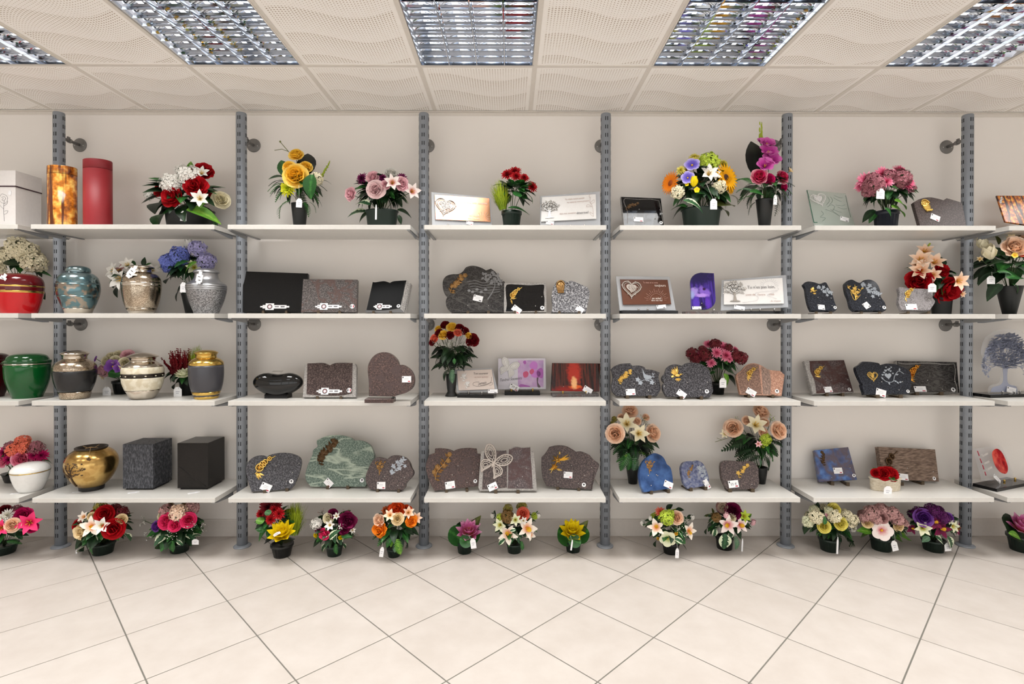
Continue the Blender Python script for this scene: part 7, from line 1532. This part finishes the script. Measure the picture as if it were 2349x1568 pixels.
B.fl('rose', 'hot', [(1600, 272, 70), (1680, 312, 56), (1812, 262, 64)]).fl('rose', 'purple', [(1500, 322, 48)]).fl('hydrangea', 'peach', [(1720, 190, 76)]).fl('hydrangea', 'dusty', [(1600, 172, 60), (1845, 155, 66)]).fl('rose', 'cream', [(1550, 222, 36), (1732, 222, 42)]).fl('hydrangea', 'brown', [(1790, 130, 50), (1640, 130, 36)]); B.fl('spray', 'white', [(1430, 410, 44), (1660, 400, 50), (1385, 265, 44), (1830, 320, 50), (1960, 332, 36)]); B.leaves(38, MX, ('broad', 'wide')); B.leaf(1700, 460, 1760, 500, 'broad', 'var', (-.11, -.11)); B.leaf(1850, 420, 1950, 390, 'broad', 'var'); B.leaf(1640, 400, 1540, 360, 'broad', 'var', (-.1, -.1)); B.leaf(1660, 460, 1650, 580, 'wide', 'mid', (-.1, -.1)); B.leaf(1600, 430, 1490, 500, 'broad', 'mid'); B.stems().tag(1880, 470, 64, 52, 0, yo=-.06)
B = floor_b('red geranium, yellow lotus and green needle grass in a black ribbed pot', 'B', 548, 768, ('pot', 122, 92, 590), (480, 330, 270, 230), 44, potm=POT_BLACK)
B.fl('mum', 'dkred', [(380, 165, 108), (470, 160, 70)]).fl('mum', 'red', [(295, 245, 60), (455, 195, 60), (510, 245, 66), (410, 312, 60)]).fl('lotus', 'bright', [(545, 480, 138, -.10)], d=(.05, -.5, 1)); B.tuft('grass', 'needle', 690, 480, 380, .75, -.01, .12); B.tuft('grass', 'needle', 660, 480, 360, .6, .02, .02); B.leaf(340, 330, 240, 325, 'round', 'light', (-.09, -.1)); B.leaf(360, 440, 240, 420, 'wide', 'mid', (-.09, -.1), 1.1); B.leaf(420, 240, 345, 225, 'round', 'mid', (-.12, -.12)); B.leaf(430, 540, 300, 570, 'broad', 'black'); B.leaf(560, 580, 690, 520, 'broad', 'black', (-.12, -.1)); B.leaves(24, ('dark', 'mid'), ('wide', 'broad')); B.stems().tag(485, 478, 85, 30, -28, yo=-.17)
B = floor_b('burgundy peony and pink rose arrangement with trailing ivy in a green pot', 'B', 1160, 752, ('pot', 96, 78, 600), (1165, 400, 265, 220), 45)
B.fl('peony', 'burg', [(1312, 332, 100), (1140, 242, 56), (972, 422, 46), (1270, 425, 62)]).fl('hydrangea', 'white', [(955, 362, 66)]).fl('rose', 'cream', [(1090, 292, 60)]).fl('rose', 'hot', [(1040, 482, 62)]).fl('lily', 'white', [(1185, 272, 36), (1240, 390, 30), (1110, 378, 52), (1370, 432, 34)]).fl('peony', 'bright', [(940, 497, 30), (1232, 522, 24)]).fl('spray', 'dusty', [(1010, 220, 44), (1290, 230, 50), (1400, 500, 40)]); B.leaves(40, MX, ('broad', 'wide')).behind('peony', 'burg', 3, 60); B.leaf(1100, 540, 1190, 430, 'broad', 'var', (-.12, -.14)); B.leaf(1060, 600, 985, 700, 'broad', 'var'); B.leaf(1180, 590, 1170, 735, 'fern', 'mid', (-.1, -.1)); B.leaf(1090, 590, 1030, 690, 'thin', 'var', (-.1, -.1)); B.leaf(1260, 600, 1310, 650, 'broad', 'var'); B.leaf(1000, 560, 870, 620, 'broad', 'dark'); B.leaf(1240, 510, 1360, 500, 'broad', 'mid', (-.1, -.1)); B.stems()
B = floor_b('orange and peach ranunculus arrangement in a green pot', 'B', 1858, 762, ('pot', 82, 66, 640), (1880, 390, 275, 240), 46)
B.fl('peony', 'orange', [(1690, 425, 88), (2060, 332, 70)]).fl('peony', 'peach', [(1680, 320, 70)]).fl('peony', 'redorange', [(1900, 195, 92), (2005, 195, 60), (1830, 180, 50)]).fl('rose', 'yelpeach', [(1900, 302, 66)]).fl('mum', 'rust', [(1760, 202, 56)]).fl('lily', 'peach', [(1812, 262, 62), (2025, 232, 62), (2115, 292, 60)]); B.leaves(40, FD, ('broad', 'fern')).behind('peony', 'orange', 3, 60); B.leaf(1880, 530, 1940, 740, 'fern', 'light', (-.1, -.1)); B.leaf(1840, 540, 1740, 640, 'broad', 'mid', (-.1, -.1)); B.leaf(1850, 560, 1800, 640, 'broad', 'light', (-.1, -.1)); B.leaf(1960, 520, 2060, 620, 'fern', 'dark'); B.leaf(1980, 450, 2120, 460, 'broad', 'dark'); B.leaf(1870, 620, 1860, 710, 'broad', 'grey', (-.09, -.09)); B.stems().tag(1715, 690, 46, 115, 8, (1725, 540), yo=-.1)
for lab, bay, x, y, hx, hy, col, tg, sd in (('pink lotus with a dish leaf in a small green pot', 'C', 540, 720, 590, 430, 'lotuspink', (640, 590, 62, 115, -8, (590, 505)), 47), ('yellow lotus with a dish leaf in a small green pot', 'C', 1812, 706, 1800, 430, 'bright', (1795, 610, 18, 120, 8, (1780, 500)), 49)):
    B = floor_b(lab, bay, x, y, ('pot', 92, 76, 565), (hx-30, 450, 190, 150), sd, name='lotus_pot')
    B.fl('lotus', col, [(hx, hy+35, 135, -.03)], d=(0.03, -.55, 1)); 
    for q in ((x, 560, x-190, 440, (0, -.02)), (x+20, 540, x+185, 440, (.0, -.02)), (x-20, 520, x-30, 330, (.04, .06)), (x-60, 540, x+90, 590, (-.09, -.09))): B.leaf(q[0], q[1], q[2], q[3], 'round', 'dark' if q[4][0] > .01 else 'mid', q[4], 1.0, .75)
    B.leaf(x+40, 520, x+150, 280 if sd == 47 else 330, 'broad', 'olive', (.0, -.01)); B.stems().tag(*tg[:5], tg[5], yo=-.14)
B = floor_b('white orchid and orange rose arrangement with seed heads in a green pot', 'C', 1122, 716, ('pot', 86, 74, 585), (1130, 390, 265, 225), 48)
B.fl('orchid', 'whitepeach', [(1050, 480, 104), (1272, 412, 104), (1310, 490, 60)]).fl('rose', 'coral', [(1225, 245, 70)]).fl('hydrangea', 'olive', [(1050, 192, 56), (1210, 165, 60)]).fl('hydrangea', 'brown', [(1045, 282, 76)]).fl('hydrangea', 'lime', [(960, 285, 44), (1355, 270, 40)]).fl('lily', 'greenwhite', [(960, 375, 70), (1135, 315, 62)]).fl('lily', 'white', [(1228, 325, 40)]).fl('tulip', 'white', [(868, 270, 36), (1402, 270, 36)], d=(0, -.3, 1)); B.leaves(40, MX, ('broad', 'wide')); B.leaf(880, 300, 890, 210, 'broad', 'dark', (0, 0)); B.leaf(1370, 300, 1390, 215, 'broad', 'mid', (0, 0)); B.leaf(1010, 540, 930, 605, 'wide', 'var', (-.1, -.1)); B.leaf(1200, 560, 1230, 680, 'fern', 'mid', (-.1, -.1)); B.leaf(1140, 430, 1070, 440, 'wide', 'var', (-.16, -.16)); B.leaf(1120, 540, 1060, 620, 'thin', 'var', (-.12, -.12)); B.stems()
B = floor_b('orange rose, hellebore and orchid arrangement in a black pot', 'D', 810, 728, ('pot', 98, 78, 570), (785, 390, 300, 220), 50, potm=POT_BLACK)
B.fl('rose', 'peach', [(882, 288, 72)]).fl('mum', 'coral', [(690, 222, 58)]).fl('hydrangea', 'lime', [(755, 292, 82), (800, 250, 50)]).fl('orchid', 'whitepeach', [(640, 402, 88), (1022, 442, 88)]).fl('pansy', 'greenwhite', [(772, 528, 82)]).fl('tulip', 'white', [(478, 356, 36), (1062, 290, 36), (570, 302, 28)], d=(0, -.3, 1)).fl('spray', 'white', [(930, 440, 50), (985, 320, 40)]).fl('peony', 'yellow', [(875, 475, 24), (665, 535, 20)]); B.leaves(40, MX, ('broad', 'wide')).behind('hydrangea', 'lime', 2, 60); B.leaf(560, 370, 480, 340, 'broad', 'mid'); B.leaf(760, 190, 830, 130, 'wide', 'dark', (0, 0)); B.leaf(870, 200, 970, 185, 'broad', 'dark', (0, 0)); B.leaf(860, 540, 975, 585, 'wide', 'var', (-.12, -.12)); B.leaf(1000, 300, 1080, 250, 'broad', 'dark', (0, 0)); B.leaf(680, 530, 585, 590, 'broad', 'dark'); B.leaf(940, 590, 1010, 670, 'thin', 'dark'); B.stems().tag(885, 705, 40, 112, 2, (880, 580), yo=-.13)
B = floor_b('burgundy rose and white orchid arrangement with ivy in a black pot', 'D', 1440, 676, ('pot', 96, 84, 510), (1480, 340, 290, 210), 51, potm=POT_BLACK)
B.fl('rose', 'burg', [(1542, 212, 88), (1580, 240, 50)]).fl('rose', 'creamburg', [(1420, 168, 66)]).fl('orchid', 'whitepink', [(1480, 372, 98), (1622, 375, 84)]).fl('tulip', 'pink', [(1455, 268, 36), (1772, 352, 38)], d=(.2, -.3, 1)).fl('lily', 'lime', [(1660, 272, 62)]).fl('hydrangea', 'brown', [(1345, 285, 52)]).fl('rose', 'cream', [(1530, 290, 44)]); B.leaves(40, MX, ('broad', 'wide')); B.leaf(1440, 480, 1445, 670, 'wide', 'var', (-.12, -.13), 1.3); B.leaf(1330, 420, 1320, 520, 'wide', 'var', (-.1, -.1)); B.leaf(1300, 260, 1215, 235, 'broad', 'olive'); B.leaf(1310, 240, 1300, 180, 'broad', 'maroon' if False else 'olive', (0, 0)); B.leaf(1700, 300, 1755, 240, 'broad', 'light', (0, 0)); B.leaf(1290, 380, 1175, 440, 'broad', 'dark'); B.leaf(1560, 500, 1610, 680, 'fern', 'grey', (-.08, -.08)); B.stems().tag(1648, 610, 18, 150, 3, yo=-.05)
B = floor_b('pale yellow rose and cream hydrangea arrangement in a green pot', 'E', 440, 588, ('pot', 98, 78, 435), (450, 285, 265, 180), 52)
B.fl('rose', 'lemon', [(385, 332, 56), (552, 300, 60), (482, 158, 56)]).fl('hydrangea', 'cream', [(310, 232, 66), (642, 262, 66), (480, 225, 60), (600, 212, 50)]).fl('hydrangea', 'greenwhite', [(230, 282, 52), (290, 172, 46), (430, 175, 40)]).fl('mum', 'white', [(682, 348, 42)]).fl('rose', 'pink', [(430, 210, 26)]); B.leaves(40, FD, ('broad', 'fern')).behind('hydrangea', 'cream', 3, 55); B.leaf(320, 150, 325, 85, 'wide', 'dark', (0, 0)); B.leaf(430, 130, 435, 92, 'wide', 'dark', (0, 0)); B.leaf(560, 400, 720, 490, 'fern', 'dark'); B.leaf(520, 380, 700, 420, 'broad', 'dark'); B.leaf(390, 310, 400, 235, 'broad', 'mid', (-.15, -.15)); B.leaf(250, 320, 185, 360, 'broad', 'dark'); B.stems().tag(518, 515, 18, 165, 2, (510, 390), yo=-.09)
B = floor_b('dusty pink hydrangea arrangement with one white pansy in a green pot', 'E', 950, 582, ('pot', 98, 82, 425), (960, 285, 255, 160), 53)
B.fl('hydrangea', 'dusty', [(850, 202, 76), (945, 165, 60), (1050, 205, 70), (1105, 255, 60), (895, 255, 52), (780, 250, 44), (1170, 300, 40)]).fl('rose', 'yelpeach', [(812, 292, 46), (1118, 322, 52)]).fl('rose', 'dusty', [(960, 245, 50), (870, 215, 40)]).fl('pansy', 'whitepink', [(950, 365, 82)]).fl('spray', 'white', [(880, 270, 44), (1090, 270, 44), (1195, 355, 30)]); B.leaves(36, FD, ('broad', 'wide')).behind('hydrangea', 'dusty', 3, 55); B.leaf(850, 380, 720, 360, 'wide', 'light', (-.08, -.08)); B.leaf(830, 400, 720, 420, 'broad', 'light'); B.leaf(1080, 390, 1280, 412, 'broad', 'light'); B.leaf(1060, 430, 1190, 455, 'broad', 'light'); B.stems().tag(1078, 518, 58, 100, -14, (1070, 370), yo=-.1)
B = floor_b('deep purple rose and orchid arrangement in a green pot', 'E', 1460, 590, ('pot', 98, 82, 450), (1460, 290, 260, 170), 54)
B.fl('rose', 'purple', [(1362, 242, 78), (1610, 245, 46)]).fl('hydrangea', 'dkpurple', [(1450, 182, 70), (1540, 242, 60), (1310, 190, 52)]).fl('orchid', 'burg', [(1535, 355, 74), (1475, 292, 60), (1690, 352, 60), (1250, 350, 46)]).fl('lily', 'greenwhite', [(1350, 342, 64), (1640, 325, 52), (1608, 275, 30)]); B.leaves(40, ('dark', 'mid', 'var', 'dark'), ('broad', 'wide')).behind('hydrangea', 'dkpurple', 3, 55); B.leaf(1250, 230, 1205, 165, 'broad', 'dark'); B.leaf(1480, 430, 1580, 500, 'wide', 'var', (-.12, -.11)); B.leaf(1600, 430, 1660, 560, 'wide', 'var', (-.09, -.09)); B.leaf(1420, 430, 1350, 480, 'wide', 'grey', (-.11, -.11)); B.leaf(1290, 320, 1220, 300, 'wide', 'mid'); B.stems().tag(1600, 530, 62, 80, -6, (1580, 400), yo=-.08)
B = floor_b('pink lotus with broad leaves in a green pot at the picture edge', 'E', 2330, 596, ('pot', 118, 92, 410), (2320, 330, 200, 130), 55, name='lotus_pot')
B.fl('lotus', 'lotuspink', [(2330, 345, 130, -.03)], d=(0, -.45, 1)); B.leaf(2330, 400, 2120, 290, 'round', 'dark', (-.01, -.03), 1, .75); B.leaf(2300, 400, 2500, 320, 'round', 'mid', (0, 0), 1, .75); B.leaf(2200, 400, 2360, 440, 'broad', 'light', (-.1, -.1)); B.leaf(2330, 380, 2330, 230, 'round', 'dark', (.05, .07), 1, .75); B.stems()
